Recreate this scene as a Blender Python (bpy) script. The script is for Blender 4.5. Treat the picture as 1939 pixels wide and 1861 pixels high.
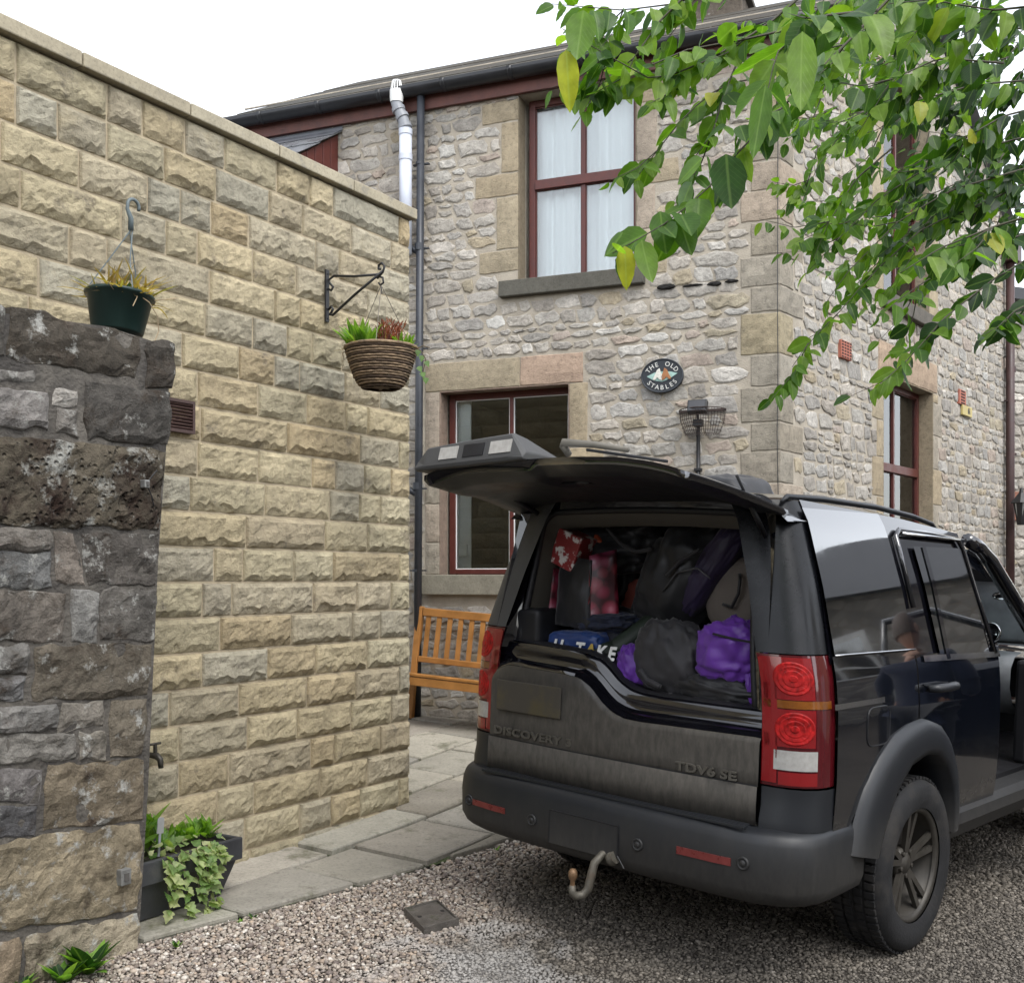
import bpy, bmesh, math, random
import numpy as np
from mathutils import Vector, Matrix, noise as mnoise
random.seed(7); np.random.seed(7)
R_ = math.radians
for o in list(bpy.data.objects): bpy.data.objects.remove(o)
SC = bpy.context.scene
COL = SC.collection

# ------------------------------------------------------------------ camera, sky, sun, exposure
FPX, YH, EYE = 2100.0, 1094.0, 1.6          # focal length in photo pixels, horizon row, eye height in metres
cam_d = bpy.data.cameras.new('camera'); cam_o = bpy.data.objects.new('camera', cam_d); COL.objects.link(cam_o)
cam_o.location = (0, 0, EYE); cam_o.rotation_euler = (R_(90), 0, 0)
cam_d.sensor_width = 36; cam_d.lens = 36*FPX/1939; cam_d.shift_y = (YH-930.5)/1939
cam_d.clip_start = 0.05; cam_d.clip_end = 2000
SC.camera = cam_o
W = bpy.data.worlds.new('World'); SC.world = W; W.use_nodes = True
wn = W.node_tree.nodes; wl = W.node_tree.links
bg = wn['Background']
sky = wn.new('ShaderNodeTexSky'); sky.sky_type = 'NISHITA'; sky.sun_disc = False
SUN_EL, SUN_AZ = 56, 152                     # degrees; azimuth clockwise from +Y
sky.sun_elevation = R_(SUN_EL); sky.sun_rotation = R_(SUN_AZ); sky.air_density = 1.0; sky.dust_density = 1.0
hs = wn.new('ShaderNodeHueSaturation'); hs.inputs['Saturation'].default_value = 0.22; hs.inputs['Value'].default_value = 1.0
wl.new(sky.outputs[0], hs.inputs['Color']); wl.new(hs.outputs[0], bg.inputs[0]); bg.inputs[1].default_value = 0.15
sd = bpy.data.lights.new('sun', 'SUN'); so = bpy.data.objects.new('sun', sd); COL.objects.link(so)
sd.energy = 0.7; sd.angle = R_(25); sd.color = (1, .97, .92)
_s = Vector((math.sin(R_(SUN_AZ))*math.cos(R_(SUN_EL)), math.cos(R_(SUN_AZ))*math.cos(R_(SUN_EL)), math.sin(R_(SUN_EL))))
so.rotation_euler = (-_s).to_track_quat('-Z', 'Y').to_euler(); so.location = (0, 0, 30)
SC.view_settings.view_transform = 'Standard'; SC.view_settings.look = 'None'
SC.view_settings.exposure = 1.72; SC.view_settings.gamma = 1

# ------------------------------------------------------------------ pixel rays and planes
def raydir(px, py): return np.array([(px-969.5)/FPX, 1.0, -(py-YH)/FPX])
def at(px, py, d): v = raydir(px, py)*d; return (v[0], v[1], v[2]+EYE)
P0 = np.array([-.838, 9.8]); FD = np.array([.929, -.370]); FN = np.array([.370, .929])
def sstep(a, b, x): t = np.clip((x-a)/(b-a), 0, 1); return t*t*(3-2*t)
def gz(x, y):
    """height of the ground: it rises gently towards the house"""
    x = np.clip(x, -8, 14); y = np.clip(y, -3, 14)
    D = (P0[0]-x)*FN[0]+(P0[1]-y)*FN[1]
    return -.035*(x-1.08)+.0235*(y-5.5) + .20*(1-sstep(-.5, 4.0, D))*(1-sstep(0, 1.8, x))
def ground(px, py, lift=0):
    d = raydir(px, py); t = 5.0
    for _ in range(40):
        x, y = d[0]*t, d[1]*t
        t = (gz(x, y)+lift-EYE)/d[2]
    return np.array([d[0]*t, t, EYE+d[2]*t])
class Wall:
    """vertical plane: local x along, z up, front faces local -y"""
    def __init__(s, origin, direc):
        s.o = np.array(origin[:2], float); s.d = np.array(direc, float)/np.hypot(*direc)
        s.n = np.array([-s.d[1], s.d[0]]); s.ang = math.atan2(s.d[1], s.d[0])
    def hit(s, px, py, off=0.0):
        r = raydir(px, py); o = s.o+s.n*off
        k = (o@s.n)/(r[:2]@s.n); p = r*k
        return float((p[:2]-s.o)@s.d), float(p[2]+EYE)
    def mat(s): return Matrix.Translation((s.o[0], s.o[1], 0)) @ Matrix.Rotation(s.ang, 4, 'Z')
    def w(s, t, y, z): p = s.o+s.d*t+s.n*y; return (p[0], p[1], z)

# ------------------------------------------------------------------ mesh helpers
def nz(x, y=0., z=0.): return mnoise.noise(Vector((x, y, z)))
class MB:
    def __init__(s): s.v = []; s.f = []; s.t = []; s.cur = None
    def add(s, vs, fs, tint=None):
        b = len(s.v); s.v.extend([tuple(map(float, p)) for p in vs]); s.f.extend([tuple(i+b for i in f) for f in fs])
        c = tint or s.cur
        if c is not None: s.t.extend([c]*len(vs))
        return s
    def box(s, x0, x1, y0, y1, z0, z1, M=None):
        vs = [(x, y, z) for z in (z0, z1) for y in (y0, y1) for x in (x0, x1)]
        if M is not None: vs = [tuple(M @ Vector(p)) for p in vs]
        return s.add(vs, [(0, 2, 3, 1), (4, 5, 7, 6), (0, 1, 5, 4), (2, 6, 7, 3), (0, 4, 6, 2), (1, 3, 7, 5)])
    def bar(s, a, b, w, h, up=(0, 0, 1)):
        a, b = Vector(a), Vector(b); d = (b-a).normalized(); u = Vector(up)
        if abs(d.dot(u)) > .98: u = Vector((1, 0, 0))
        r = d.cross(u).normalized(); u = r.cross(d)
        vs = [p+r*(i*w/2)+u*(j*h/2) for p in (a, b) for j in (-1, 1) for i in (-1, 1)]
        return s.add(vs, [(0, 2, 3, 1), (4, 5, 7, 6), (0, 1, 5, 4), (2, 6, 7, 3), (0, 4, 6, 2), (1, 3, 7, 5)])
    def tube(s, pts, r, n=8, cap=True, closed=False):
        P = [Vector(p) for p in pts]; m = len(P); vs = []; fs = []
        rr = r if hasattr(r, '__len__') else [r]*m
        prev = pd = None
        for i, p in enumerate(P):
            if closed: d = P[(i+1) % m]-P[i-1]
            else: d = P[min(i+1, m-1)]-P[max(i-1, 0)]
            d.normalize()
            if prev is None:
                u = Vector((0, 0, 1)) if abs(d.z) < .9 else Vector((1, 0, 0))
                u = (u-d*u.dot(d)).normalized()
            else:
                u = pd.rotation_difference(d) @ prev; u = (u-d*u.dot(d)).normalized()
            prev = u; pd = d.copy(); w = d.cross(u)
            for k in range(n):
                a = 2*math.pi*k/n; vs.append(p+(u*math.cos(a)+w*math.sin(a))*rr[i])
        for i in range(m if closed else m-1):
            j = (i+1) % m
            for k in range(n): fs.append((i*n+k, i*n+(k+1) % n, j*n+(k+1) % n, j*n+k))
        if cap and not closed: fs += [tuple(range(n))[::-1], tuple((m-1)*n+k for k in range(n))]
        return s.add(vs, fs)
    def lathe(s, prof, n=24, M=None, close=False):
        vs = [(r*math.cos(2*math.pi*k/n), r*math.sin(2*math.pi*k/n), z) for r, z in prof for k in range(n)]
        if M is not None: vs = [tuple(M @ Vector(p)) for p in vs]
        m = len(prof); fs = []
        for i in range(m if close else m-1):
            j = (i+1) % m
            for k in range(n): fs.append((i*n+k, i*n+(k+1) % n, j*n+(k+1) % n, j*n+k))
        return s.add(vs, fs)
    def grid(s, P):
        m, n = len(P), len(P[0]); vs = [p for r in P for p in r]
        return s.add(vs, [(i*n+j, i*n+j+1, (i+1)*n+j+1, (i+1)*n+j) for i in range(m-1) for j in range(n-1)])
    def prism(s, poly, h0, h1, axis='z'):
        n = len(poly)
        mk = {'z': lambda p, h: (p[0], p[1], h), 'y': lambda p, h: (p[0], h, p[1]), 'x': lambda p, h: (h, p[0], p[1])}[axis]
        vs = [mk(p, h0) for p in poly]+[mk(p, h1) for p in poly]
        return s.add(vs, [tuple(range(n))[::-1], tuple(range(n, 2*n))]+[(i, (i+1) % n, n+(i+1) % n, n+i) for i in range(n)])
    def map(s, fn): s.v = [tuple(fn(*p)) for p in s.v]; return s
    def mesh(s, name, recalc=True, smooth=False):
        me = bpy.data.meshes.new(name); me.from_pydata(s.v, [], s.f)
        if recalc:
            bm = bmesh.new(); bm.from_mesh(me); bmesh.ops.recalc_face_normals(bm, faces=bm.faces); bm.to_mesh(me); bm.free()
        if s.t:
            at_ = me.attributes.new('tint', 'FLOAT_COLOR', 'POINT')
            at_.data.foreach_set('color', np.array([(c[0], c[1], c[2], 1) for c in s.t], np.float32).ravel())
        if smooth: me.polygons.foreach_set('use_smooth', [True]*len(me.polygons))
        return me
    def obj(s, name, mat=None, parent=None, smooth=False, bevel=0, recalc=True, sub=0, seg=2, weld=False):
        me = s.mesh(name, recalc, smooth)
        o = bpy.data.objects.new(name, me); COL.objects.link(o)
        if mat is not None: me.materials.append(mat)
        if parent is not None: o.parent = parent
        if weld: o.modifiers.new('weld', 'WELD').merge_threshold = 1e-4
        if bevel:
            b = o.modifiers.new('bevel', 'BEVEL'); b.width = bevel; b.segments = seg; b.limit_method = 'ANGLE'; b.angle_limit = R_(35)
        if sub:
            m = o.modifiers.new('sub', 'SUBSURF'); m.levels = sub; m.render_levels = sub
        return o
def tag(o, label=None, cat=None, group=None, kind=None):
    if label: o['label'] = label
    if cat: o['category'] = cat
    if group: o['group'] = group
    if kind: o['kind'] = kind
    return o
def thing(name, label, cat, M=None, group=None, loc=None):
    o = bpy.data.objects.new(name, None); COL.objects.link(o); o.empty_display_size = .1
    if M is not None: o.matrix_world = M
    if loc is not None: o.location = loc
    return tag(o, label, cat, group)
def child(name, me, parent, M=None, mat=None):
    o = bpy.data.objects.new(name, me); COL.objects.link(o); o.parent = parent
    if M is not None: o.matrix_local = M
    if mat is not None and not me.materials: me.materials.append(mat)
    return o
def text_mesh(body, size, depth=.002, spacing=1.0, bold=0.0, align='CENTER'):
    cu = bpy.data.curves.new('lettering', 'FONT'); cu.body = body; cu.size = size; cu.extrude = depth; cu.align_x = align; cu.align_y = 'CENTER'
    cu.space_character = spacing; cu.offset = bold; cu.resolution_u = 3
    o = bpy.data.objects.new('lettering_tmp', cu); COL.objects.link(o)
    dg = bpy.context.evaluated_depsgraph_get(); me = bpy.data.meshes.new_from_object(o.evaluated_get(dg))
    bpy.data.objects.remove(o); return me

# ------------------------------------------------------------------ materials
def new_mat(name):
    m = bpy.data.materials.new(name); m.use_nodes = True; return m, m.node_tree.nodes, m.node_tree.links, m.node_tree.nodes['Principled BSDF']
def N(nd, typ, **kw):
    n = nd.new(typ)
    for k, v in kw.items():
        if k in n.inputs: n.inputs[k].default_value = v
        else: setattr(n, k, v)
    return n
def ramp(nd, stops):
    r = nd.new('ShaderNodeValToRGB'); e = r.color_ramp.elements
    while len(e) < len(stops): e.new(.5)
    for i, (p, c) in enumerate(stops):
        e[i].position = p; e[i].color = (c[0], c[1], c[2], 1) if hasattr(c, '__len__') else (c, c, c, 1)
    return r
def mix(nd, lk, a, b, fac, typ='MIX'):
    m = nd.new('ShaderNodeMix'); m.data_type = 'RGBA'; m.blend_type = typ; m.clamp_factor = True
    for sock, v in ((m.inputs[6], a), (m.inputs[7], b), (m.inputs[0], fac)):
        if hasattr(v, 'is_output'): lk.new(v, sock)
        elif hasattr(v, '__len__'): sock.default_value = (v[0], v[1], v[2], 1)
        else: sock.default_value = v
    return m.outputs[2]
def M_(name, col, rough=.6, metal=0., spec=.5, coat=0., var=.25, vscale=8., bump=0., bscale=60., emit=0., trans=0., ior=1.45, dirt=None):
    m, nd, lk, b = new_mat(name)
    tc = N(nd, 'ShaderNodeTexCoord')
    n1 = N(nd, 'ShaderNodeTexNoise', Scale=vscale, Detail=6., Roughness=.6); lk.new(tc.outputs['Object'], n1.inputs['Vector'])
    lo = [c*(1-var) for c in col]; hi = [min(1, c*(1+var)) for c in col]
    r = ramp(nd, [(.3, lo), (.7, hi)]); lk.new(n1.outputs[0], r.inputs[0]); colout = r.outputs[0]
    if dirt:
        n3 = N(nd, 'ShaderNodeTexNoise', Scale=dirt[1], Detail=8., Roughness=.65); lk.new(tc.outputs['Object'], n3.inputs['Vector'])
        r3 = ramp(nd, [(dirt[2], 0), (dirt[3], 1)]); lk.new(n3.outputs[0], r3.inputs[0]); colout = mix(nd, lk, colout, dirt[0], r3.outputs[0])
    lk.new(colout, b.inputs['Base Color'])
    rr = ramp(nd, [(.3, max(0, rough-.08)), (.7, min(1, rough+.08))]); lk.new(n1.outputs[0], rr.inputs[0]); lk.new(rr.outputs[0], b.inputs['Roughness'])
    b.inputs['Metallic'].default_value = metal; b.inputs['Specular IOR Level'].default_value = spec; b.inputs['Coat Weight'].default_value = coat
    b.inputs['Coat Roughness'].default_value = .03; b.inputs['Transmission Weight'].default_value = trans; b.inputs['IOR'].default_value = ior
    if bump:
        n2 = N(nd, 'ShaderNodeTexNoise', Scale=bscale, Detail=6.); lk.new(tc.outputs['Object'], n2.inputs['Vector'])
        bp = N(nd, 'ShaderNodeBump', Strength=bump, Distance=.01); lk.new(n2.outputs[0], bp.inputs['Height']); lk.new(bp.outputs[0], b.inputs['Normal'])
    return m
def stone_mat(name, v1=(.62, 1.25), s1=7., s2=45., bump=.6, bd=.012, spots=None, spots2=None, rough=.9, pits=None, fine=160.):
    """stone whose own colour comes from the 'tint' attribute; spots: (colour, scale, lo, hi)"""
    m, nd, lk, b = new_mat(name)
    a = N(nd, 'ShaderNodeAttribute', attribute_name='tint'); geo = N(nd, 'ShaderNodeNewGeometry')
    P = geo.outputs['Position']
    n1 = N(nd, 'ShaderNodeTexNoise', Scale=s1, Detail=9., Roughness=.68); lk.new(P, n1.inputs['Vector'])
    n2 = N(nd, 'ShaderNodeTexNoise', Scale=s2, Detail=8., Roughness=.7); lk.new(P, n2.inputs['Vector'])
    r1 = ramp(nd, [(.3, v1[0]), (.7, v1[1])]); lk.new(n1.outputs[0], r1.inputs[0])
    c = mix(nd, lk, a.outputs['Color'], r1.outputs[0], 1.0, 'MULTIPLY')
    r2 = ramp(nd, [(.28, .45), (.45, .92), (.75, 1.22)]); lk.new(n2.outputs[0], r2.inputs[0])
    c = mix(nd, lk, c, r2.outputs[0], .8, 'MULTIPLY')
    for sp in (spots, spots2):
        if sp:
            n3 = N(nd, 'ShaderNodeTexNoise', Scale=sp[1], Detail=10., Roughness=.72); 
            mp = N(nd, 'ShaderNodeVectorMath', operation='ADD'); mp.inputs[1].default_value = (sp[1]*3.1, 7.7, sp[1]); lk.new(P, mp.inputs[0]); lk.new(mp.outputs[0], n3.inputs['Vector'])
            r3 = ramp(nd, [(sp[2], 0), (sp[3], 1)]); lk.new(n3.outputs[0], r3.inputs[0]); c = mix(nd, lk, c, sp[0], r3.outputs[0])
    lk.new(c, b.inputs['Base Color']); b.inputs['Roughness'].default_value = rough; b.inputs['Specular IOR Level'].default_value = .25
    h = nd.new('ShaderNodeMath'); h.operation = 'ADD'
    sc = nd.new('ShaderNodeMath'); sc.operation = 'MULTIPLY'; sc.inputs[1].default_value = .5
    n4 = N(nd, 'ShaderNodeTexNoise', Scale=fine, Detail=4., Roughness=.7); lk.new(P, n4.inputs['Vector'])
    lk.new(n4.outputs[0], sc.inputs[0]); lk.new(n2.outputs[0], h.inputs[0]); lk.new(sc.outputs[0], h.inputs[1]); ho = h.outputs[0]
    if pits:
        vo = N(nd, 'ShaderNodeTexVoronoi', Scale=pits[0]); lk.new(P, vo.inputs['Vector'])
        rp = ramp(nd, [(.05, 0), (.35, 1)]); lk.new(vo.outputs['Distance'], rp.inputs[0])
        ad = nd.new('ShaderNodeMath'); ad.operation = 'MULTIPLY_ADD'; ad.inputs[1].default_value = pits[1]; lk.new(rp.outputs[0], ad.inputs[0]); lk.new(ho, ad.inputs[2]); ho = ad.outputs[0]
    bp = N(nd, 'ShaderNodeBump', Strength=bump, Distance=bd); lk.new(ho, bp.inputs['Height']); lk.new(bp.outputs[0], b.inputs['Normal'])
    return m
def leaf_mat(name, stops, vein=True, back=1.25, rnd='object', gloss=.38):
    """two-sided leaf: diffuse plus light coming through; colour varies per leaf"""
    m, nd, lk, b = new_mat(name); out = nd['Material Output']
    if rnd == 'object': s = N(nd, 'ShaderNodeObjectInfo').outputs['Random']
    else: s = N(nd, 'ShaderNodeAttribute', attribute_name='tint').outputs['Fac']
    r = ramp(nd, stops); lk.new(s, r.inputs[0])
    geo = N(nd, 'ShaderNodeNewGeometry'); n1 = N(nd, 'ShaderNodeTexNoise', Scale=40., Detail=5.); lk.new(geo.outputs['Position'], n1.inputs['Vector'])
    r1 = ramp(nd, [(.3, .75), (.7, 1.2)]); lk.new(n1.outputs[0], r1.inputs[0])
    c = mix(nd, lk, r.outputs[0], r1.outputs[0], 1, 'MULTIPLY')
    if vein:
        uv = N(nd, 'ShaderNodeAttribute', attribute_name='luv')
        sx = N(nd, 'ShaderNodeSeparateXYZ'); lk.new(uv.outputs['Vector'], sx.inputs[0])
        ab = nd.new('ShaderNodeMath'); ab.operation = 'ABSOLUTE'; lk.new(sx.outputs[0], ab.inputs[0])
        w = nd.new('ShaderNodeMath'); w.operation = 'MULTIPLY_ADD'; w.inputs[1].default_value = -.55; lk.new(ab.outputs[0], w.inputs[0]); lk.new(sx.outputs[1], w.inputs[2])
        sn = nd.new('ShaderNodeMath'); sn.operation = 'MULTIPLY'; sn.inputs[1].default_value = 9.; lk.new(w.outputs[0], sn.inputs[0])
        fr = nd.new('ShaderNodeMath'); fr.operation = 'FRACT'; lk.new(sn.outputs[0], fr.inputs[0])
        rv = ramp(nd, [(0, 1), (.16, 0)]); lk.new(fr.outputs[0], rv.inputs[0])
        rm = ramp(nd, [(.02, 1), (.07, 0)]); lk.new(ab.outputs[0], rm.inputs[0])
        mx = nd.new('ShaderNodeMath'); mx.operation = 'MAXIMUM'; mx.use_clamp = True; lk.new(rm.outputs[0], mx.inputs[0])
        hf = nd.new('ShaderNodeMath'); hf.operation = 'MULTIPLY'; hf.inputs[1].default_value = .35; lk.new(rv.outputs[0], hf.inputs[0]); lk.new(hf.outputs[0], mx.inputs[1])
        lt = mix(nd, lk, c, (.35, .5, .16), .22); c = mix(nd, lk, c, lt, mx.outputs[0])
        bp = N(nd, 'ShaderNodeBump', Strength=.15, Distance=.003); bp.invert = True; lk.new(mx.outputs[0], bp.inputs['Height']); lk.new(bp.outputs[0], b.inputs['Normal'])
    lk.new(c, b.inputs['Base Color']); b.inputs['Roughness'].default_value = gloss+.08; b.inputs['Specular IOR Level'].default_value = .33
    tr = N(nd, 'ShaderNodeBsdfTranslucent'); tc = mix(nd, lk, c, (1.3*back, 1.45*back, .42*back), 1, 'MULTIPLY'); lk.new(tc, tr.inputs['Color'])
    ms = N(nd, 'ShaderNodeMixShader'); ms.inputs[0].default_value = .5; lk.new(b.outputs[0], ms.inputs[1]); lk.new(tr.outputs[0], ms.inputs[2]); lk.new(ms.outputs[0], out.inputs[0])
    return m
def glass_mat(name, col=(.9, .95, .95), rough=.0, refl=.0):
    m, nd, lk, b = new_mat(name); out = nd['Material Output']
    t = N(nd, 'ShaderNodeBsdfTransparent'); t.inputs[0].default_value = (*col, 1)
    g = N(nd, 'ShaderNodeBsdfGlossy'); g.inputs['Roughness'].default_value = rough
    fr = N(nd, 'ShaderNodeFresnel', IOR=1.5)
    ad = nd.new('ShaderNodeMath'); ad.operation = 'ADD'; ad.use_clamp = True; ad.inputs[1].default_value = refl; lk.new(fr.outputs[0], ad.inputs[0])
    ms = N(nd, 'ShaderNodeMixShader'); lk.new(ad.outputs[0], ms.inputs[0]); lk.new(t.outputs[0], ms.inputs[1]); lk.new(g.outputs[0], ms.inputs[2]); lk.new(ms.outputs[0], out.inputs[0])
    return m

# ------------------------------------------------------------------ stone pieces
def vary(c, a=.12):
    k = 1+random.uniform(-a, a); w = random.uniform(-a*.25, a*.25)
    return (max(0, c[0]*k*(1+w)), max(0, c[1]*k), max(0, c[2]*k*(1-w)))
def rock_quad(c4, proud=.02, nx=10, nzz=6, edge=.012, amp=.008, freq=9., jit=.003, tint=None, chip=0., back=.03, seed=None, mb=None, pit=None, round_=0):
    """a block whose outline is the quad c4 (bl, br, tr, tl) in (t, z) of a wall; front bulges to local -y"""
    sd_ = random.uniform(0, 900) if seed is None else seed
    bl, br, tr, tl = [np.array(p, float) for p in c4]
    Wd = np.hypot(*(br-bl)); Hd = np.hypot(*(tl-bl))
    us = [0, 0]+[i/(nx-1) for i in range(nx)]+[1, 1]; vs_ = [0, 0]+[i/(nzz-1) for i in range(nzz)]+[1, 1]
    P = []
    for j, v in enumerate(vs_):
        row = []
        for i, u in enumerate(us):
            rim = (i == 0) or (j == 0) or (i == len(us)-1) or (j == len(vs_)-1)
            rim2 = (i == 1) or (j == 1) or (i == len(us)-2) or (j == len(vs_)-2)
            uu, vv = u, v
            if not rim and not rim2:
                e = .5*edge
                uu = e/Wd+u*(1-2*e/Wd); vb = e/Hd
                if chip: vb += chip*max(0, .35+nz(u*Wd*freq*2.2, sd_, 3.3))/Hd
                vv = vb+v*(1-vb-e/Hd)
            if round_:
                cu, cv = uu*2-1, vv*2-1
                uu = (cu*(1-round_*cv*cv*abs(cu))+1)/2; vv = (cv*(1-round_*cu*cu*abs(cv))+1)/2
            p = bl*(1-uu)*(1-vv)+br*uu*(1-vv)+tr*uu*vv+tl*(1-uu)*vv
            p = p+np.array([nz(p[0]*14, p[1]*14, sd_), nz(p[0]*14, p[1]*14, sd_+50)])*jit*2
            if rim: y = back
            elif rim2: y = -proud*.15
            else:
                du = min(u, 1-u)*Wd; dv = min(v, 1-v)*Hd
                k = min(1, (min(du, dv)+edge*.5)/(edge*1.6+1e-6))
                y = -proud*(.35+.65*k)-amp*k*(nz(p[0]*freq, p[1]*freq*1.4, sd_)+.55*nz(p[0]*freq*2.7, p[1]*freq*3.5, sd_+9))
                if pit: y += pit[1]*max(0, nz(p[0]*pit[0], p[1]*pit[0], sd_+4)-.05)
            row.append((p[0], y, p[1]))
        P.append(row)
    mb = mb or MB(); b0 = len(mb.v); mb.grid(P)
    if tint is not None: mb.t.extend([tint]*(len(mb.v)-b0))
    return mb
def rubble_poly(poly, proud, tint, mb=None, back=.02):
    """irregular stone from an outline in (t, z): mortar ring, shoulder ring, worn face"""
    mb = mb or MB(); n = len(poly); P = np.array(poly); c = P.mean(0); sd_ = random.uniform(0, 500)
    rings = [(1.0, back), (.975, -proud*.55), (.80, -proud*1.0), (.42, -proud*1.12)]
    vs = []
    for k, (s, y) in enumerate(rings):
        for q in P:
            p = c+(q-c)*s; yy = y
            if k >= 1: yy += proud*.55*nz(p[0]*22, p[1]*22, sd_) + proud*.3*nz(p[0]*60, p[1]*60, sd_)
            vs.append((p[0], yy, p[1]))
    vs.append((c[0], -proud*1.1, c[1]))
    fs = [(k*n+i, k*n+(i+1) % n, (k+1)*n+(i+1) % n, (k+1)*n+i) for k in range(3) for i in range(n)]+[(3*n+i, 3*n+(i+1) % n, 4*n) for i in range(n)]
    mb.add(vs, fs, tint); return mb
def rubble_field(x0, x1, z0, z1, holes, hmin=.075, hmax=.16, wmin=.09, wmax=.30, joint=.016, clip=None):
    """outlines of roughly coursed rubble; holes: (t0,t1,z0,z1) kept free"""
    out = []; z = z0; rows = [z0]
    while z < z1: z += random.uniform(hmin, hmax); rows.append(z)
    sd_ = random.uniform(0, 99)
    bnd = lambda i, x: rows[i]+.022*nz(x*3.1, i*7.7, sd_)+.012*nz(x*9, i*3.1, sd_)
    for i in range(len(rows)-1):
        zm = (rows[i]+rows[i+1])/2; hh = rows[i+1]-rows[i]
        blocked = sorted([(a, b) for a, b, c, d in holes if c-.3*hh < zm < d+.3*hh])
        free = []; cur = x0
        for a, b in blocked:
            if a > cur: free.append((cur, a))
            cur = max(cur, b)
        if cur < x1: free.append((cur, x1))
        for a, b in free:
            if b-a < .03: continue
            x = a
            while x < b-1e-4:
                w = random.uniform(wmin, wmax)*(.7+.6*hh/hmax)
                if b-(x+w) < wmin: w = b-x
                def quad(xa, xb, fa, fb):
                    lo = lambda q: bnd(i, q)+(bnd(i+1, q)-bnd(i, q))*fa; hi = lambda q: bnd(i, q)+(bnd(i+1, q)-bnd(i, q))*fb
                    j = joint*random.uniform(.6, 1.5)/2; sl = random.uniform(-.02, .02); sr = random.uniform(-.02, .02)
                    xa2, xb2 = xa+j, xb-j; m = 4; pts = []
                    for k in range(m): q = xa2+(xb2-xa2)*(k+.5*(k == 0))/m; pts.append([q, lo(q)+j])
                    pts.append([xb2-sr*.3, lo(xb2)+j+.015]); pts.append([xb2+sr*.4, (lo(xb2)+hi(xb2))/2])
                    for k in range(m): q = xb2-(xb2-xa2)*(k+.5*(k == 0))/m; pts.append([q, hi(q)-j])
                    pts.append([xa2-sl*.3, hi(xa2)-j-.015]); pts.append([xa2+sl*.4, (lo(xa2)+hi(xa2))/2])
                    am = min(.012, .12*min(xb-xa, (fb-fa)*hh))
                    return [(p[0]+random.uniform(-am, am), p[1]+random.uniform(-am, am)) for p in pts]
                if hh > .12 and w < .22 and random.random() < .45:
                    f = random.uniform(.38, .62); out.append(quad(x, x+w, 0, f)); out.append(quad(x, x+w, f, 1))
                else: out.append(quad(x, x+w, 0, 1))
                x += w
    return out

# ================================================================== THE GROUND
BW = Wall(((774-969.5)/FPX*7.02, 7.02), (.525, .851))            # plane of the pale block wall, origin at its far end
_g = ground(262, 1797); OW = Wall((_g[0], _g[1]), (.525, .851))  # plane of the old dark wall, origin at its right foot
FW = Wall(P0, FD)                                                # front of the house, origin at the drainpipe
_c = FW.hit(1476, 1094)[0]; FC = _c                              # corner of the house along the front
SW = Wall(FW.w(_c, 0, 0)[:2], (.625, .780))                      # side of the house, origin at that corner
E0 = ground(262, 1792)[:2]; E1 = ground(985, 1590)[:2]           # edge of the paving towards the gravel
ED = (E1-E0)/np.hypot(*(E1-E0)); EN = np.array([ED[1], -ED[0]])  # EN points to the gravel

def ground_mat():
    m, nd, lk, b = new_mat('compacted_gravel_bed')
    geo = N(nd, 'ShaderNodeNewGeometry'); P = geo.outputs['Position']
    n1 = N(nd, 'ShaderNodeTexNoise', Scale=1.3, Detail=8., Roughness=.65); lk.new(P, n1.inputs['Vector'])
    n2 = N(nd, 'ShaderNodeTexNoise', Scale=70., Detail=6., Roughness=.7); lk.new(P, n2.inputs['Vector'])
    vo = N(nd, 'ShaderNodeTexVoronoi', Scale=95.); lk.new(P, vo.inputs['Vector'])
    r1 = ramp(nd, [(.35, (.05, .043, .035)), (.65, (.085, .073, .06))]); lk.new(n1.outputs[0], r1.inputs[0])
    r2 = ramp(nd, [(.3, .5), (.55, 1.0), (.8, 1.9)]); lk.new(n2.outputs[0], r2.inputs[0])
    c = mix(nd, lk, r1.outputs[0], r2.outputs[0], 1, 'MULTIPLY')
    # spilt pale dust, a stain with a shape of its own
    mp = N(nd, 'ShaderNodeVectorMath', operation='SUBTRACT'); g = ground(900, 1830); mp.inputs[1].default_value = tuple(g); lk.new(P, mp.inputs[0])
    sc = N(nd, 'ShaderNodeVectorMath', operation='MULTIPLY'); sc.inputs[1].default_value = (2.3, 2.0, 0); lk.new(mp.outputs[0], sc.inputs[0])
    ln = N(nd, 'ShaderNodeVectorMath', operation='LENGTH'); lk.new(sc.outputs[0], ln.inputs[0])
    ad = nd.new('ShaderNodeMath'); ad.operation = 'MULTIPLY_ADD'; ad.inputs[1].default_value = 1.7; n5 = N(nd, 'ShaderNodeTexNoise', Scale=5., Detail=9., Roughness=.7); lk.new(P, n5.inputs['Vector'])
    lk.new(n5.outputs[0], ad.inputs[0]); lk.new(ln.outputs['Value'], ad.inputs[2])
    r5 = ramp(nd, [(.8, .3), (1.0, .0)]); sb = nd.new('ShaderNodeMath'); sb.operation = 'MULTIPLY'; sb.inputs[1].default_value = .62; lk.new(ad.outputs[0], sb.inputs[0]); lk.new(sb.outputs[0], r5.inputs[0])
    c = mix(nd, lk, c, (.5, .48, .46), r5.outputs[0])
    lk.new(c, b.inputs['Base Color']); b.inputs['Roughness'].default_value = .85; b.inputs['Specular IOR Level'].default_value = .3
    bp = N(nd, 'ShaderNodeBump', Strength=.9, Distance=.012); ad2 = nd.new('ShaderNodeMath'); ad2.operation = 'ADD'; lk.new(n2.outputs[0], ad2.inputs[0]); lk.new(vo.outputs['Distance'], ad2.inputs[1]); lk.new(ad2.outputs[0], bp.inputs['Height']); lk.new(bp.outputs[0], b.inputs['Normal'])
    return m
M_GROUND = ground_mat()
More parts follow.
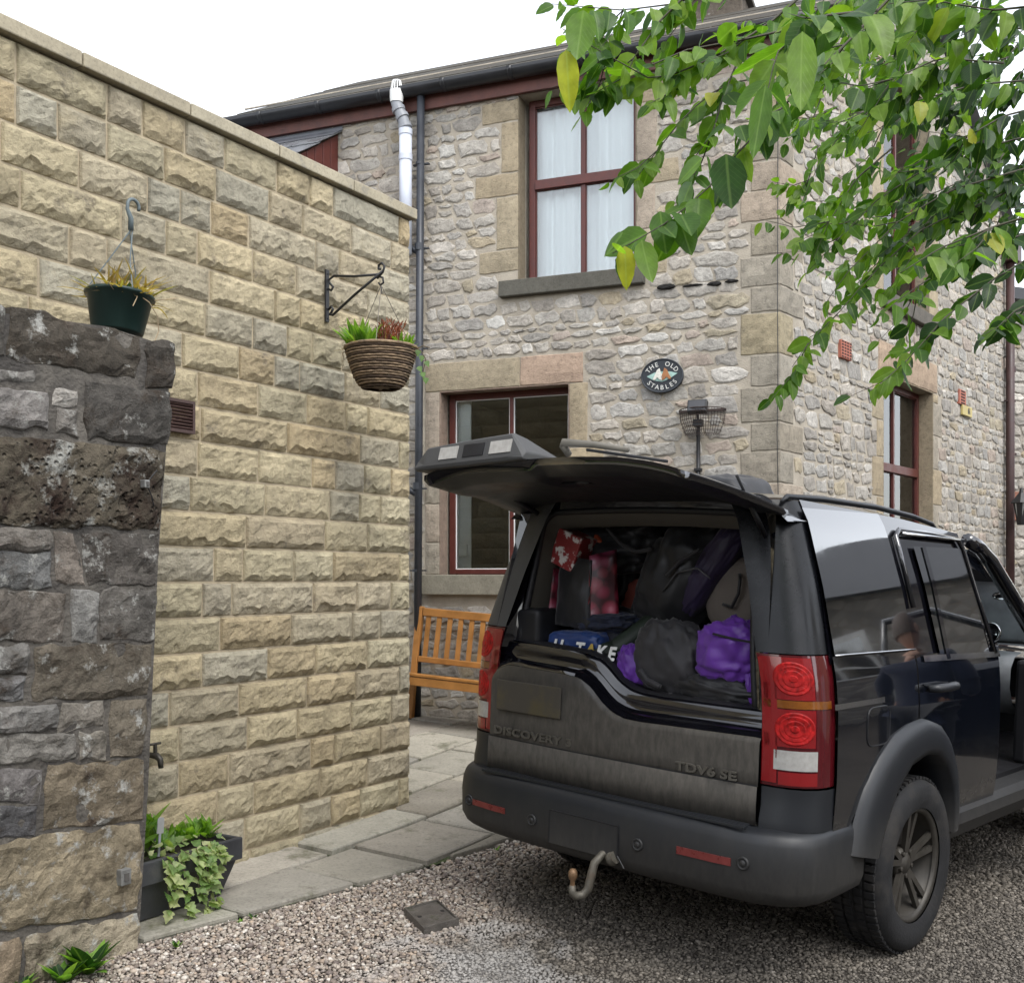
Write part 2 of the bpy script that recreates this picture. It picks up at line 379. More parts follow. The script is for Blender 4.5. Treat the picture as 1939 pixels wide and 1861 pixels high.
xs = np.concatenate([[-400, -120, -40, -16], np.linspace(-8, 14, 111), [22, 50, 140, 400]]); ys = np.concatenate([[-400, -100, -30, -10], np.linspace(-3, 14, 86), [22, 60, 160, 500]])
g = MB(); g.grid([[(x, y, float(gz(x, y))) for x in xs] for y in ys])
tag(g.obj('ground', M_GROUND, smooth=True), kind='structure')

# loose stones of the drive: nobody could count them
def icosa():
    t = (1+5**.5)/2; v = np.array([(-1, t, 0), (1, t, 0), (-1, -t, 0), (1, -t, 0), (0, -1, t), (0, 1, t), (0, -1, -t), (0, 1, -t), (t, 0, -1), (t, 0, 1), (-t, 0, -1), (-t, 0, 1)], float)
    v /= np.linalg.norm(v[0])
    f = np.array([(0, 11, 5), (0, 5, 1), (0, 1, 7), (0, 7, 10), (0, 10, 11), (1, 5, 9), (5, 11, 4), (11, 10, 2), (10, 7, 6), (7, 1, 8), (3, 9, 4), (3, 4, 2), (3, 2, 6), (3, 6, 8), (3, 8, 9), (4, 9, 5), (2, 4, 11), (6, 2, 10), (8, 6, 7), (9, 8, 1)])
    return v, f
def fill_mesh(name, V, F, tint):
    me = bpy.data.meshes.new(name); nv, nf, k = len(V), len(F), F.shape[1]
    me.vertices.add(nv); me.vertices.foreach_set('co', V.astype(np.float32).ravel())
    me.loops.add(nf*k); me.loops.foreach_set('vertex_index', F.astype(np.int32).ravel())
    me.polygons.add(nf); me.polygons.foreach_set('loop_start', (np.arange(nf)*k).astype(np.int32)); me.polygons.foreach_set('loop_total', np.full(nf, k, np.int32))
    me.polygons.foreach_set('use_smooth', np.ones(nf, bool)); me.update(calc_edges=True)
    a = me.attributes.new('tint', 'FLOAT_COLOR', 'POINT'); a.data.foreach_set('color', np.concatenate([tint, np.ones((nv, 1))], 1).astype(np.float32).ravel())
    return me
rng = np.random.default_rng(5)
def pebbles():
    pts = []
    for (y0, y1, sp) in ((3.9, 5.6, .0135), (5.6, 7.2, .017), (7.2, 11.5, .028)):
        X, Y = np.meshgrid(np.arange(-3.0, 7.2, sp), np.arange(y0, y1, sp)); p = np.stack([X.ravel(), Y.ravel()], 1)+rng.uniform(-.55, .55, (X.size, 2))*sp
        pts.append(np.concatenate([p, np.full((len(p), 1), sp)], 1))
    p = np.concatenate(pts); z = gz(p[:, 0], p[:, 1])
    px = 969.5+FPX*p[:, 0]/p[:, 1]; py = YH-FPX*(z-EYE)/p[:, 1]
    side = (p[:, 0]-E0[0])*EN[0]+(p[:, 1]-E0[1])*EN[1]
    ow = (p[:, 0]-OW.o[0])*OW.d[0]+(p[:, 1]-OW.o[1])*OW.d[1]
    own = (p[:, 0]-OW.o[0])*OW.n[0]+(p[:, 1]-OW.o[1])*OW.n[1]
    sidew = (p[:, 0]-SW.o[0])*SW.n[0]+(p[:, 1]-SW.o[1])*SW.n[1]
    k = (px > -260) & (px < 2420) & (py < 1900) & (side > .012*rng.normal(size=len(p))) & ~((ow < 0) & (own > -.0)) & ((sidew < -.02) | ((p[:, 0]-SW.o[0])*SW.d[0]+(p[:, 1]-SW.o[1])*SW.d[1] < 0))
    p, z, px, py, side = p[k], z[k], px[k], py[k], side[k]
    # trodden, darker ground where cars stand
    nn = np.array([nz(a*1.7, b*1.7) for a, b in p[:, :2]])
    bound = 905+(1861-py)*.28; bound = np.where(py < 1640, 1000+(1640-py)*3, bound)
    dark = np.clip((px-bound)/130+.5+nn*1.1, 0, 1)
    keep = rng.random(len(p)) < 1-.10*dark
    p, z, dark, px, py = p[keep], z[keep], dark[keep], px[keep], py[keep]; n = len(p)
    v, f = icosa()
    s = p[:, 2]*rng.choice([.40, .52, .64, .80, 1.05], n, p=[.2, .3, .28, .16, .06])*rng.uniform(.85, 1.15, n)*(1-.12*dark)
    sx = rng.uniform(.8, 1.35, n)*s; sy = rng.uniform(.7, 1.1, n)*s; sz = rng.uniform(.5, .8, n)*s
    V = v[None]*np.stack([sx, sy, sz], 1)[:, None]*(1+rng.uniform(-.16, .16, (n, 12, 1)))
    a = rng.uniform(0, 6.283, n); b = rng.normal(0, .35, n)
    ca, sa, cb, sb = np.cos(a), np.sin(a), np.cos(b), np.sin(b)
    x, y, zz = V[..., 0], V[..., 1]*cb[:, None]-V[..., 2]*sb[:, None], V[..., 1]*sb[:, None]+V[..., 2]*cb[:, None]
    V = np.stack([x*ca[:, None]-y*sa[:, None], x*sa[:, None]+y*ca[:, None], zz], 2)
    V += np.stack([p[:, 0], p[:, 1], z+sz*(.55-.22*dark)+rng.uniform(0, .006, n)*(1-.6*dark)], 1)[:, None]
    F = (f[None]+(np.arange(n)*12)[:, None, None]).reshape(-1, 3)
    pal = np.array([(.33, .275, .225), (.39, .34, .285), (.22, .18, .15), (.47, .43, .375), (.29, .25, .22), (.16, .13, .115), (.54, .50, .45), (.36, .285, .22)])
    c = pal[rng.choice(8, n, p=[.22, .2, .17, .09, .13, .09, .03, .07])]*rng.uniform(.75, 1.2, (n, 1))
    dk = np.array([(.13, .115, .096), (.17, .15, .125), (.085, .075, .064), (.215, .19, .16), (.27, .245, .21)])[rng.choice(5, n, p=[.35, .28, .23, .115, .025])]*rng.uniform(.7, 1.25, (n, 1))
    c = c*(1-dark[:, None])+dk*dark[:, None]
    g0 = ground(905, 1832); pn = np.array([nz(a*4.1, b*4.1, 3.)+.6*nz(a*11, b*11, 5.) for a, b in p[:, :2]]); du = np.clip(1.15-np.hypot((p[:, 0]-g0[0])*2.6, (p[:, 1]-g0[1])*2.2)+pn*1.1, 0, 1)*.7
    c = c*(1-du[:, None])+np.array([.40, .385, .365])*du[:, None]
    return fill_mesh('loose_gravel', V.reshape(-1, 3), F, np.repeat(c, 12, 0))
M_PEB = stone_mat('gravel_stones', v1=(.8, 1.15), s1=30, s2=200, bump=.15, bd=.002, rough=.7)
me = pebbles(); me.materials.append(M_PEB); go = bpy.data.objects.new('gravel', me); COL.objects.link(go)
tag(go, 'small pinkish brown loose stones covering the drive', 'gravel', kind='stuff')

# ------------------------------------------------------------------ paving: flagstones as parts of the paving bed
M_SLAB = stone_mat('flagstone', v1=(.78, 1.12), s1=3.5, s2=60, bump=.3, bd=.006, spots=((.085, .085, .05), 4., .54, .70), spots2=((.12, .105, .085), 14., .60, .72), rough=.85)
M_JOINT = M_('mossy_joint', (.045, .045, .028), .95, var=.5, vscale=25, bump=.6, bscale=80, dirt=((.06, .09, .02), 6., .5, .6))
def clip_poly(poly, n, c):
    out = []
    for i in range(len(poly)):
        a, b = np.array(poly[i]), np.array(poly[(i+1) % len(poly)]); da, db = a@n-c, b@n-c
        if da <= 0: out.append(tuple(a))
        if da*db < 0: out.append(tuple(a+(b-a)*da/(da-db)))
    return out
pav_lines = [(EN, float(E0@EN)), (np.array([.370, .929]), float(P0@np.array([.370, .929]))-.01),
             (BW.n, float(BW.o@BW.n)+2.4)]
region = [(-3, 3.2), (4, 3.2), (4, 12), (-3, 12)]
for n_, c_ in pav_lines: region = clip_poly(region, n_, c_)
region = clip_poly(region, np.array([1.0, 0]), 2.0)
cen = np.mean(region, 0)
pb = MB(); 
for (n_, k_) in ((14, 0),):
    rg = []
    for i in range(len(region)):
        a, b = np.array(region[i]), np.array(region[(i+1) % len(region)])
        for q in range(n_): rg.append(a+(b-a)*q/n_)
    rings = [[cen+(p-cen)*s for p in rg] for s in (1.0, .8, .6, .4, .2)]
    vs = [(p[0], p[1], float(gz(p[0], p[1]))+.012) for r in rings for p in r]+[(cen[0], cen[1], float(gz(*cen))+.012)]
    m_ = len(rg); fs = [(k*m_+i, k*m_+(i+1) % m_, (k+1)*m_+(i+1) % m_, (k+1)*m_+i) for k in range(4) for i in range(m_)]+[(4*m_+i, 4*m_+(i+1) % m_, 5*m_) for i in range(m_)]
    pb.add(vs, fs)
paving = tag(pb.obj('paving', M_JOINT), kind='structure')
def slab(poly):
    P = np.array(poly); c = P.mean(0)
    if len(P) < 3: return
    ar = .5*abs(sum(P[i][0]*P[(i+1) % len(P)][1]-P[(i+1) % len(P)][0]*P[i][1] for i in range(len(P))))
    if ar < .012: return
    pts = []
    for i in range(len(P)):
        a, b = P[i], P[(i+1) % len(P)]; k = max(1, int(np.hypot(*(b-a))/.14))
        for q in range(k): pts.append(a+(b-a)*q/k)
    pts = np.array(pts); tilt = np.random.normal(0, .008, 2); dz = random.uniform(-.004, .005); sd_ = random.uniform(0, 99)
    mb = MB(); vs = []; base = random.choice([(.27, .245, .20), (.30, .28, .24), (.25, .23, .19), (.32, .295, .24), (.26, .25, .22)]); tn = vary(base, .12)
    for s, ins, z in ((0, .0, -.01), (0, .0, .026), (1, .007, .034), (2, .05, .036)):
        for p in pts:
            d = p-c; L = np.hypot(*d); q = c+d*(1-(ins+.004)/max(L, .05)); q = q+np.array([nz(p[0]*9, p[1]*9, sd_), nz(p[0]*9, p[1]*9, sd_+7)])*.006
            vs.append((q[0], q[1], float(gz(q[0], q[1]))+z+dz+float((q-c)@tilt)))
    vs.append((c[0], c[1], float(gz(*c))+.036+dz)); m_ = len(pts)
    fs = [(k*m_+i, k*m_+(i+1) % m_, (k+1)*m_+(i+1) % m_, (k+1)*m_+i) for k in range(3) for i in range(m_)]+[(3*m_+i, 3*m_+(i+1) % m_, 4*m_) for i in range(m_)]
    mb.add(vs, fs, tn); mb.obj('flagstone', M_SLAB, paving)
random.seed(21)
b_ = -.12; row = 0
while b_ < 3.6:
    wd = random.choice([.42, .46, .52, .6]) if row else .40
    a_ = -3.6+random.uniform(0, .5)
    while a_ < 4.2:
        ln = random.choice([.48, .62, .75, .9, .66]); j = .012
        q = []
        for (aa, bb) in ((a_+j, b_+j), (a_+ln-j, b_+j), (a_+ln-j, b_+wd-j), (a_+j, b_+wd-j)):
            p = BW.o+BW.d*aa-BW.n*bb; q.append((p[0], p[1]))
        for n_, c_ in pav_lines: q = clip_poly(q, n_, c_) if len(q) > 2 else q
        q = clip_poly(q, np.array([1.0, 0]), 1.95) if len(q) > 2 else q
        if len(q) > 2: slab(q)
        a_ += ln
    b_ += wd; row += 1
# strip behind the end of the block wall
b_ = -.12
for wd in (.48, .5, .46, .52, .5):
    b_ -= wd; a_ = .2
    while a_ < 3.6:
        ln = random.choice([.5, .62, .75]); j = .012; q = []
        for (aa, bb) in ((a_+j, b_+j), (a_+ln-j, b_+j), (a_+ln-j, b_+wd-j), (a_+j, b_+wd-j)):
            p = BW.o+BW.d*aa-BW.n*bb; q.append((p[0], p[1]))
        for n_, c_ in pav_lines[:2]+[(-FN, -float(FN@(BW.o+BW.d*.05))+.0), (BW.n, float(BW.o@BW.n)+2.3)]: q = clip_poly(q, n_, c_) if len(q) > 2 else q
        if len(q) > 2: slab(q)
        a_ += ln

# ================================================================== THE PALE BLOCK WALL
random.seed(11)
M_BLOCK = stone_mat('split_faced_sandstone', v1=(.74, 1.16), s1=5., s2=38, bump=1.0, bd=.016, spots=((.14, .12, .095), 6.5, .57, .74), spots2=((.43, .365, .235), 3.0, .55, .8))
M_MORTAR = M_('buff_mortar', (.37, .31, .215), .95, var=.18, vscale=12, bump=.5, bscale=120)
M_COPE = stone_mat('cast_coping', v1=(.75, 1.12), s1=6, s2=70, bump=.3, bd=.004, spots=((.2, .19, .17), 8., .55, .7))
bw = thing('block_wall', 'tall pale yellow split faced stone block wall with a flat coping', 'wall', BW.mat())
ZT = BW.hit(774, 418)[1]; CH = .1755; NC = 22; BL = -4.3
core = MB(); core.box(BL, -.012, .0, .28, -.15, ZT); core.obj('mortar_core', M_MORTAR, bw)
vx, vz = BW.hit(322, 787); vent_rect = (vx-.12, vx+.10, vz-.09, vz+.075)
for r in range(NC):
    z1 = ZT-r*CH; z0 = z1-CH; x = 0.0; first = True
    while x > BL:
        w = random.choice([.2, .26, .33, .38, .42, .46, .52, .62]) if not first else random.choice([.11, .19, .3, .42][r % 4:r % 4+1])
        first = False; xa = max(x-w, BL); j = .007
        if r == 8 or r == 9:
            pass
        tn = vary(random.choice([(.44, .375, .245), (.42, .36, .25), (.46, .395, .26), (.41, .36, .26), (.44, .38, .255), (.39, .355, .27), (.43, .35, .22)]), .1)
        if x-xa > .03:
            rock_quad([(xa+j, z0+j), (x-j, z0+j), (x-j, z1-j), (xa+j, z1-j)], proud=random.uniform(.019, .030), nx=max(6, int((x-xa)/.026)), nzz=9, edge=.010, amp=.012, freq=random.uniform(9, 15), jit=.0015, tint=tn, chip=random.uniform(.02, .042)).obj('stone_block', M_BLOCK, bw, smooth=False)
        x = xa
# coping
x = .03; zc0, zc1 = ZT+.004, ZT+.004+.066
while x > BL:
    w = random.choice([.58, .6, .62]); mb = MB(); mb.box(max(x-w, BL)+.004, x-.004, -.05, .33, zc0, zc1)
    mb.t = [vary((.36, .32, .235), .08)]*8; mb.obj('coping_stone', M_COPE, bw, bevel=.006); x -= w
mb = MB(); mb.box(-.0115, .0, .006, .27, -.1, ZT); mb.t = [(.33, .28, .17)]*8; mb.obj('end_face', M_BLOCK, bw)

# ================================================================== THE OLD DARK WALL
random.seed(4)
M_OLD = stone_mat('weathered_gritstone', v1=(.5, 1.5), s1=5.5, s2=34, bump=1.0, bd=.02, spots=((.045, .032, .022), 5., .52, .68), spots2=((.37, .365, .335), 9.5, .56, .64), fine=110)
M_OLDP = stone_mat('pitted_gritstone', v1=(.45, 1.4), s1=5, s2=30, bump=1.0, bd=.03, spots=((.035, .02, .014), 3.5, .46, .62), spots2=((.38, .375, .34), 6.5, .54, .62), pits=(34., 1.6))
M_OLDM = M_('old_lime_mortar', (.10, .09, .077), .95, var=.5, vscale=9, bump=1., bscale=60, dirt=((.05, .045, .04), 4., .45, .6))
ow = thing('old_stone_wall', 'old weathered dark stone wall end with lichen and crumbling joints', 'wall', OW.mat())
Z2 = 2.3646
def q2(*pts, dy=560): return [OW.hit(x/Z2, dy+y/Z2) for x, y in pts]
DK, GY, BR, OC, WH = (.09, .084, .075), (.20, .185, .165), (.13, .095, .065), (.33, .245, .13), (.34, .32, .29)
old = [  # bl, br, tr, tl in the enlarged photo; colour; pitted; row offset
 ([(28, 272), (615, 382), (628, 182), (40, 48)], (.085, .072, .056), 0, 560), ([(-160, 240), (18, 268), (28, 44), (-160, 0)], DK, 0, 560), ([(655, 405), (777, 420), (782, 205), (652, 192)], (.075, .066, .055), 0, 560),
 ([(-160, 385), (150, 395), (152, 335), (-160, 325)], GY, 0, 560), ([(-160, 590), (215, 600), (215, 435), (-160, 405)], (.19, .18, .17), 0, 560),
 ([(245, 495), (342, 500), (340, 418), (243, 415)], WH, 0, 560), ([(250, 622), (345, 632), (342, 508), (248, 503)], GY, 0, 560),
 ([(372, 640), (755, 672), (768, 430), (375, 382)], (.09, .082, .072), 0, 560), ([(-160, 1022), (712, 1048), (742, 690), (-160, 612)], (.13, .11, .08), 1, 560),
 ([(-160, 1140), (225, 1142), (226, 1050), (-160, 1040)], GY, 0, 560), ([(-160, 1310), (228, 1312), (230, 1150), (-160, 1148)], (.15, .15, .145), 0, 560),
 ([(245, 1292), (385, 1292), (332, 1060), (246, 1055)], (.20, .175, .15), 0, 560), ([(392, 1292), (702, 1300), (716, 1062), (350, 1062)], (.085, .075, .065), 0, 560),
 ([(-160, 1545), (285, 1552), (290, 1328), (-160, 1325)], (.15, .135, .118), 0, 560), ([(320, 1552), (430, 1552), (440, 1322), (322, 1318)], (.24, .235, .22), 0, 560),
 ([(442, 1545), (695, 1545), (702, 1310), (452, 1302)], (.11, .10, .088), 0, 560),
 ([(-160, 235), (120, 232), (122, 98), (-160, 95)], GY, 0, 1180), ([(-160, 352), (110, 350), (112, 240), (-160, 243)], (.15, .145, .14), 0, 1180),
 ([(140, 352), (668, 328), (690, 92), (145, 95)], (.12, .10, .075), 0, 1180), ([(-160, 505), (250, 472), (255, 364), (-160, 372)], (.17, .165, .155), 0, 1180),
 ([(265, 482), (470, 460), (475, 350), (265, 362)], (.21, .195, .17), 0, 1180), ([(490, 592), (640, 590), (664, 330), (490, 350)], (.15, .13, .10), 0, 1180),
 ([(-160, 640), (340, 602), (342, 482), (-160, 512)], (.23, .215, .19), 0, 1180), ([(350, 622), (470, 612), (475, 472), (350, 482)], (.19, .17, .14), 0, 1180),
 ([(-160, 805), (172, 802), (192, 648), (-160, 655)], (.16, .15, .145), 0, 1180), ([(-160, 970), (160, 952), (170, 812), (-160, 815)], (.12, .12, .125), 0, 1180),
 ([(182, 932), (635, 880), (642, 600), (202, 635)], (.20, .16, .11), 0, 1180), ([(-160, 1400), (620, 1290), (640, 890), (-160, 1000)], (.29, .235, .155), 0, 1180),
 ([(100, 1640), (622, 1480), (620, 1298), (102, 1395)], (.29, .245, .175), 0, 1180), ([(-160, 1720), (90, 1640), (92, 1402), (-160, 1440)], (.26, .21, .15), 0, 1180)]
for c4, tn, pit, dy in old:
    q = q2(*c4, dy=dy); w = q[1][0]-q[0][0]; h = q[3][1]-q[0][1]
    rock_quad(q, proud=random.uniform(.008, .024), nx=max(6, int(w/.022)), nzz=max(6, int(h/.022)), edge=.012, amp=.018, freq=9, jit=.010, tint=vary(tn, .12), round_=.03, back=.06, pit=(26, .03) if pit else (13, .012)).obj('stone', M_OLDP if pit else M_OLD, ow, smooth=False)
edge = [OW.hit(*p) for p in ((258, 1850), (262, 1790), (280, 1500), (300, 1050), (318, 800), (322, 660), (300, 650), (270, 640), (200, 618), (60, 600), (-160, 560), (-160, 2050), (100, 1990))]
tl_ = OW.hit(-70, 1094)[0]; zt_o = OW.hit(-70, 572)[1]; te_ = tl_-1.9
edge = edge[:10]+[(tl_, zt_o-.02), (te_, zt_o-.02), (te_, -.2), (edge[0][0], -.2)]
mb = MB(); mb.prism(edge, .0, .42, 'y'); mb.obj('mortar_core', M_OLDM, ow)
z = -.1
while z < zt_o-.08:      # the wall goes on towards the viewer, outside the frame
    h = min(random.uniform(.18, .34), zt_o-z); x = te_
    while x < tl_-.05:
        w = random.uniform(.25, .6); w = tl_-.03-x if tl_-x-w < .2 else w
        rock_quad([(x+.01, z+.01), (x+w-.01, z+.01), (x+w-.01, z+h-.01), (x+.01, z+h-.01)], proud=random.uniform(.008, .024), nx=10, nzz=7, edge=.012, amp=.018, jit=.01, tint=vary(random.choice([DK, GY, (.15, .14, .13), (.2, .175, .14)]), .1), round_=.02, back=.05).obj('stone', M_OLD, ow); x += w
    z += h

# the wall turns the corner towards the house's left, facing the front windows
RW = Wall(BW.o+BW.d*.0, (-FD[0], -FD[1]))
rwl = MB(); rwl.box(.16, 3.2, .0, .25, -.1, ZT); Mr = BW.mat().inverted() @ RW.mat()
ro = rwl.obj('return_wall', M_MORTAR, bw); ro.matrix_local = Mr
rest = MB()
for r in range(NC):
    z1 = ZT-r*CH; x = .12
    while x < 3.2:
        w = random.choice([.3, .38, .42, .5, .6]); rock_quad([(x+.006, z1-CH+.006), (x+w-.006, z1-CH+.006), (x+w-.006, z1-.006), (x+.006, z1-.006)], proud=.018, nx=6, nzz=4, edge=.012, amp=.008, tint=vary((.34, .285, .18), .12), chip=.02, mb=rest); x += w
o = rest.obj('return_blocks', M_BLOCK, ro); tag(o, kind='stuff')

# ================================================================== THE STONE HOUSE
random.seed(31)
M_RUB = stone_mat('limestone_rubble', v1=(.66, 1.26), s1=9., s2=42, bump=.9, bd=.012, spots=((.44, .42, .385), 10., .60, .75), spots2=((.09, .082, .072), 15., .63, .75))
M_RUBM = M_('pinkish_lime_mortar', (.35, .31, .25), .95, var=.2, vscale=7, bump=.6, bscale=90)
M_SOOT = stone_mat('sooty_stone', v1=(.7, 1.3), bump=.9, rough=.8)
M_ASH = stone_mat('tooled_sandstone', v1=(.78, 1.14), s1=6., s2=26, bump=.8, bd=.010, spots=((.10, .09, .075), 5., .62, .76), pits=(60., .35))
M_SILL = stone_mat('dark_sill_stone', v1=(.75, 1.2), s1=8, s2=70, bump=.3, bd=.004)
M_RED = M_('maroon_joinery_paint', (.085, .022, .017), .42, var=.18, vscale=14, bump=.1, bscale=150)
M_FASC = M_('weathered_maroon_board', (.10, .038, .03), .6, var=.3, vscale=9, bump=.15)
M_GLASS = glass_mat('window_glass', (.95, .98, .98), .0, .07)
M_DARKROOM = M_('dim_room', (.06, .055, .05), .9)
M_WHITEP = M_('white_paint', (.72, .72, .70), .5, var=.05)
M_BLACKP = M_('black_gutter_plastic', (.018, .019, .022), .38, var=.25, vscale=6)
M_PIPE = M_('dark_grey_pipe', (.032, .036, .044), .42, var=.2, vscale=5)
M_GREYP = M_('pale_grey_pipe', (.50, .53, .60), .4, var=.08, vscale=4)
M_GREYD = M_('grey_pipe_elbow', (.22, .23, .25), .45, var=.15)
M_ROOF = stone_mat('stone_roof_slab', v1=(.6, 1.3), s1=4, s2=30, bump=.6, bd=.01, spots=((.13, .125, .11), 9., .6, .72))
M_LEAD = M_('lead_flashing', (.12, .125, .14), .5, metal=.3, var=.2)
M_SLATE = M_('wet_slate', (.15, .155, .165), .28, var=.3, vscale=5, spec=.7)
M_BLACKM = M_('black_iron', (.012, .012, .013), .45, var=.3, vscale=20, bump=.1)
def curtain_mat():
    m, nd, lk, b = new_mat('net_curtain'); out = nd['Material Output']
    b.inputs['Base Color'].default_value = (.96, .97, .98, 1); b.inputs['Roughness'].default_value = .9
    t = N(nd, 'ShaderNodeBsdfTranslucent'); t.inputs[0].default_value = (.92, .93, .95, 1)
    ms = N(nd, 'ShaderNodeMixShader'); ms.inputs[0].default_value = .12; lk.new(b.outputs[0], ms.inputs[1]); lk.new(t.outputs[0], ms.inputs[2]); lk.new(ms.outputs[0], out.inputs[0]); return m
M_CURT = curtain_mat()

house = thing('stone_house', 'two storey rubble stone house with maroon windows and dark roof', 'house', FW.mat())
MF = FW.mat(); MS = MF.inverted() @ SW.mat()
ZE = FW.hit(900, 196)[1]                                   # underside of the fascia board
TL = FW.hit(560, 1094)[0]; SL = SW.hit(1912, 1094)[0]; ZG = -.1
ANG = math.acos(FW.d@SW.d); DEP = SL*math.sin(ANG); RPT = 28.9; PITCH = math.tan(R_(RPT))
# openings on the front, from the photograph (outer stone opening)
u_l = FW.hit(982, 400)[0]; u_r = FW.hit(1205, 400)[0]; u_b = FW.hit(960, 535)[1]; u_t = ZE+.06
l_l = FW.hit(833, 900)[0]; l_r = FW.hit(1078, 900)[0]; l_b = FW.hit(840, 1088)[1]; l_t = FW.hit(840, 742)[1]
su_l = SW.hit(1672, 300)[0]; su_r = SW.hit(1759, 300)[0]; su_b = SW.hit(1690, 563)[1]; su_t = SW.hit(1690, 130)[1]
sl_l = SW.hit(1672, 900)[0]; sl_r = SW.hit(1766, 900)[0]; sl_t = SW.hit(1700, 718)[1]; sl_b = l_b
def wall_core(x0, x1, z0, z1, holes, th=.34, y0=0.0):
    mb = MB(); zs = sorted(set([z0, z1]+[h[2] for h in holes]+[h[3] for h in holes])); zs = [z for z in zs if z0 <= z <= z1]
    for a, b in zip(zs, zs[1:]):
        cur = x0
        for h in sorted([h for h in holes if h[2] < (a+b)/2 < h[3]]): mb.box(cur, h[0], y0, th, a, b); cur = h[1]
        mb.box(cur, x1, y0, th, a, b)
    return mb
FH = [(u_l, u_r, u_b, min(u_t, ZE)), (l_l, l_r, l_b, l_t)]
front = wall_core(TL-1.2, FC-.0, ZG, ZE+.10, FH).obj('front_wall', M_RUBM, house)
SH = [(su_l, su_r, su_b, su_t), (sl_l, sl_r, sl_b, sl_t)]
sidew = wall_core(.0, SL, ZG, ZE+.05, [(h[0], h[1], h[2], min(h[3], ZE+.05)) for h in SH])
gab = [(0, ZE+.05), (0, ZE+.12), (SL/2, ZE+.12+SL/2*math.sin(ANG)*PITCH), (SL, ZE+.12), (SL, ZE+.05)]
# gable above the eaves, left open where the upper window reaches into it
gz_ = lambda s: ZE+.12+min(s, SL-s)*math.sin(ANG)*PITCH
for a, b in ((0, min(su_l, SL/2)), (su_r, SL)):
    top = [(b, gz_(b))]+([(SL/2, gz_(SL/2))] if a < SL/2 < b else [])+[(a, gz_(a))]
    sidew.prism([(a, ZE+.05), (b, ZE+.05)]+top, 0, .34, 'y')
top = [(su_r, gz_(su_r))]+([(SL/2, gz_(SL/2))] if su_l < SL/2 < su_r else [])+[(su_l, gz_(su_l))]
sidew.prism([(su_l, max(su_t, ZE+.05)), (su_r, max(su_t, ZE+.05))]+top, .0, .34, 'y')
sidew = sidew.obj('side_wall', M_RUBM, house); sidew.matrix_local = MS

def ashlar(parent, x0, x1, z0, z1, tint, proud=.012, name='ashlar_block', amp=.005, mat=None, chip=0, edge=.012):
    w, h = x1-x0, z1-z0
    return rock_quad([(x0, z0), (x1, z0), (x1, z1), (x0, z1)], proud=proud, nx=max(5, int(w/.05)), nzz=max(4, int(h/.05)), edge=edge, amp=amp, freq=12, jit=.004, tint=vary(tint, .08), chip=chip).obj(name, mat or M_ASH, parent)
YS, GS, PK, GB = (.33, .275, .19), (.29, .26, .21), (.335, .28, .22), (.27, .24, .19)
holesF, holesS = [], []
# jambs of the upper front window (widths read from the photograph)
zs_ = [FW.hit(960, y)[1] for y in (516, 473, 372, 328, 232, 190)]
for (pxl, a, b) in zip((908, 941, 901, 950, 913), zs_, zs_[1:]):
    x0 = FW.hit(pxl, 1094)[0]; ashlar(front, x0, u_l-.004, a+.006, b-.006, YS); holesF.append((x0-.012, u_l, a, b))
for (pxr, y0, y1) in ((1262, 516, 430), (1240, 430, 345), (1285, 345, 300), (1243, 300, 190), (1282, 190, 148)):
    x1 = FW.hit(pxr, 1094)[0]; a, b = FW.hit(1230, y0+4)[1], FW.hit(1230, y1+4)[1]; b = min(b, ZE)
    ashlar(front, u_r+.004, x1, a+.006, b-.006, PK if pxr < 1250 else YS); holesF.append((u_r, x1+.012, a, b))
# reveals of both front windows
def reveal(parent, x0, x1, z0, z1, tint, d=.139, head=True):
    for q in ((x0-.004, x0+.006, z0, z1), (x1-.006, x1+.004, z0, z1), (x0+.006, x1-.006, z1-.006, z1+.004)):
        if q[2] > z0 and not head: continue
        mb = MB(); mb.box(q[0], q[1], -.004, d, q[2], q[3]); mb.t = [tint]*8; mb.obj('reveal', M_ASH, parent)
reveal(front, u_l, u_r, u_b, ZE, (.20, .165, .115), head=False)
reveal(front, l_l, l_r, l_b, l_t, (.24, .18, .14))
# lower front window: lintel in two tones, jambs
lt1 = FW.hit(900, 683)[1]; xa, xb, xm = FW.hit(806, 700)[0], FW.hit(1104, 700)[0], FW.hit(985, 700)[0]
ashlar(front, xa, xm-.003, l_t+.004, lt1, YS, .016, 'lintel', .004); ashlar(front, xm+.003, xb, l_t+.004, lt1, (.36, .26, .19), .016, 'lintel', .004); holesF.append((xa-.01, xb+.012, l_t, lt1+.01))
zz = [l_b, l_b+.28, l_b+.62, l_b+1.06, l_t]
for i, (a, b) in enumerate(zip(zz, zz[1:])):
    ashlar(front, xa, l_l-.004, a+.005, b-.005, PK if i % 2 else GS); ashlar(front, l_r+.004, l_r+(.16 if i % 2 else .30), a+.005, b-.005, YS); holesF.append((xa-.01, l_l, a, b)); holesF.append((l_r, l_r+(.17 if i % 2 else .31), a, b))
# sills
def sill(parent, x0, x1, z0, z1, tint, out=.07):
    mb = MB(); mb.box(x0, x1, -out, .14, z0, z1); mb.t = [tint]*8; return mb.obj('sill', M_SILL, parent, bevel=.008)
sx0, sx1 = FW.hit(945, 540)[0], FW.hit(1222, 520)[0]; sz0, sz1 = u_b-.135, u_b
sill(front, sx0+.02, sx1, sz0, sz1, (.095, .09, .075)); holesF.append((sx0, sx1+.02, sz0-.01, sz1))
lx0, lx1 = FW.hit(804, 1100)[0], l_r+.12
sill(front, lx0, lx1, l_b-.175, l_b, (.20, .185, .145)); holesF.append((lx0-.01, lx1+.01, l_b-.19, l_b))
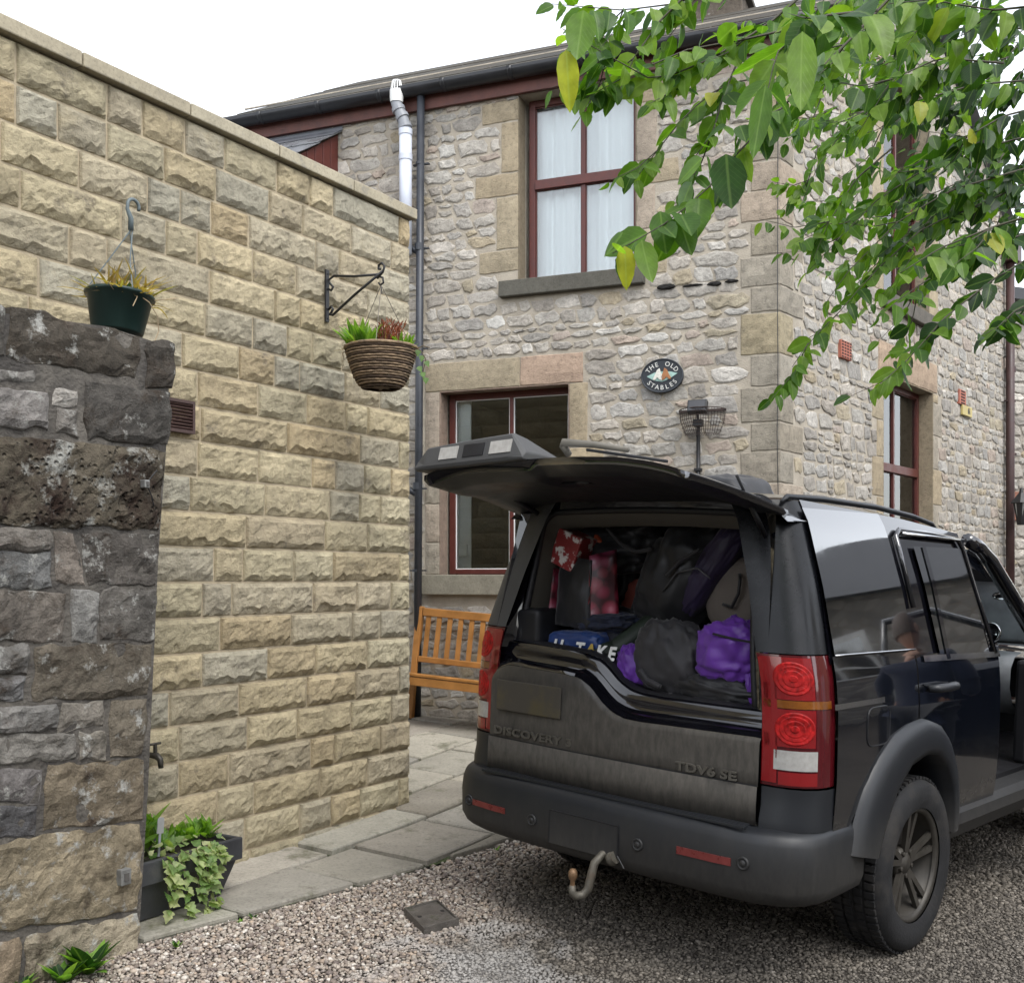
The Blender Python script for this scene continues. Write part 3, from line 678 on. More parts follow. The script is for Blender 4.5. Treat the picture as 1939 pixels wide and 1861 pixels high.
# quoins on the corner, seen on both faces
z = ZG+.1; i = 0
while z < ZE+.02:
    h = random.uniform(.2, .33); h = min(h, ZE+.04-z)
    if h < .08: break
    a, b = (.30, .24) if i % 2 else (.22, .42); tn = random.choice([YS, GS, GB, PK, (.29, .25, .17)])
    ashlar(front, FC-a, FC+.006, z+.006, z+h-.006, tn, .014, 'quoin', .009); holesF.append((FC-a-.012, FC+.1, z, z+h))
    ashlar(sidew, -.006, b, z+.006, z+h-.006, tn, .014, 'quoin', .009); holesS.append((-.1, b+.012, z, z+h))
    z += h; i += 1
# side windows: lintels, jambs, sill
ashlar(sidew, sl_l-.12, sl_r+.12, sl_t+.004, sl_t+.30, (.33, .25, .18), .016, 'lintel', .005); holesS.append((sl_l-.14, sl_r+.14, sl_t, sl_t+.31))
ashlar(sidew, su_l-.12, su_r+.12, su_t+.004, su_t+.28, GS, .016, 'lintel', .005); holesS.append((su_l-.14, su_r+.14, su_t, su_t+.29))
sill(sidew, su_l-.10, su_r+.10, su_b-.14, su_b, (.11, .10, .085)); holesS.append((su_l-.12, su_r+.12, su_b-.15, su_b)); sill(sidew, sl_l-.1, sl_r+.1, sl_b-.15, sl_b, (.2, .18, .14)); holesS.append((sl_l-.12, sl_r+.12, sl_b-.16, sl_b))
for (a0, a1, zb, zt_) in ((su_l, su_r, su_b, su_t), (sl_l, sl_r, sl_b, sl_t)):
    z = zb; i = 0
    while z < zt_-.05:
        h = min(random.uniform(.26, .42), zt_-z); w = .16 if i % 2 else .27
        ashlar(sidew, a0-w, a0-.004, z+.005, z+h-.005, YS); ashlar(sidew, a1+.004, a1+w, z+.005, z+h-.005, random.choice([YS, GS])); holesS += [(a0-w-.01, a0, z, z+h), (a1, a1+w+.01, z, z+h)]; z += h; i += 1
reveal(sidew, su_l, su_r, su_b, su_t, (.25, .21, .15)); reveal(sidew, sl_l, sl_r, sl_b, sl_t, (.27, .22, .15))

# rubble
RP = [(.36, .335, .295), (.41, .38, .335), (.31, .285, .25), (.46, .43, .385), (.36, .31, .225), (.37, .31, .26), (.33, .31, .28), (.50, .475, .43)]
def rub_tint(): return vary(random.choices(RP, [6, 5, 4, 2, 1.5, 1.2, 3, .6])[0], .09)
polys = rubble_field(TL-.2, FC, ZG, ZE+.06, holesF+[(FH[0][0], FH[0][1], FH[0][2], 9), FH[1]], .065, .135, .09, .25)
vis = []
for p in polys:
    c = np.mean(p, 0); w = FW.w(c[0], 0, c[1]); px = 969.5+FPX*w[0]/w[1]; py = YH-FPX*(w[2]-EYE)/w[1]
    ar = .5*abs(sum(p[i][0]*p[(i+1) % len(p)][1]-p[(i+1) % len(p)][0]*p[i][1] for i in range(len(p))))
    see = (645 < px < 1490 and 170 < py < 860 and (px > 800 or py < 400)) or (775 < px < 1000 and 1120 < py < 1400)
    vis.append((0 if see else 1, -ar, p, px, py))
vis.sort(key=lambda q: q[:2]); rest = MB()
for k, (nv, ar, p, px, py) in enumerate(vis):
    tn = rub_tint(); pr = random.uniform(.004, .013)
    if k < 290 and nv == 0: rubble_poly(p, pr, tn).obj('stone', M_RUB, front)
    else: rubble_poly(p, pr, tn, rest)
tag(rest.obj('rubble_stones', M_RUB, front), kind='stuff')
polys = rubble_field(.0, SL, ZG, ZE+1.6, holesS+SH, .065, .145, .09, .28); rest = MB()
for p in polys:
    c = np.mean(p, 0)
    if c[1] < gz_(max(0, min(SL, c[0])))-.1: rubble_poly(p, random.uniform(.004, .014), rub_tint(), rest)
tag(rest.obj('rubble_stones', M_RUB, sidew), kind='stuff')

for (px, py, w, h) in ((1262, 544, 36, 15), (1313, 541, 42, 9), (1353, 538, 28, 12), (1386, 533, 26, 9)):
    a0, b0 = FW.hit(px-w/2, py+h/2); a1, b1 = FW.hit(px+w/2, py-h/2); rubble_poly([(a0+(a1-a0)*(.5+.5*math.cos(q)*(1+.2*nz(q, px))), b0+(b1-b0)*(.5+.5*math.sin(q)*(1+.3*nz(q, py)))) for q in np.linspace(0, 6.283, 13)[:-1]], .026, (.018, .017, .016)).obj('sooty_stone', M_SOOT, front)
# ------------------------------------------------------------------ windows
def window(parent, x0, x1, z0, z1, rec, zmid, mull, side_frame=.055, M=None, curtain=True, nm='window', label=None):
    """red timber casement: frame, transom, mullion, four panes; x0..z1 outer frame"""
    fr = MB(); f = side_frame; y0, y1 = rec, rec+.06
    fr.box(x0, x0+f, y0, y1, z0, z1); fr.box(x1-f, x1, y0, y1, z0, z1); fr.box(x0+f, x1-f, y0, y1, z1-f, z1); fr.box(x0+f, x1-f, y0, y1, z0, z0+f*.8)
    fr.box(x0+f, x1-f, y0-.012, y1-.004, zmid-.022, zmid+.06)
    w = fr.obj(nm, M_RED, parent, bevel=.004)
    if label: w['label'] = label
    for a, b in ((z0+f*.8, zmid-.022), (zmid+.06, z1-f)):
        mm = MB(); mm.box(mull-.018, mull+.018, y0+.006, y1-.006, a, b); mm.obj('mullion', M_RED, w, bevel=.003)
        for c, d in ((x0+f, mull-.018), (mull+.018, x1-f)):
            pn = MB(); pn.box(c, d, y0+.026, y0+.034, a, b); pn.obj('pane', M_GLASS, w)
            bd = MB(); e = .008
            for q in ((c, c+e, a, b), (d-e, d, a, b), (c+e, d-e, a, a+e), (c+e, d-e, b-e, b)): bd.box(q[0], q[1], y0+.018, y0+.025, q[2], q[3])
            bd.obj('glazing_bead', M_WHITEP if not curtain else M_RED, w)
    if curtain:
        n = 90; cm = MB(); P = []
        for zi in (z0, (z0+z1)/2, z1):
            P.append([(x0+(x1-x0)*i/n, rec+.13+.018*math.sin(i*.55+2*nz(i*.13))+.02*nz(i*.21, zi*.5), zi) for i in range(n+1)])
        cm.grid(P); cm.obj('net_curtain', M_CURT, w, smooth=True)
    return w
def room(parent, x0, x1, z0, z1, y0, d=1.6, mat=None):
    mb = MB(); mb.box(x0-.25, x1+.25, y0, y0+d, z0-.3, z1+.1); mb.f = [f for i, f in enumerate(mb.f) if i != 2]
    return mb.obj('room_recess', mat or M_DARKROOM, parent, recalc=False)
rc = .14
ux0, ux1 = FW.hit(1002, 400, rc)[0], u_r-.004; uz0 = u_b+.004; uz1 = ZE-.004; um = FW.hit(1104, 400, rc)[0]; uzm = FW.hit(1100, 344, rc)[1]
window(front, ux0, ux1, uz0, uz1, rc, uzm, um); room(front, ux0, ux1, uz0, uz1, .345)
lx0_, lx1_ = FW.hit(851, 900, rc)[0], l_r-.004; lm = FW.hit(968, 900, rc)[0]; lzm = FW.hit(900, 921, rc)[1]
lw = window(front, lx0_, lx1_, l_b+.004, l_t-.006, rc, lzm, lm, curtain=False)
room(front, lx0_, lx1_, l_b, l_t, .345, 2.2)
mb = MB(); mb.box(lx0_+.045, lx0_+.175, rc+.075, rc+.09, l_b, l_t); mb.obj('shutter_board', M_WHITEP, lw)
mb = MB(); a, b = FW.hit(868, 1043, rc+.07); mb.box(a-.0, a+.09, rc+.03+.02, rc+.074, b-.05, b+.06); mb.obj('sensor_box', M_WHITEP, lw, bevel=.006)
for k in range(6):
    x = lx0_+.52+k*.085
    if x < lx1_-.08 and abs(x-lm) > .03: mb = MB(); mb.box(x-.004, x+.004, rc+.12, rc+.13, l_b+.02, lzm-.03-(.0 if k < 4 else .02)); mb.obj('rail', M_WHITEP, lw)
s0, s1, smx = su_l+.004, SW.hit(1735, 400, rc)[0], SW.hit(1697, 400, rc)[0]
window(sidew, s0, s1, su_b+.004, su_t-.004, rc, (su_b+su_t)/2-.05, smx); room(sidew, s0, s1, su_b, su_t, .345)
s0, s1, smx = sl_l+.004, SW.hit(1740, 900, rc)[0], SW.hit(1694, 900, rc)[0]
window(sidew, s0, s1, sl_b+.004, sl_t-.004, rc, SW.hit(1700, 893, rc)[1], smx); room(sidew, s0, s1, sl_b, sl_t, .345)

# ------------------------------------------------------------------ eaves, roof, chimney
fb = MB(); fb.box(TL-1.2, FC+.16, -.05, -.012, ZE+.0, ZE+.13); fb.obj('fascia_board', M_FASC, house, bevel=.003)
sf = MB(); sf.box(TL-1.2, FC+.16, -.012, .34, ZE+.105, ZE+.13); sf.obj('soffit', M_FASC, house)
gt = MB(); ng = 9
P = []
for x in np.linspace(TL-1.3, FC+.2, 24):
    P.append([(x, -.118+.068*math.cos(math.pi+math.pi*k/ng), ZE+.178-.075*math.sin(math.pi*k/ng)) for k in range(ng+1)])
gt.grid(P); g_o = gt.obj('gutter', M_BLACKP, house, smooth=True); s_ = g_o.modifiers.new('s', 'SOLIDIFY'); s_.thickness = .006
for x in np.arange(TL-.9, FC+.2, .62):
    mb = MB(); mb.grid([[(xx, -.118+.073*math.cos(math.pi+math.pi*k/ng), ZE+.180-.081*math.sin(math.pi*k/ng)) for k in range(ng+1)] for xx in (x-.02, x+.02)]); o = mb.obj('gutter_bracket', M_BLACKP, g_o, smooth=True); o.modifiers.new('s', 'SOLIDIFY').thickness = .006
RL = DEP/2/math.cos(R_(RPT)); rb = MB()
e0, e1 = -.06, DEP/2
def roofp(x, s): # s along slope from the eave
    return (x, e0+s*math.cos(R_(RPT)), ZE+.16+s*math.sin(R_(RPT)))
n = len(rb.v)
RLs = (DEP/2-e0)/math.cos(R_(RPT)); X0, X1 = TL-1.6, FC+.12
sh = (FW.d@SW.d)/math.sin(ANG)
rb.add([roofp(X0, 0), (X1, *roofp(0, 0)[1:]), (X1+sh*DEP/2, *roofp(0, RLs)[1:]), roofp(X0, RLs), (X0, DEP, ZE+.1), (X1+sh*DEP, DEP, ZE+.1)], [(0, 1, 2, 3), (3, 2, 5, 4)])
roof = rb.obj('roof', M_LEAD, house)
nc = 4; ch = RLs/nc
for r in range(nc):
    x = X0+random.uniform(0, .5)
    while x < X1+sh*DEP/2*(r+.5)/nc-.05:
        w = random.choice([.62, .9, 1.15, 1.3]); xe = min(x+w, X1+sh*DEP/2*(r+.5)/nc)
        if xe-x < .1: break
        mb = MB(); vs = []
        for s, up in ((r*ch-.03, .012), ((r+1)*ch+.0, .004)):
            for hh in (0, .035):
                for xx in (x+.006, xe-.006):
                    q = roofp(xx, s); vs.append((q[0], q[1]-math.sin(R_(RPT))*(up+hh+.004), q[2]+math.cos(R_(RPT))*(up+hh+.004)))
        mb.add(vs, [(0, 1, 5, 4), (2, 6, 7, 3), (0, 2, 3, 1), (4, 5, 7, 6), (0, 4, 6, 2), (1, 3, 7, 5)]); mb.t = [vary((.06, .055, .046), .2)]*8
        mb.obj('roof_slab', M_ROOF, roof, bevel=.006); x += w
# mortar bands between the slabs
for r in (2,):
    q = roofp(0, r*ch-.03); mb = MB(); mb.bar((X0, q[1]-.03, q[2]+.035), (X1+.2, q[1]-.03, q[2]+.035), .022, .012); mb.obj('mortar_band', M_RUBM, roof)
# chimney with a metal flue cowl
chx = FW.hit(1050, 100)[0]+.75; chy = DEP/2
chm = thing('chimney', 'dark square chimney stack with metal flue on the house roof', 'chimney', MF @ Matrix.Translation((chx, chy, ZE+.16+RLs*math.sin(R_(RPT))-.25)))
mb = MB(); mb.box(-.32, .32, -.28, .28, 0, .36); mb.t = [(.12, .10, .08)]*8; mb.obj('stack', M_RUB, chm, bevel=.01)
mb = MB(); mb.box(-.38, .38, -.34, .34, .362, .42); mb.t = [(.11, .10, .085)]*8; mb.obj('cap', M_SILL, chm, bevel=.01)
mb = MB(); mb.lathe([(.07, .42), (.07, .62), (.10, .62), (.10, .66), (.02, .70)], 16); mb.obj('flue', M_('flue_metal', (.3, .31, .33), .35, metal=.8), chm, smooth=True)

# ------------------------------------------------------------------ pipes
def pipe_thing(name, label, pts, r, mat, collars=(), clips=(), wall=None):
    o = thing(name, label, 'pipe', loc=pts[-1]); b = Vector(pts[-1])
    mb = MB(); mb.tube([Vector(p)-b for p in pts], r, 14); mb.obj('pipe_run', mat, o, smooth=True)
    for c in collars:
        mb = MB(); mb.tube([Vector(c)-b+Vector((0, 0, -.03)), Vector(c)-b+Vector((0, 0, .03))], r*1.2, 14); mb.obj('collar', mat, o, smooth=False)
    for c in clips:
        w = Vector((FW.n[0], FW.n[1], 0)) if wall is None else Vector((wall.n[0], wall.n[1], 0)); d = Vector((FW.d[0], FW.d[1], 0)) if wall is None else Vector((wall.d[0], wall.d[1], 0))
        mb = MB(); p = Vector(c)-b; mb.bar(p-d*r*2.2+w*.03, p+d*r*2.2+w*.03, .03, .012); mb.tube([p+Vector((0, 0, -.012)), p+Vector((0, 0, .012))], r*1.12, 12); mb.obj('clip', mat, o)
    return o
def fp(px, py, off): t, z = FW.hit(px, py, off); return FW.w(t, off, z)
dpt = fp(797, 195, -.09)
dp = lambda py: fp(796-(py-195)*.008, py, -.09)
zt_ = ZE+.11; top = FW.w(FW.hit(797, 195, -.09)[0], -.09, zt_)
bot = FW.w(FW.hit(790, 1094, -.09)[0], -.09, gz(*FW.w(0, -.09, 0)[:2])+.02)
o = pipe_thing('drainpipe', 'dark grey round drainpipe beside the lower maroon window', [top, bot], .034, M_PIPE, [dp(468), dp(655), dp(920)], [dp(310), dp(470), dp(660), dp(925), dp(1080)])
for py_, dx in ((478, -.16), (936, -.17)):
    a = Vector(dp(py_)); mb = MB(); bb = Vector(bot); e = a+Vector((FW.d[0]*dx, FW.d[1]*dx, .10)); m1 = a+Vector((FW.d[0]*dx*.35, FW.d[1]*dx*.35, .03))
    mb.tube([a-bb, m1-bb, e-bb], .027, 10); mb.obj('branch', M_PIPE, o, smooth=True)
sp = lambda px, py: fp(px, py, -.16)
base = sp(768, 460)
so_ = thing('soil_vent_pipe', 'pale grey soil vent pipe with a ribbed cowl above the coping', 'pipe', loc=base); bb = Vector(base)
mb = MB(); mb.tube([Vector(sp(768, 250))-bb, Vector((0, 0, -.10))], .055, 18); mb.obj('pipe_run', M_GREYP, so_, smooth=True)
for py_ in (252, 300):
    mb = MB(); c = Vector(sp(768, py_))-bb; mb.tube([c+Vector((0, 0, -.02)), c+Vector((0, 0, .03))], .06, 18); mb.obj('collar', M_GREYP, so_)
pp = [Vector(sp(x, y))-bb for x, y in ((768, 262), (767, 240), (762, 222), (755, 208), (751, 196), (751, 184))]
mb = MB(); mb.tube(pp, .05, 16); mb.obj('elbow', M_GREYD, so_, smooth=True)
for k in (1, 2, 3): mb = MB(); d = (pp[k+1]-pp[k]).normalized()*.018; mb.tube([pp[k]-d, pp[k]+d], .059, 16); mb.obj('elbow_ring', M_GREYD, so_)
c = pp[-1]; mb = MB(); mb.lathe([(.056, -.05), (.06, 0.0), (.06, .055)], 20, Matrix.Translation(c)); mb.obj('cowl_collar', M_WHITEP, so_, smooth=True)
for k in range(14):
    a = 2*math.pi*k/14; mb = MB(); mb.bar(c+Vector((.054*math.cos(a), .054*math.sin(a), .055)), c+Vector((.036*math.cos(a), .036*math.sin(a), .14)), .008, .006); mb.obj('cowl_rib', M_WHITEP, so_)
mb = MB(); mb.lathe([(.0, .15), (.036, .138), (.04, .13)], 16, Matrix.Translation(c)); mb.obj('cowl_cap', M_GREYP, so_, smooth=True)
# brown pipe at the far end of the side wall
def sp_(px, py, off): t, z = SW.hit(px, py, off); return SW.w(t, off, z)
t_, _ = SW.hit(1913, 1000, -.08); a = SW.w(t_, -.08, SW.hit(1910, 495, -.08)[1]); b = SW.w(t_, -.08, .1)
M_BRP = M_('brown_pipe', (.045, .022, .02), .5)
o = pipe_thing('brown_downpipe', 'brown downpipe with square hopper at the far end of the side wall', [a, b], .05, M_BRP, [sp_(1914, 700, -.08)], [sp_(1914, 760, -.08), sp_(1916, 860, -.08)], SW)
mb = MB(); mb.box(-.13, .13, -.1, .1, 0, .2, Matrix.Translation(Vector(a)-Vector(b)) @ Matrix.Rotation(SW.ang, 4, 'Z')); mb.obj('hopper', M_BRP, o, bevel=.01)

# ------------------------------------------------------------------ lean-to roof behind the block wall
CK = Wall(FW.w(FW.hit(643, 300)[0], 0, 0)[:2], BW.d)
ck_o = thing('lean_to', 'low lean-to with slate roof and maroon boarded cheek behind the coping', 'lean-to', CK.mat())
ta, za = CK.hit(642, 250); tb, zb = CK.hit(560, 292); sl_ = (za-zb)/(ta-tb)
x = ta-.01; 
while x > tb-.9:
    w = .105; zt0, zt1 = za+(x-w-ta)*sl_, za+(x-ta)*sl_
    mb = MB(); mb.prism([(x-w+.003, zb-1.0), (x-.003, zb-1.0), (x-.003, zt1-.02), (x-w+.003, zt0-.02)], .0, .02, 'y'); mb.obj('board', M_RED, ck_o, bevel=.004); x -= w
ldir = CK.mat().inverted().to_3x3() @ Vector((-FW.d[0], -FW.d[1], 0))
for r in range(4):
    t0 = ta-.0-r*.30; t1 = t0-.33; x = 0
    while x < 2.6:
        w = .28; q = []
        for tt, up in ((t0, .0), (t1, .016)):
            for xx in (x+.004, x+w-.004):
                for hh in (0, .008): q.append(Vector((tt, 0, za+(tt-ta)*sl_+up+hh))+ldir*(xx-.04))
        mb = MB(); mb.add(q, [(0, 2, 6, 4), (1, 5, 7, 3), (0, 1, 3, 2), (4, 6, 7, 5), (0, 4, 5, 1), (2, 3, 7, 6)]); mb.obj('slate', M_SLATE, ck_o); x += w
q0 = Vector((ta, -.02, za+.012)); mb = MB(); hgt = ZE+.10-za
mb.add([q0+ldir*-.02, q0+ldir*2.6, q0+ldir*2.6+Vector((.0, 0, hgt)), q0+ldir*-.02+Vector((.0, 0, hgt)), q0+ldir*-.02+Vector((-.14, 0, -.14*sl_+.004)), q0+ldir*2.6+Vector((-.14, 0, -.14*sl_+.004))], [(0, 1, 2, 3), (0, 4, 5, 1)])
fo = mb.obj('flashing', M_LEAD, ck_o); fo.modifiers.new('s', 'SOLIDIFY').thickness = .004

# ------------------------------------------------------------------ fixings on the front of the house
sx, sz = FW.hit(1256, 713)
sg = thing('house_sign', 'oval dark slate house sign with pale lettering and two horse heads', 'sign', MF @ Matrix.Translation((sx, -.03, sz)))
SA, SB = .172, .135
def oval(a, b, y0, y1, n=40):
    mb = MB(); mb.prism([(a*math.cos(2*math.pi*k/n), b*math.sin(2*math.pi*k/n)) for k in range(n)], y0, y1, 'y'); return mb
oval(SA, SB, -.012, .03).obj('plaque', M_('slate_plaque', (.02, .024, .03), .5, var=.2), sg, bevel=.006)
M_LET = M_('pale_lettering', (.62, .62, .58), .5, var=.1)
mb = MB(); nn = 40; rim = [(SA*.985*math.cos(2*math.pi*k/nn), -.013, SB*.985*math.sin(2*math.pi*k/nn)) for k in range(nn)]; mb.tube(rim, .006, 6, closed=True); mb.obj('rim', M_('sign_rim', (.03, .035, .042), .4), sg, smooth=True)
def arc_text(word, a0, a1, ra, rb, flip):
    for i, ch_ in enumerate(word):
        if ch_ == ' ': continue
        th = a0+(a1-a0)*i/(len(word)-1); me = text_mesh(ch_, .052, .0015)
        x, zz_ = ra*math.cos(th), rb*math.sin(th)
        tx, tz = -ra*math.sin(th), rb*math.cos(th); an = math.atan2(tz, tx)+(math.pi if not flip else 0)
        Mx = Matrix.Translation((x, -.0145, zz_)) @ Matrix.Rotation(-an, 4, 'Y') @ Matrix.Rotation(R_(90), 4, 'X')
        child('letter', me, sg, Mx, M_LET)
arc_text('THE OLD', R_(152), R_(28), SA*.74, SB*.70, False)
arc_text('STABLES', R_(214), R_(326), SA*.74, SB*.72, True)
mb = MB(); mb.prism([(-.125, .0), (-.06, .028), (.0, .034), (.07, .028), (.128, .012), (.06, -.03), (.0, -.05), (-.07, -.035)], -.0165, -.011, 'y'); mb.obj('meadow_patch', M_('painted_meadow', (.28, .42, .38), .6, var=.25, vscale=30), sg)
def hhead(sx_, dx, col, nm):
    mb = MB(); prof = [(.0, .055), (.012, .045), (.028, .01), (.045, -.02), (.04, -.035), (.026, -.032), (.008, -.012), (-.006, -.03), (-.03, -.04), (-.036, -.01), (-.018, .03), (-.010, .06)]
    mb.prism([(dx+sx_*p[0], p[1]) for p in prof], -.024, -.0165, 'y'); mb.obj(nm, M_(nm+'_paint', col, .55, var=.2, vscale=40), sg, bevel=.002)
hhead(-1, -.028, (.6, .58, .52), 'horse_head'); hhead(1, .03, (.30, .13, .05), 'horse_head')
# flood light on a conduit above a wire trough
fx, fz = FW.hit(1328, 778)
fl = thing('flood_light', 'small black flood light standing above the wire wall basket', 'light', MF @ Matrix.Translation((fx, -.02, fz-.12)))
Rt = Matrix.Translation((0, -.12, .13)) @ Matrix.Rotation(R_(-16), 4, 'X')
mb = MB(); mb.box(-.078, .078, -.03, .03, -.05, .055, Rt); mb.obj('housing', M_BLACKM, fl, bevel=.008)
mb = MB(); mb.box(-.066, .066, -.034, -.0305, -.038, .044, Rt); mb.obj('lens', M_('lamp_glass', (.03, .03, .032), .06, spec=.8), fl)
mb = MB(); mb.tube([(0, -.12, .08), (0, -.11, .04), (0, -.05, .015), (0, .0, .0)], .012, 8); mb.box(-.035, .035, -.14, -.05, -.02, .035); mb.obj('bracket', M_BLACKM, fl, bevel=.004)
cz = FW.hit(1320, 900)[1]; mb = MB(); mb.tube([(-.02, -.0, .0), (-.02, -.0, cz-1.2-fz+.12)], .016, 10); mb.obj('conduit', M_BLACKM, fl, smooth=True)
for zq in (.35, .85): mb = MB(); mb.box(-.05, .01, -.022, .018, -zq-.01, -zq+.01); mb.obj('conduit_clip', M_BLACKM, fl)
wx, wz = FW.hit(1331, 797)
wb = thing('wire_basket', 'empty rusty wire trough basket fixed to the wall below the sign', 'basket', MF @ Matrix.Translation((wx, -.02, wz)))
M_RW = M_('rusty_wire', (.035, .022, .018), .7, var=.5, vscale=30)
for k in range(19):
    t = k/18; x = -.185+.37*t; ww = MB(); out = .17*math.sin(math.pi*min(1, max(0, t))**1)**.5 if 0 < t < 1 else 0
    ww.tube([(x, -out, .085), (x*.96, -out*.96, .0), (x*.75, -out*.6, -.10), (x*.6, 0, -.12)], .0022, 5); ww.obj('wire', M_RW, wb)
for k in range(8):
    h = k/7; sc = 1-.05*h if h < .5 else .975-.45*(h-.5); zz_ = .085-.2*h; ww = MB()
    ww.tube([((-.185+.37*t)*sc, -.17*math.sin(math.pi*t)**.5*sc if 0 < t < 1 else 0, zz_) for t in np.linspace(0, 1, 17)], .0022 if k else .004, 5); ww.obj('wire', M_RW, wb)
mb = MB(); mb.box(-.19, .19, .0, .006, .07, .09); mb.obj('back_rail', M_RW, wb)
# cable down the corner
mb = MB(); b_w = Vector(FW.w(FC-.01, -.03, .2))
pts = [Vector(FW.w(FC-.01+.012*nz(k*.5), -.03-.004*nz(k*.7, 3), .2+k*.28))-b_w for k in range(21)]
mb.tube(pts, .0035, 5); o = mb.obj('wall_cable', M_BLACKM); o.location = b_w; tag(o, 'thin black cable running down the corner of the house', 'cable')
# air bricks and the hydrant plate on the side wall
M_TERR = M_('terracotta', (.34, .12, .08), .8, var=.2, vscale=30); M_HOLE = M_('air_brick_hole', (.02, .01, .01), .9)
for (px, py, w, h, nx_, nz_) in ((1597, 664, .115, .155, 4, 6), (1818, 753, .115, .16, 1, 5)):
    t, z_ = SW.hit(px, py); mb = MB(); mb.box(t-w, t+w, -.03, .02, z_-h/2, z_+h/2); ab = mb.obj('air_brick', M_TERR, sidew, bevel=.004)
    for i in range(nx_):
        for j in range(nz_):
            cx = t-w+2*w*(i+.5)/nx_; cz_ = z_-h/2+h*(j+.5)/nz_; mb = MB(); mb.box(cx-w/nx_*.6, cx+w/nx_*.6, -.0325, -.03, cz_-h/nz_*.22, cz_+h/nz_*.22); mb.obj('slot', M_HOLE, ab)
t, z_ = SW.hit(1826, 779); hp = thing('hydrant_plate', 'small yellow wall plate with black figures on the side wall', 'sign', SW.mat() @ Matrix.Translation((t, -.03, z_)))
mb = MB(); mb.box(-.17, .17, -.006, .02, -.055, .055); mb.obj('plate', M_('yellow_plate', (.42, .34, .13), .5, var=.2), hp, bevel=.004)
me = text_mesh('61', .09, .001, bold=.003); child('figures', me, hp, Matrix.Translation((.05, -.0085, 0)) @ Matrix.Rotation(R_(90), 4, 'X'), M_BLACKM)
# cottage beyond the brown pipe
t_, _ = SW.hit(1919, 1000); NC_ = Wall(SW.w(SL+.9, .3, 0)[:2], (.93, .37))
nc_o = thing('far_cottage', 'stone cottage with red brown lintel beyond the brown downpipe', 'house', NC_.mat())
mb = MB(); mb.box(-.6, 5, 0, .3, -.1, 5.2); mb.t = [(.3, .27, .23)]*8; mb.obj('wall', M_RUB, nc_o)
rest = MB()
for p in rubble_field(-.6, 3.0, 0, 5.2, [(.0, 3.0, 2.35, 2.75)], .09, .2, .14, .4): rubble_poly(p, .018, rub_tint(), rest)
tag(rest.obj('rubble_stones', M_RUB, nc_o), kind='stuff')
mb = MB(); mb.box(.0, 3.0, -.03, .1, 2.36, 2.74); mb.obj('lintel', M_('red_sandstone', (.22, .10, .065), .8), nc_o, bevel=.01)
mb = MB(); mb.box(-.55, 4.9, -.3, .6, 5.2, 5.35); mb.obj('roof_edge', M_BLACKP, nc_o)
lt_p = at(1934, 968, 13.2); ln_o = thing('wall_lantern', 'dark metal wall lantern on the far cottage', 'lantern', loc=lt_p)
mb = MB(); mb.lathe([(.05, -.16), (.10, .10), (.13, .10), (.03, .22), (.015, .28)], 6); mb.obj('lantern_frame', M_BLACKM, ln_o)
mb = MB(); mb.lathe([(.044, -.15), (.092, .095)], 6, Matrix.Rotation(.3, 4, 'Z')); mb.obj('lantern_glass', M_('lantern_glass', (.4, .4, .38), .2), ln_o)

# ================================================================== THE CAR
yaw, pit, rol = R_(43.0), R_(-.4), R_(2.4); CT = np.array([1.08, 5.50, 0.0])
_f = np.array([math.sin(yaw)*math.cos(pit), math.cos(yaw)*math.cos(pit), math.sin(pit)]); _r = np.array([math.cos(yaw), -math.sin(yaw), 0]); _u = np.cross(_r, _f)
_r2 = _r*math.cos(rol)-_u*math.sin(rol); _u2 = _u*math.cos(rol)+_r*math.sin(rol); RM = np.stack([_f, _r2, _u2])
CARM = Matrix(((_f[0], -_r2[0], _u2[0], CT[0]), (_f[1], -_r2[1], _u2[1], CT[1]), (_f[2], -_r2[2], _u2[2], CT[2]), (0, 0, 0, 1)))
ccam = (np.array([0, 0, EYE])-CT)@RM.T
def cray(px, py): return raydir(px, py)@RM.T
def onx(px, py, x): d = cray(px, py); return ccam+d*((x-ccam[0])/d[0])
def ony(px, py, y): d = cray(px, py); return ccam+d*((y-ccam[1])/d[1])
YZ = [(.2, .86), (.45, .90), (.62, .925), (.85, .935), (1.1, .93), (1.25, .915), (1.32, .897), (1.6, .825), (1.85, .745), (1.93, .70), (2.0, .66)]
def Ys(z): return float(np.interp(z, [a for a, b in YZ], [b for a, b in YZ]))
def surf(px, py):
    z = 1.2
    for _ in range(25): p = ony(px, py, Ys(z)); z = p[2]
    return (p[0], p[2])
def cobj(mb, *a, **k): mb.map(lambda x, y, z: (x, -y, z)); return mb.obj(*a, **k)
def resample(pl, n):
    P = np.array(pl, float); s = np.concatenate([[0], np.cumsum(np.hypot(*np.diff(P, axis=0).T))]); t = np.linspace(0, s[-1], n)
    return np.stack([np.interp(t, s, P[:, k]) for k in range(P.shape[1])], 1)
def sidepanel(bottom, top, nu=16, nv=8, off=0., sgn=1, ysurf=None):
    B, T = resample(bottom, nu), resample(top, nu); mb = MB(); ys = ysurf or (lambda x, z: Ys(z))
    mb.grid([[(p[0], sgn*(ys(p[0], p[1])+off), p[1]) for p in B*(1-v)+T*v] for v in np.linspace(0, 1, nv)]); return mb
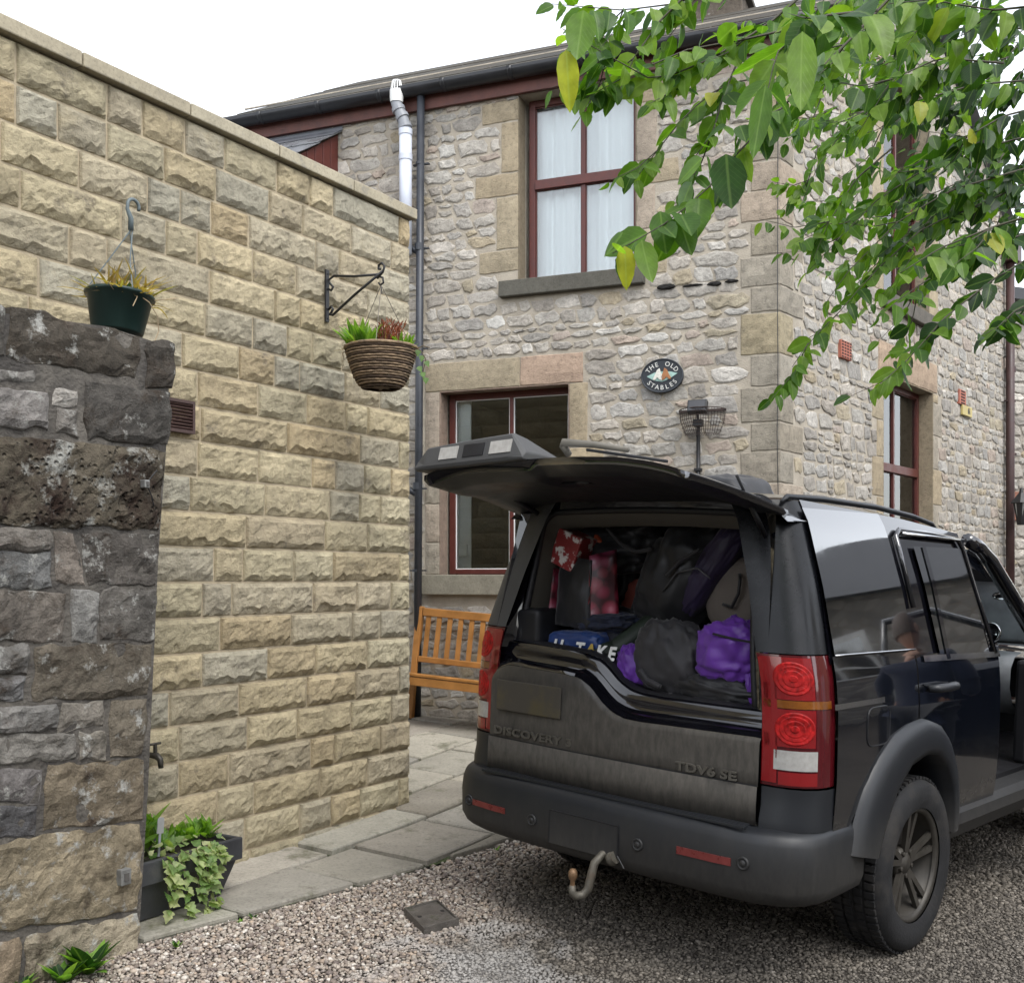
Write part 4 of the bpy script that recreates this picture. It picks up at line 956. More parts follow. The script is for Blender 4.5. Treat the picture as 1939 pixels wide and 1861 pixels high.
def dusty(name, col, rough, coat, z0, z1, dust=(.070, .063, .053), amt=.9, scale=7.):
    """paint with a film of road dust that thickens towards the sills"""
    m, nd, lk, b = new_mat(name); tc = N(nd, 'ShaderNodeTexCoord'); sp = N(nd, 'ShaderNodeSeparateXYZ'); 
    geo = N(nd, 'ShaderNodeNewGeometry'); lk.new(geo.outputs['Position'], sp.inputs[0])
    mpn = N(nd, 'ShaderNodeMapping'); mpn.inputs['Scale'].default_value = (1.6, 1.6, .55); lk.new(geo.outputs['Position'], mpn.inputs['Vector']); n1 = N(nd, 'ShaderNodeTexNoise', Scale=scale, Detail=10., Roughness=.72); lk.new(mpn.outputs[0], n1.inputs['Vector'])
    mr = N(nd, 'ShaderNodeMapRange'); mr.inputs[1].default_value = z0; mr.inputs[2].default_value = z1; mr.inputs[3].default_value = 1; mr.inputs[4].default_value = 0; lk.new(sp.outputs[2], mr.inputs[0])
    ad = nd.new('ShaderNodeMath'); ad.operation = 'MULTIPLY_ADD'; ad.inputs[1].default_value = .7; lk.new(n1.outputs[0], ad.inputs[0]); lk.new(mr.outputs[0], ad.inputs[2])
    r = ramp(nd, [(.45, 0), (1.25, amt)]); r.color_ramp.elements[1].position = 1.0; sc = nd.new('ShaderNodeMath'); sc.operation = 'MULTIPLY'; sc.inputs[1].default_value = .78; lk.new(ad.outputs[0], sc.inputs[0]); lk.new(sc.outputs[0], r.inputs[0])
    n2 = N(nd, 'ShaderNodeTexNoise', Scale=26., Detail=8., Roughness=.7); lk.new(mpn.outputs[0], n2.inputs['Vector']); r2 = ramp(nd, [(.3, .55), (.7, 1.3)]); lk.new(n2.outputs[0], r2.inputs[0]); dc = mix(nd, lk, dust, r2.outputs[0], 1., 'MULTIPLY')
    lk.new(mix(nd, lk, col, dc, r.outputs[0]), b.inputs['Base Color'])
    rr = N(nd, 'ShaderNodeMapRange'); rr.inputs[3].default_value = rough; rr.inputs[4].default_value = .75; lk.new(r.outputs[0], rr.inputs[0]); lk.new(rr.outputs[0], b.inputs['Roughness'])
    b.inputs['Coat IOR'].default_value = 1.65
    cw = N(nd, 'ShaderNodeMapRange'); cw.inputs[3].default_value = coat; cw.inputs[4].default_value = 0; lk.new(r.outputs[0], cw.inputs[0]); lk.new(cw.outputs[0], b.inputs['Coat Weight']); b.inputs['Coat Roughness'].default_value = .03
    return m
M_PAINT = dusty('black_car_paint', (.004, .005, .008), .06, 1., .45, 1.0, amt=.42, dust=(.05, .046, .039))
M_GATE = dusty('dusty_tailgate_paint', (.010, .011, .014), .2, .8, 1.02, 1.35, dust=(.068, .061, .051), amt=.95, scale=5.)
M_BUMP = dusty('grey_bumper_plastic', (.010, .0115, .0145), .45, 0., .40, .72, dust=(.034, .031, .027), amt=.8)
M_HOUS = dusty('dusty_handle_housing', (.05, .05, .05), .6, 0, 0, 1, dust=(.09, .082, .068), amt=.9)
M_SATB = M_('satin_black_pillar', (.004, .0045, .006), .28, spec=.35, var=.2); M_TRIMB = M_('black_trim', (.010, .010, .012), .5, var=.2); M_GLOSSB = M_('gloss_black_trim', (.004, .004, .006), .08, coat=1., var=.2, spec=.6)
M_PRIV = M_('privacy_glass', (.006, .007, .008), .02, spec=1., coat=1., var=.1, ior=1.7); M_PRIV.node_tree.nodes['Principled BSDF'].inputs['Coat IOR'].default_value = 1.9
M_CGLASS = glass_mat('car_glass', (.62, .68, .66), 0., .04)
M_CHROME = M_('bright_trim', (.62, .63, .65), .18, metal=1., var=.1)
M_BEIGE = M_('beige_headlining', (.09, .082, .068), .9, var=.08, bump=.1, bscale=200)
M_RUBB = M_('tyre_rubber', (.012, .012, .013), .8, var=.35, vscale=12, bump=.2, bscale=90, dirt=((.035, .031, .027), 6., .48, .7))
M_RIM = M_('dusty_alloy', (.06, .055, .048), .5, metal=.4, var=.25, vscale=9, dirt=((.05, .044, .036), 7., .4, .65))
M_LENS = M_('red_lens', (.20, .008, .010), .08, coat=.6, var=.12, vscale=6, spec=.6)
car = thing('car', 'dirty black four wheel drive car with open tailgate full of luggage', 'car', CARM)

# body sides -------------------------------------------------------
B0 = 1.30
arch_o = [(-.69, .55), (-.576, .783), (-.45, .90), (-.30, .985), (-.15, 1.02), (-.01, 1.03), (.14, .995), (.266, .91), (.345, .78), (.37, .65), (.372, .53)]
arch_i = [(-.458, .50), (-.40, .62), (-.30, .755), (-.17, .845), (-.022, .875), (.11, .86), (.216, .79), (.29, .68), (.315, .58), (.318, .52), (.318, .48)]
for s in (1, -1):
    qp = sidepanel([(-.80, .63), (-.70, .625), (-.62, .70), (-.50, .86), (-.30, .985), (-.15, 1.02), (-.055, 1.03)], [(-.80, B0+.03), (-.055, B0)], 26, 14, 0, s); o = cobj(qp, 'quarter_panel', M_PAINT, car, smooth=True)
    if s == 1:
        for q in ([(-.40, 1.100), (-.345, 1.098)],): pass
        fl_ = MB(); n = 28; P = []
        for k in range(n):
            a = 2*math.pi*k/n; cx, cz = math.cos(a), math.sin(a); e = .42
            P.append((-.447+.102*math.copysign(abs(cx)**e, cx), 1.035+.078*math.copysign(abs(cz)**e, cz)))
        fl_.grid([[(-.447+(x+.447)*q, Ys(1.035+(z-1.035)*q)+.002, 1.035+(z-1.035)*q) for x, z in P+P[:1]] for q in (1, .8, .6, .4, .2, .01)]); ff = cobj(fl_, 'fuel_flap', M_PAINT, o, smooth=True)
        gp = MB(); gp.tube([(x, Ys(z)+.001, z) for x, z in P], .0035, 5, closed=True); cobj(gp, 'flap_gap', M_TRIMB, o)
        st = sidepanel([(-.83, 1.128), (-.395, 1.128)], [(-.83, 1.150), (-.395, 1.150)], 8, 3, .004, s); cobj(st, 'side_moulding', M_CHROME, o, smooth=True)
    # rear door
    dr = sidepanel([(-.042, 1.035), (.10, 1.005), (.266, .92), (.35, .79), (.38, .66), (.40, .57), (.55, .56), (.93, .56)], [(-.042, B0), (.40, B0-.01), (.93, B0-.02)], 34, 14, .0, s)
    door = cobj(dr, 'rear_door', M_PAINT, car, smooth=True)
    hd = MB(); hd.tube([(.03, s*(Ys(1.16)+.012), 1.155), (.06, s*(Ys(1.16)+.045), 1.158), (.16, s*(Ys(1.16)+.052), 1.158), (.25, s*(Ys(1.16)+.045), 1.158), (.285, s*(Ys(1.16)+.012), 1.155)], [.016, .02, .02, .02, .016], 8); cobj(hd, 'door_handle', M_BUMP, door, smooth=True)
    bs = sidepanel([(.02, B0-.028), (.93, B0-.045)], [(.02, B0+.0), (.93, B0-.02)], 12, 3, .008, s); cobj(bs, 'belt_moulding', M_CHROME if s == 1 else M_TRIMB, door, smooth=True)
    cr = sidepanel([(.0, 1.168), (.9, 1.160)], [(.0, 1.176), (.9, 1.168)], 10, 2, .004, s); cobj(cr, 'door_crease', M_PAINT, door, smooth=True)
    # glass house
    if s == 1:
        c = [surf(*p) for p in ((1580, 1241), (1731, 1229), (1662, 973), (1518, 961))]
        d = [surf(*p) for p in ((1781, 1248), (1872, 1234), (1814, 1038), (1728, 1034))]
        c_pts, d_pts = c, d
        print('qglass', c, 'dglass', d)
    c, d = c_pts, d_pts
    qg = sidepanel([c[0], c[1]], [c[3], c[2]], 14, 12, .002, s); cobj(qg, 'quarter_glass', M_PRIV, car, smooth=True)
    # pillars between the glasses, the whole upper side as one black skin just behind them
    up = sidepanel([(-.81, B0), (d[0][0], B0), (d[1][0]+.06, B0)], [(-.72, 1.94), (d[3][0], 1.905), (d[2][0]+.08, 1.86)], 24, 12, -.012, s)
    if s == 1: cobj(up, 'window_pillars', M_GLOSSB, car, smooth=True)
    else:
        for (xa, xb) in ((-.80, -.60), (-.05, .08), (.90, 1.03)):
            pl = sidepanel([(xa, B0-.02), (xb, B0-.02)], [(xa, 1.92), (xb, 1.90)], 5, 10, -.012, s); cobj(pl, 'window_pillar', M_GLOSSB, car, smooth=True)
        rg = sidepanel([(.08, B0), (.90, B0-.01)], [(.08, 1.83), (.90, 1.81)], 8, 8, -.004, s); cobj(rg, 'rear_door_glass', M_CGLASS, car, smooth=True)
        fg = sidepanel([(1.03, B0-.02), (1.95, 1.27)], [(1.03, 1.80), (1.35, 1.76)], 10, 8, -.004, s); cobj(fg, 'front_door_glass', M_CGLASS, car, smooth=True)
        fd = sidepanel([(.95, .56), (1.98, .56)], [(.95, B0-.02), (1.98, 1.26)], 10, 10, 0, s); cobj(fd, 'front_door', M_PAINT, car, smooth=True)
    if s == 1:
        rg = sidepanel([d[0], d[1]], [d[3], d[2]], 12, 12, .004, s); cobj(rg, 'rear_door_glass', M_PRIV, door, smooth=True)
        b1, b2 = surf(1794, 1247), surf(1746, 1035); bar = sidepanel([(b1[0]-.02, b1[1]), (b1[0]+.02, b1[1])], [(b2[0]-.02, b2[1]), (b2[0]+.02, b2[1])], 3, 10, .009, s); cobj(bar, 'glass_divider', M_GLOSSB, door, smooth=True)
        # door frame rails
        f1, f2, f3, f4 = surf(1700, 1003), surf(1812, 1022), surf(1822, 1040), surf(1883, 1236)
        fr = MB(); fr.tube([(p[0], Ys(p[1])+.004, p[1]) for p in (surf(1728, 1150), surf(1706, 1060), surf(1694, 1015), f1, surf(1760, 1011), f2, f3, surf(1850, 1130), f4)], .012, 8); cobj(fr, 'door_frame', M_PAINT, door, smooth=True)
        fr = MB(); fr.tube([(p[0], Ys(p[1])+.012, p[1]) for p in (surf(1704, 1010), surf(1760, 1016), f2)], .008, 6); cobj(fr, 'door_top_trim', M_CHROME, door, smooth=True)
        ch_ = MB(); q = [(p[0], Ys(p[1])+.005, p[1]) for p in [(c[0][0]+(c[1][0]-c[0][0])*k/10, c[0][1]+(c[1][1]-c[0][1])*k/10) for k in range(11)]]; ch_.tube(q, .004, 5); cobj(ch_, 'glass_trim', M_CHROME, car, smooth=True)
    # wheel arch flare
    n = 30; O, I = resample(arch_o, n), resample(arch_i, n); fl2 = MB(); rows = []
    for (k, y) in ((0, -.004), (.06, .022), (.35, .04), (.8, .045), (1.0, .03), (1.02, -.16)):
        rows.append([(p[0], s*(.932+y), p[1]) for p in O*(1-k)+I*k])
    fl2.grid(rows); cobj(fl2, 'wheel_arch', M_BUMP, car, smooth=True)
    ln = MB(); ln.grid([[(.0+.47*math.cos(a), s*y, .40+.47*math.sin(a)) for a in np.linspace(-.25, math.pi+.25, 24)] for y in (.45, .79)]); cobj(ln, 'arch_liner', M_TRIMB, car, smooth=True)
    sl = MB(); P = []
    for x in (.38, .9, 1.5, 2.42): P.append([(x, s*y, z) for y, z in ((.80, .575), (.90, .57), (.945, .55), (.95, .50), (.90, .42), (.78, .39))])
    sl.grid(P); cobj(sl, 'sill_step', M_BUMP, car)
    # front wing (mostly out of the picture)
    fa = [(2.885+p[0]*.98*-1, p[1]) for p in arch_o][::-1]
    fw = sidepanel([(1.99, .56), (2.45, .56)]+[(2.885+.42*math.cos(a), .40+.52*math.sin(a)) for a in np.linspace(math.pi*.95, .05*math.pi, 12)]+[(3.45, .60)], [(1.99, 1.24), (3.45, 1.10)], 34, 8, -.01, s); cobj(fw, 'front_wing', M_PAINT, car, smooth=True)

# rear corner: tail light, pillar above ------------------------------
def corner_curve(z, rake=True):
    dy = Ys(max(z, .85))-.935; k = max(0, z-1.34)/.6; dx = .10*k
    pts = [(-.79, .918), (-.85, .916), (-.90, .900), (-.94, .868), (-.968, .82), (-.98, .76), (-.983, .71)]
    return [(x+dx*(1 if i > 1 else .9), y+dy+(.0 if i < 5 else -.012*k), z) for i, (x, y) in enumerate(pts)]
def loft(zs, fn, s=1): mb = MB(); mb.grid([[(p[0], s*p[1], p[2]) for p in fn(z)] for z in zs]); return mb
def corner_pt(u, z, out=.0):
    c = resample([(p[0], p[1]) for p in corner_curve(z)], 50); i = u*49; a = int(min(48, max(0, math.floor(i)))); f = i-a; p = c[a]*(1-f)+c[a+1]*f; t = c[a+1]-c[a]; n = np.array([-t[1], t[0]]); n /= np.hypot(*n)
    if n[1] < 0 and abs(n[1]) > abs(n[0]): n = -n
    if n[0] > 0 and abs(n[0]) > abs(n[1]): n = -n
    return (p[0]+n[0]*out, p[1]+n[1]*out, z)
def corner_patch(u0, u1, z0, z1, out, s, nu=10, nv=6):
    mb = MB(); mb.grid([[(lambda q: (q[0], s*q[1], q[2]))(corner_pt(u, z, out)) for u in np.linspace(u0, u1, nu)] for z in np.linspace(z0, z1, nv)]); return mb
M_AMB = M_('amber_lens', (.17, .055, .008), .1, coat=.5); M_REV = M_('clear_lens', (.36, .35, .33), .15, coat=.5, var=.15, vscale=40); M_LREF = M_('red_reflector_bowl', (.30, .008, .008), .5, var=.6, vscale=45, spec=.25)
M_DKRED = M_('deep_red_lens', (.07, .005, .008), .1, coat=.6, var=.1)
for s in (1, -1):
    tl = loft(np.linspace(.832, 1.333, 12), corner_curve, s); tlo = cobj(tl, 'tail_light', M_DKRED, car, smooth=True)
    for nm, u0, u1, z0, z1, mt in (('brake_lens', .36, .96, 1.165, 1.325, M_LENS), ('stop_lens', .36, .96, .985, 1.128, M_LENS), ('indicator_lens', .10, .97, 1.132, 1.162, M_AMB), ('reversing_lens', .33, .90, .897, .972, M_REV), ('reflector_lens', .80, .985, .845, 1.32, M_LENS), ('fog_lens', .33, .78, .84, .89, M_LENS)):
        cobj(corner_patch(u0, u1, z0, z1, .004, s), nm, mt, tlo, smooth=True)
    for zc in (1.245, 1.055):
        n_ = 28; rr_ = [(1.0, .0045), (.93, .007), (.78, .0055), (.72, .0068), (.52, .0052), (.46, .0066), (.22, .005), (.18, .0075), (.01, .0075)]
        rows = [[(lambda q: (q[0], s*q[1], q[2]))(corner_pt(.60+.235*k*math.cos(2*math.pi*i/n_), zc+.064*k*math.sin(2*math.pi*i/n_), o_)) for i in range(n_+1)] for k, o_ in rr_]
        mb = MB(); mb.grid(rows); cobj(mb, 'lamp_bowl', M_LREF, tlo)
    pl = loft(np.linspace(1.338, 1.935, 14), corner_curve, s); cobj(pl, 'rear_pillar', M_SATB if s == 1 else M_HOUS, car, smooth=True)
    cp_ = loft([.665, .70, .75, .825], lambda z: [(x-.012*(z < .74), y+.006, z) for x, y, _ in corner_curve(z)], s); cobj(cp_, 'corner_trim', M_BUMP, car, smooth=True)

# bumper -------------------------------------------------------------
half = [(-.54, .936), (-.70, .945), (-.86, .945), (-.955, .925), (-1.03, .865), (-1.075, .77), (-1.095, .60), (-1.105, .30)]
planB = half+[(-1.107, 0)]+[(x, -y) for x, y in half[::-1]]
planB = resample(planB, 61)
def ring(z, ins): return [(p[0]+ins*(1 if p[0] < -.9 else .25), p[1]*(1-ins*.9), z) for p in planB]
bm_ = MB(); bm_.grid([ring(*q) for q in ((.375, .06), (.40, .02), (.445, .0), (.56, -.004), (.615, .0), (.645, .008), (.662, .025), (.668, .06), (.664, .15))])
bumper = cobj(bm_, 'rear_bumper', M_BUMP, car, smooth=True)
for k in range(5):
    rb_ = MB(); x = -1.078+k*.019; rb_.box(x, x+.010, -.70+k*.004, .70-k*.004, .664, .676); cobj(rb_, 'tread_rib', M_BUMP, bumper, bevel=.002)
def on_bumper(y, z, out=.004):
    i = np.argmin(abs(planB[:, 1]-y)+(planB[:, 0] > -.9)*9); return (float(np.interp(-y, -planB[:, 1], planB[:, 0]) if abs(y) < .8 else planB[i, 0])-out, y, z)
def bumper_patch(y0, y1, z0, z1, out, nu=8): mb = MB(); mb.grid([[on_bumper(y, z, out+.003) for y in np.linspace(y0, y1, nu)] for z in (z0, z1)]); return mb
for (y0, y1, z0, z1) in ((-.745, -.52, .500, .526), (.42, .66, .520, .550)):
    o = cobj(bumper_patch(y0, y1, z0, z1, .004), 'reflector', M_('dusty_reflector', (.15, .03, .027), .3, var=.25, vscale=20), bumper); o.modifiers.new('s', 'SOLIDIFY').thickness = .006
for (y, z) in ((-.775, .515), (-.349, .506), (.233, .517), (.71, .54)):
    p = on_bumper(y, z, .002); mb = MB(); mb.lathe([(.026, 0), (.026, .008), (.020, .010), (.018, .006), (.012, .006), (.010, .011), (.001, .011)], 18, Matrix.Translation((p[0], p[1], p[2])) @ Matrix.Rotation(R_(-90), 4, 'Y')); cobj(mb, 'parking_sensor', M_BUMP, bumper, smooth=True)
tp = MB(); tp.grid([[on_bumper(y, z, .007) for y in np.linspace(-.24, .13, 7)] for z in (.43, .50, .57)]); cobj(tp, 'tow_cover', M_BUMP, bumper)
for (a, b) in (((-.243, .43), (-.243, .573)), ((-.243, .573), (.133, .573)), ((.133, .573), (.133, .45)), ((.133, .45), (.17, .405))):
    gp = MB(); gp.tube([on_bumper(a[0], a[1], .006), on_bumper(b[0], b[1], .006)], .0035, 5); cobj(gp, 'cover_gap', M_TRIMB, bumper)
# tow bar
M_TOW = M_('weathered_tow_steel', (.12, .11, .09), .55, metal=.4, var=.3, vscale=20, dirt=((.14, .10, .07), 9., .55, .7))
tow = MB(); tow.tube([(-1.0, .07, .43), (-1.13, .055, .445), (-1.17, .035, .40), (-1.175, .02, .33), (-1.185, .01, .26), (-1.21, -.01, .225), (-1.25, -.03, .225), (-1.27, -.035, .25), (-1.27, -.035, .285)], [.022, .022, .024, .025, .025, .025, .024, .022, .018], 12)
tow_s = lambda x, y, z: (-1.08+(x+1.08)*.75, .07+(y-.07)*.75, .43+(z-.43)*.78)
tow.map(tow_s); tb = cobj(tow, 'tow_bar', M_TOW, car, smooth=True)
mb = MB(); mb.lathe([(.001, .375), (.016, .372), (.025, .355), (.026, .34), (.022, .322), (.014, .31), (.014, .28)], 18, Matrix.Translation((-1.27, -.035, -.0))); mb.map(tow_s); cobj(mb, 'tow_ball', M_('worn_brass_ball', (.20, .12, .065), .5, metal=.4, var=.3), tb, smooth=True)
mb = MB(); mb.lathe([(.001, -.005), (.035, -.005), (.038, .01), (.034, .035), (.001, .035)], 14, Matrix.Translation((-1.13, .115, .43)) @ Matrix.Rotation(R_(-60), 4, 'X')); mb.map(tow_s); cobj(mb, 'locking_knob', M_TOW, tb)
mb = MB(); mb.tube([(-.95, -.6, .44), (-.95, .6, .44)], .05, 8); cobj(mb, 'cross_member', M_TRIMB, car)
ub = MB(); ub.box(-.9, 3.3, -.72, .72, .40, .56); cobj(ub, 'underbody', M_TRIMB, car)

# lower tailgate -----------------------------------------------------
zA = lambda y: float(np.interp(y, [-.735, -.70, -.63, -.30, -.19, -.12, -.06, .0, .067, .15, .278, .706, .72], [1.10, 1.14, 1.165, 1.158, 1.150, 1.115, 1.06, 1.022, 1.003, 1.0, 1.003, 1.010, 1.0]))
zB = lambda y: float(np.interp(y, [-.72, -.62, -.30, -.20, -.13, -.075, -.02, .04, .10, .192, .615, .72], [1.277, 1.272, 1.256, 1.248, 1.232, 1.195, 1.148, 1.120, 1.109, 1.105, 1.106, 1.106]))
gx = lambda y: -1.0-.022*(1-(y/.72)**2)
ysm = np.linspace(-.73, .71, 61)
tg = MB(); rows = []
for (f, o_) in ((0, .012), (.0, -.006), (.40, -.010), (.80, -.006)): rows.append([(gx(y)+o_, y, .672+(.820-.672)*f/.8) for y in ysm])
rows.append([(gx(y)+.004, y, .822) for y in ysm]); 
for f in (.02, .3, .6, .85, .94): rows.append([(gx(y)+(.0 if f < .9 else .002), y, .822+(zA(y)-.822)*f) for y in ysm])
rows.append([(gx(y)+.012, y, zA(y)-.002) for y in ysm])
tg.grid(rows); gate = cobj(tg, 'lower_tailgate', M_GATE, car, smooth=True)
lg = MB(); lg.grid([[(gx(y)+(-.93-gx(y))*k+.012*(1-k), y, zA(y)+(zB(y)-zA(y))*h) for y in ysm] for k, h in ((0, 0), (.18, .13), (.40, .22), (.62, .30), (.72, .55), (.85, .92), (1.0, 1.0))]); cobj(lg, 'tailgate_ledge', M_GLOSSB, gate, smooth=True)
sp_t = MB(); sp_t.grid([[(-.93+dx, y*.97, zB(y)+dz) for y in ysm] for dx, dz in ((0, 0), (.015, .012), (.07, .01), (.10, -.03), (.10, -.2))]); cobj(sp_t, 'sill_trim', M_TRIMB, gate, smooth=True)
for y in (-.55, -.22, .22, .5): mb = MB(); mb.lathe([(.012, 0), (.010, .004), (.001, .004)], 10, Matrix.Translation((-.90, y, zB(y)+.0125))); cobj(mb, 'trim_screw', M_TRIMB, gate)
cs = MB(); cs.grid([[(gx(y)-.004, y, z) for y in ysm] for z in (.818, .826)]); cobj(cs, 'shut_line', M_TRIMB, gate)
pm = MB(); P = []
pm.box(-1.030, -1.020, -.665, -.275, .985, 1.125); np_ = cobj(pm, 'number_plate', M_('dusty_yellow_plate', (.12, .095, .025), .6, var=.25, vscale=6, dirt=((.055, .048, .038), 3.0, .34, .56)), gate, bevel=.004)
np_.matrix_local = Matrix.Translation((0, 0, -.03))
M_BADGE = M_('dusty_badge', (.10, .092, .078), .5, metal=.3, var=.2)
for word, yc, zc, wd in (('DISCOVERY 3', -.445, .856, .47), ('TDV6 SE', .483, .846, .285)):
    me = text_mesh(word, .052, .004, 1.05, .0018); xs_ = [v.co.x for v in me.vertices]; sc = wd/(max(xs_)-min(xs_))
    Mx = Matrix(((0, 0, -1, gx(yc)-.006), (-sc, 0, 0, -yc), (0, .92, 0, zc), (0, 0, 0, 1)))
    child('badge_lettering', me, gate, Mx, M_BADGE)
# gap-fill behind the tailgate
mb = MB(); mb.box(-.92, -.80, -.78, .78, .55, 1.0); cobj(mb, 'rear_panel', M_TRIMB, car)

# load opening: frame, headlining, inside walls ------------------------
def outline(w0, w1, zt, x0, x1, rr, zb):
    """from the left sill, up, across the top, down to the right sill"""
    pts = []
    for k in range(8): t = k/8; pts.append((-(w0+(w1-w0)*t), zb(-1)+(zt-rr-zb(-1))*t))
    for k in range(7): a = math.pi-k/6*math.pi/2; pts.append((-(w1-rr)+rr*math.cos(a), zt-rr+rr*math.sin(a)))
    for k in range(1, 8): t = k/8; pts.append((-(w1-rr)+2*(w1-rr)*t, zt+.012*math.sin(math.pi*t)))
    for k in range(7): a = math.pi/2-k/6*math.pi/2; pts.append(((w1-rr)+rr*math.cos(a), zt-rr+rr*math.sin(a)))
    for k in range(1, 9): t = 1-k/8; pts.append(((w0+(w1-w0)*t), zb(1)+(zt-rr-zb(1))*t))
    return [(x0+(x1-x0)*max(0, (z-1.3))/.6, y, z) for y, z in pts]
zb0 = lambda sg: 1.24 if sg < 0 else 1.06
rings = [outline(.735, .680, 1.955, -.985, -.885, .10, zb0), outline(.715, .655, 1.935, -.965, -.875, .11, zb0), outline(.68, .61, 1.91, -.935, -.865, .10, zb0), outline(.655, .585, 1.893, -.925, -.86, .09, zb0)]
fr = MB(); fr.grid(rings); cobj(fr, 'opening_frame', M_GLOSSB, car, smooth=True)
sl_ = MB(); sl_.tube([(x+.01, y, z) for x, y, z in outline(.64, .568, 1.882, -.92, -.855, .09, zb0)], .016, 8); cobj(sl_, 'door_seal', M_TRIMB, car, smooth=True)
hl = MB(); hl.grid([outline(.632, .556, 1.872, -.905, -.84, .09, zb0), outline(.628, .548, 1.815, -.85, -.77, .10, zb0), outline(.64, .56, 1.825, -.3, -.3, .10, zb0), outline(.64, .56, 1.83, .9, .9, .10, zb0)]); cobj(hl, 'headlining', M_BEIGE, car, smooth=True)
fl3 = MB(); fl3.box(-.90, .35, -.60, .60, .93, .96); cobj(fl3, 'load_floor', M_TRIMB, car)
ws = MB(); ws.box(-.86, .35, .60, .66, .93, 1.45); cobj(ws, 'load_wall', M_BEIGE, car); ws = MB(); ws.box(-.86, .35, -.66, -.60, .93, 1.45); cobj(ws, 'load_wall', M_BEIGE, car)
for y in (-.42, 0, .42):
    sb = MB(); sb.box(.36, .50, y-.20, y+.20, .92, 1.52); cobj(sb, 'seat_back', M_('dark_seat', (.03, .03, .033), .8), car, bevel=.04)
for y in (.38, -.38):
    sb = MB(); sb.box(1.02, 1.17, y-.25, y+.25, .80, 1.48); cobj(sb, 'front_seat', M_('dark_seat', (.03, .03, .033), .8), car, bevel=.05)
    sb = MB(); sb.box(1.05, 1.14, y-.12, y+.12, 1.50, 1.70); cobj(sb, 'headrest', M_TRIMB, car, bevel=.04)

# roof -----------------------------------------------------------------
RZ = [(-.90, 1.945), (-.6, 1.955), (0, 1.95), (.40, 1.925), (.8, 1.882), (1.22, 1.835), (1.34, 1.795)]
rf = MB(); rows = []
for x in np.linspace(-.90, 1.34, 26):
    zt = float(np.interp(x, [a for a, b in RZ], [b for a, b in RZ])); w = float(np.interp(x, [-.9, 1.34], [.735, .66])); row_ = []
    for k in np.linspace(-1, 1, 25): row_.append((x-.03*(1-k*k)*(x < -.85), w*k, zt+.03*(1-k*k)-.10*max(0, abs(k)-.80)/.2*abs(k)))
    rows.append(row_)
rf.grid(rows); cobj(rf, 'roof', M_PAINT, car, smooth=True)
for s in (1, -1):
    rl = MB(); rl.tube([(x, s*.672, z) for x, z in ((-.84, 1.925), (-.80, 1.947), (-.5, 1.954), (.0, 1.948), (.40, 1.925), (.62, 1.900), (.68, 1.875))], [.008, .012, .013, .013, .013, .012, .008], 8); cobj(rl, 'roof_rail', M_BUMP, car, smooth=True)
    # side rail of the roof down to the glass
    ed = MB(); xs_ = np.linspace(-.64, 1.34, 22); zr = lambda x: float(np.interp(x, [a for a, b in RZ], [b for a, b in RZ]))
    ed.grid([[(x, s*(float(np.interp(x, [-.9, 1.34], [.735, .66]))+dy), zr(x)-.105+dz) for x in xs_] for dy, dz in ((0, .025), (.012, -.01), (.03, -.055))]); cobj(ed, 'cant_rail', M_PAINT, car, smooth=True)
    ap = MB(); a1, a2 = (1.30, .68, 1.79), (2.06, .76, 1.25); ap.tube([(1.02, s*.70, 1.835), (1.22, s*.685, 1.80), (1.38, s*.69, 1.735), (1.7, s*.725, 1.50), (2.08, s*.78, 1.22)], [.035, .04, .042, .045, .05], 8); cobj(ap, 'windscreen_pillar', M_GLOSSB, car, smooth=True)
wsn = MB(); wsn.grid([[(1.32+(2.06-1.32)*t, y*(.62+.1*t), 1.79-(1.79-1.24)*t) for y in np.linspace(-1, 1, 9)] for t in np.linspace(0, 1, 7)]); cobj(wsn, 'windscreen', M_CGLASS, car, smooth=True)
bn = MB(); bn.grid([[(x, y*.78, 1.22-.05*(x-2.05)/1.5+.03*(1-y*y)-.10*max(0, (x-3.3))/.3) for y in np.linspace(-1, 1, 11)] for x in np.linspace(2.05, 3.58, 12)]); cobj(bn, 'bonnet', M_PAINT, car, smooth=True)
fb_ = MB(); fb_.box(3.40, 3.72, -.90, .90, .38, .74); cobj(fb_, 'front_bumper', M_BUMP, car, bevel=.05)
gr = MB(); gr.box(3.45, 3.64, -.52, .52, .78, 1.06); cobj(gr, 'grille', M_TRIMB, car, bevel=.02)
for s in (1, -1): hl_ = MB(); hl_.box(3.40, 3.62, s*.70-.15, s*.70+.15, .80, 1.06); cobj(hl_, 'headlight', M_REV, car, bevel=.03)
# dashboard, vent, right front door standing open
ds = MB(); ds.grid([[(x, y, z) for y in np.linspace(-.70, .70, 9)] for x, z in ((2.05, 1.205), (1.92, 1.215), (1.80, 1.19), (1.745, 1.13), (1.74, 1.02), (1.80, .92), (1.95, .85))]); dsh = cobj(ds, 'dashboard', M_('grey_dash', (.16, .17, .18), .6), car, smooth=True)
v = onx(1878, 1197, 1.735); mb = MB(); mb.lathe([(.050, 0), (.058, .012), (.052, .02), (.042, .012), (.040, .004), (.001, .004)], 24, Matrix.Translation(v) @ Matrix.Rotation(R_(-90), 4, 'Y')); cobj(mb, 'air_vent', M_CHROME, dsh, smooth=True)
for k in (-1, 0, 1): mb = MB(); mb.box(v[0]-.012, v[0]-.006, v[1]-.036, v[1]+.036, v[2]+k*.018-.004, v[2]+k*.018+.004); cobj(mb, 'vent_slat', M_TRIMB, dsh)
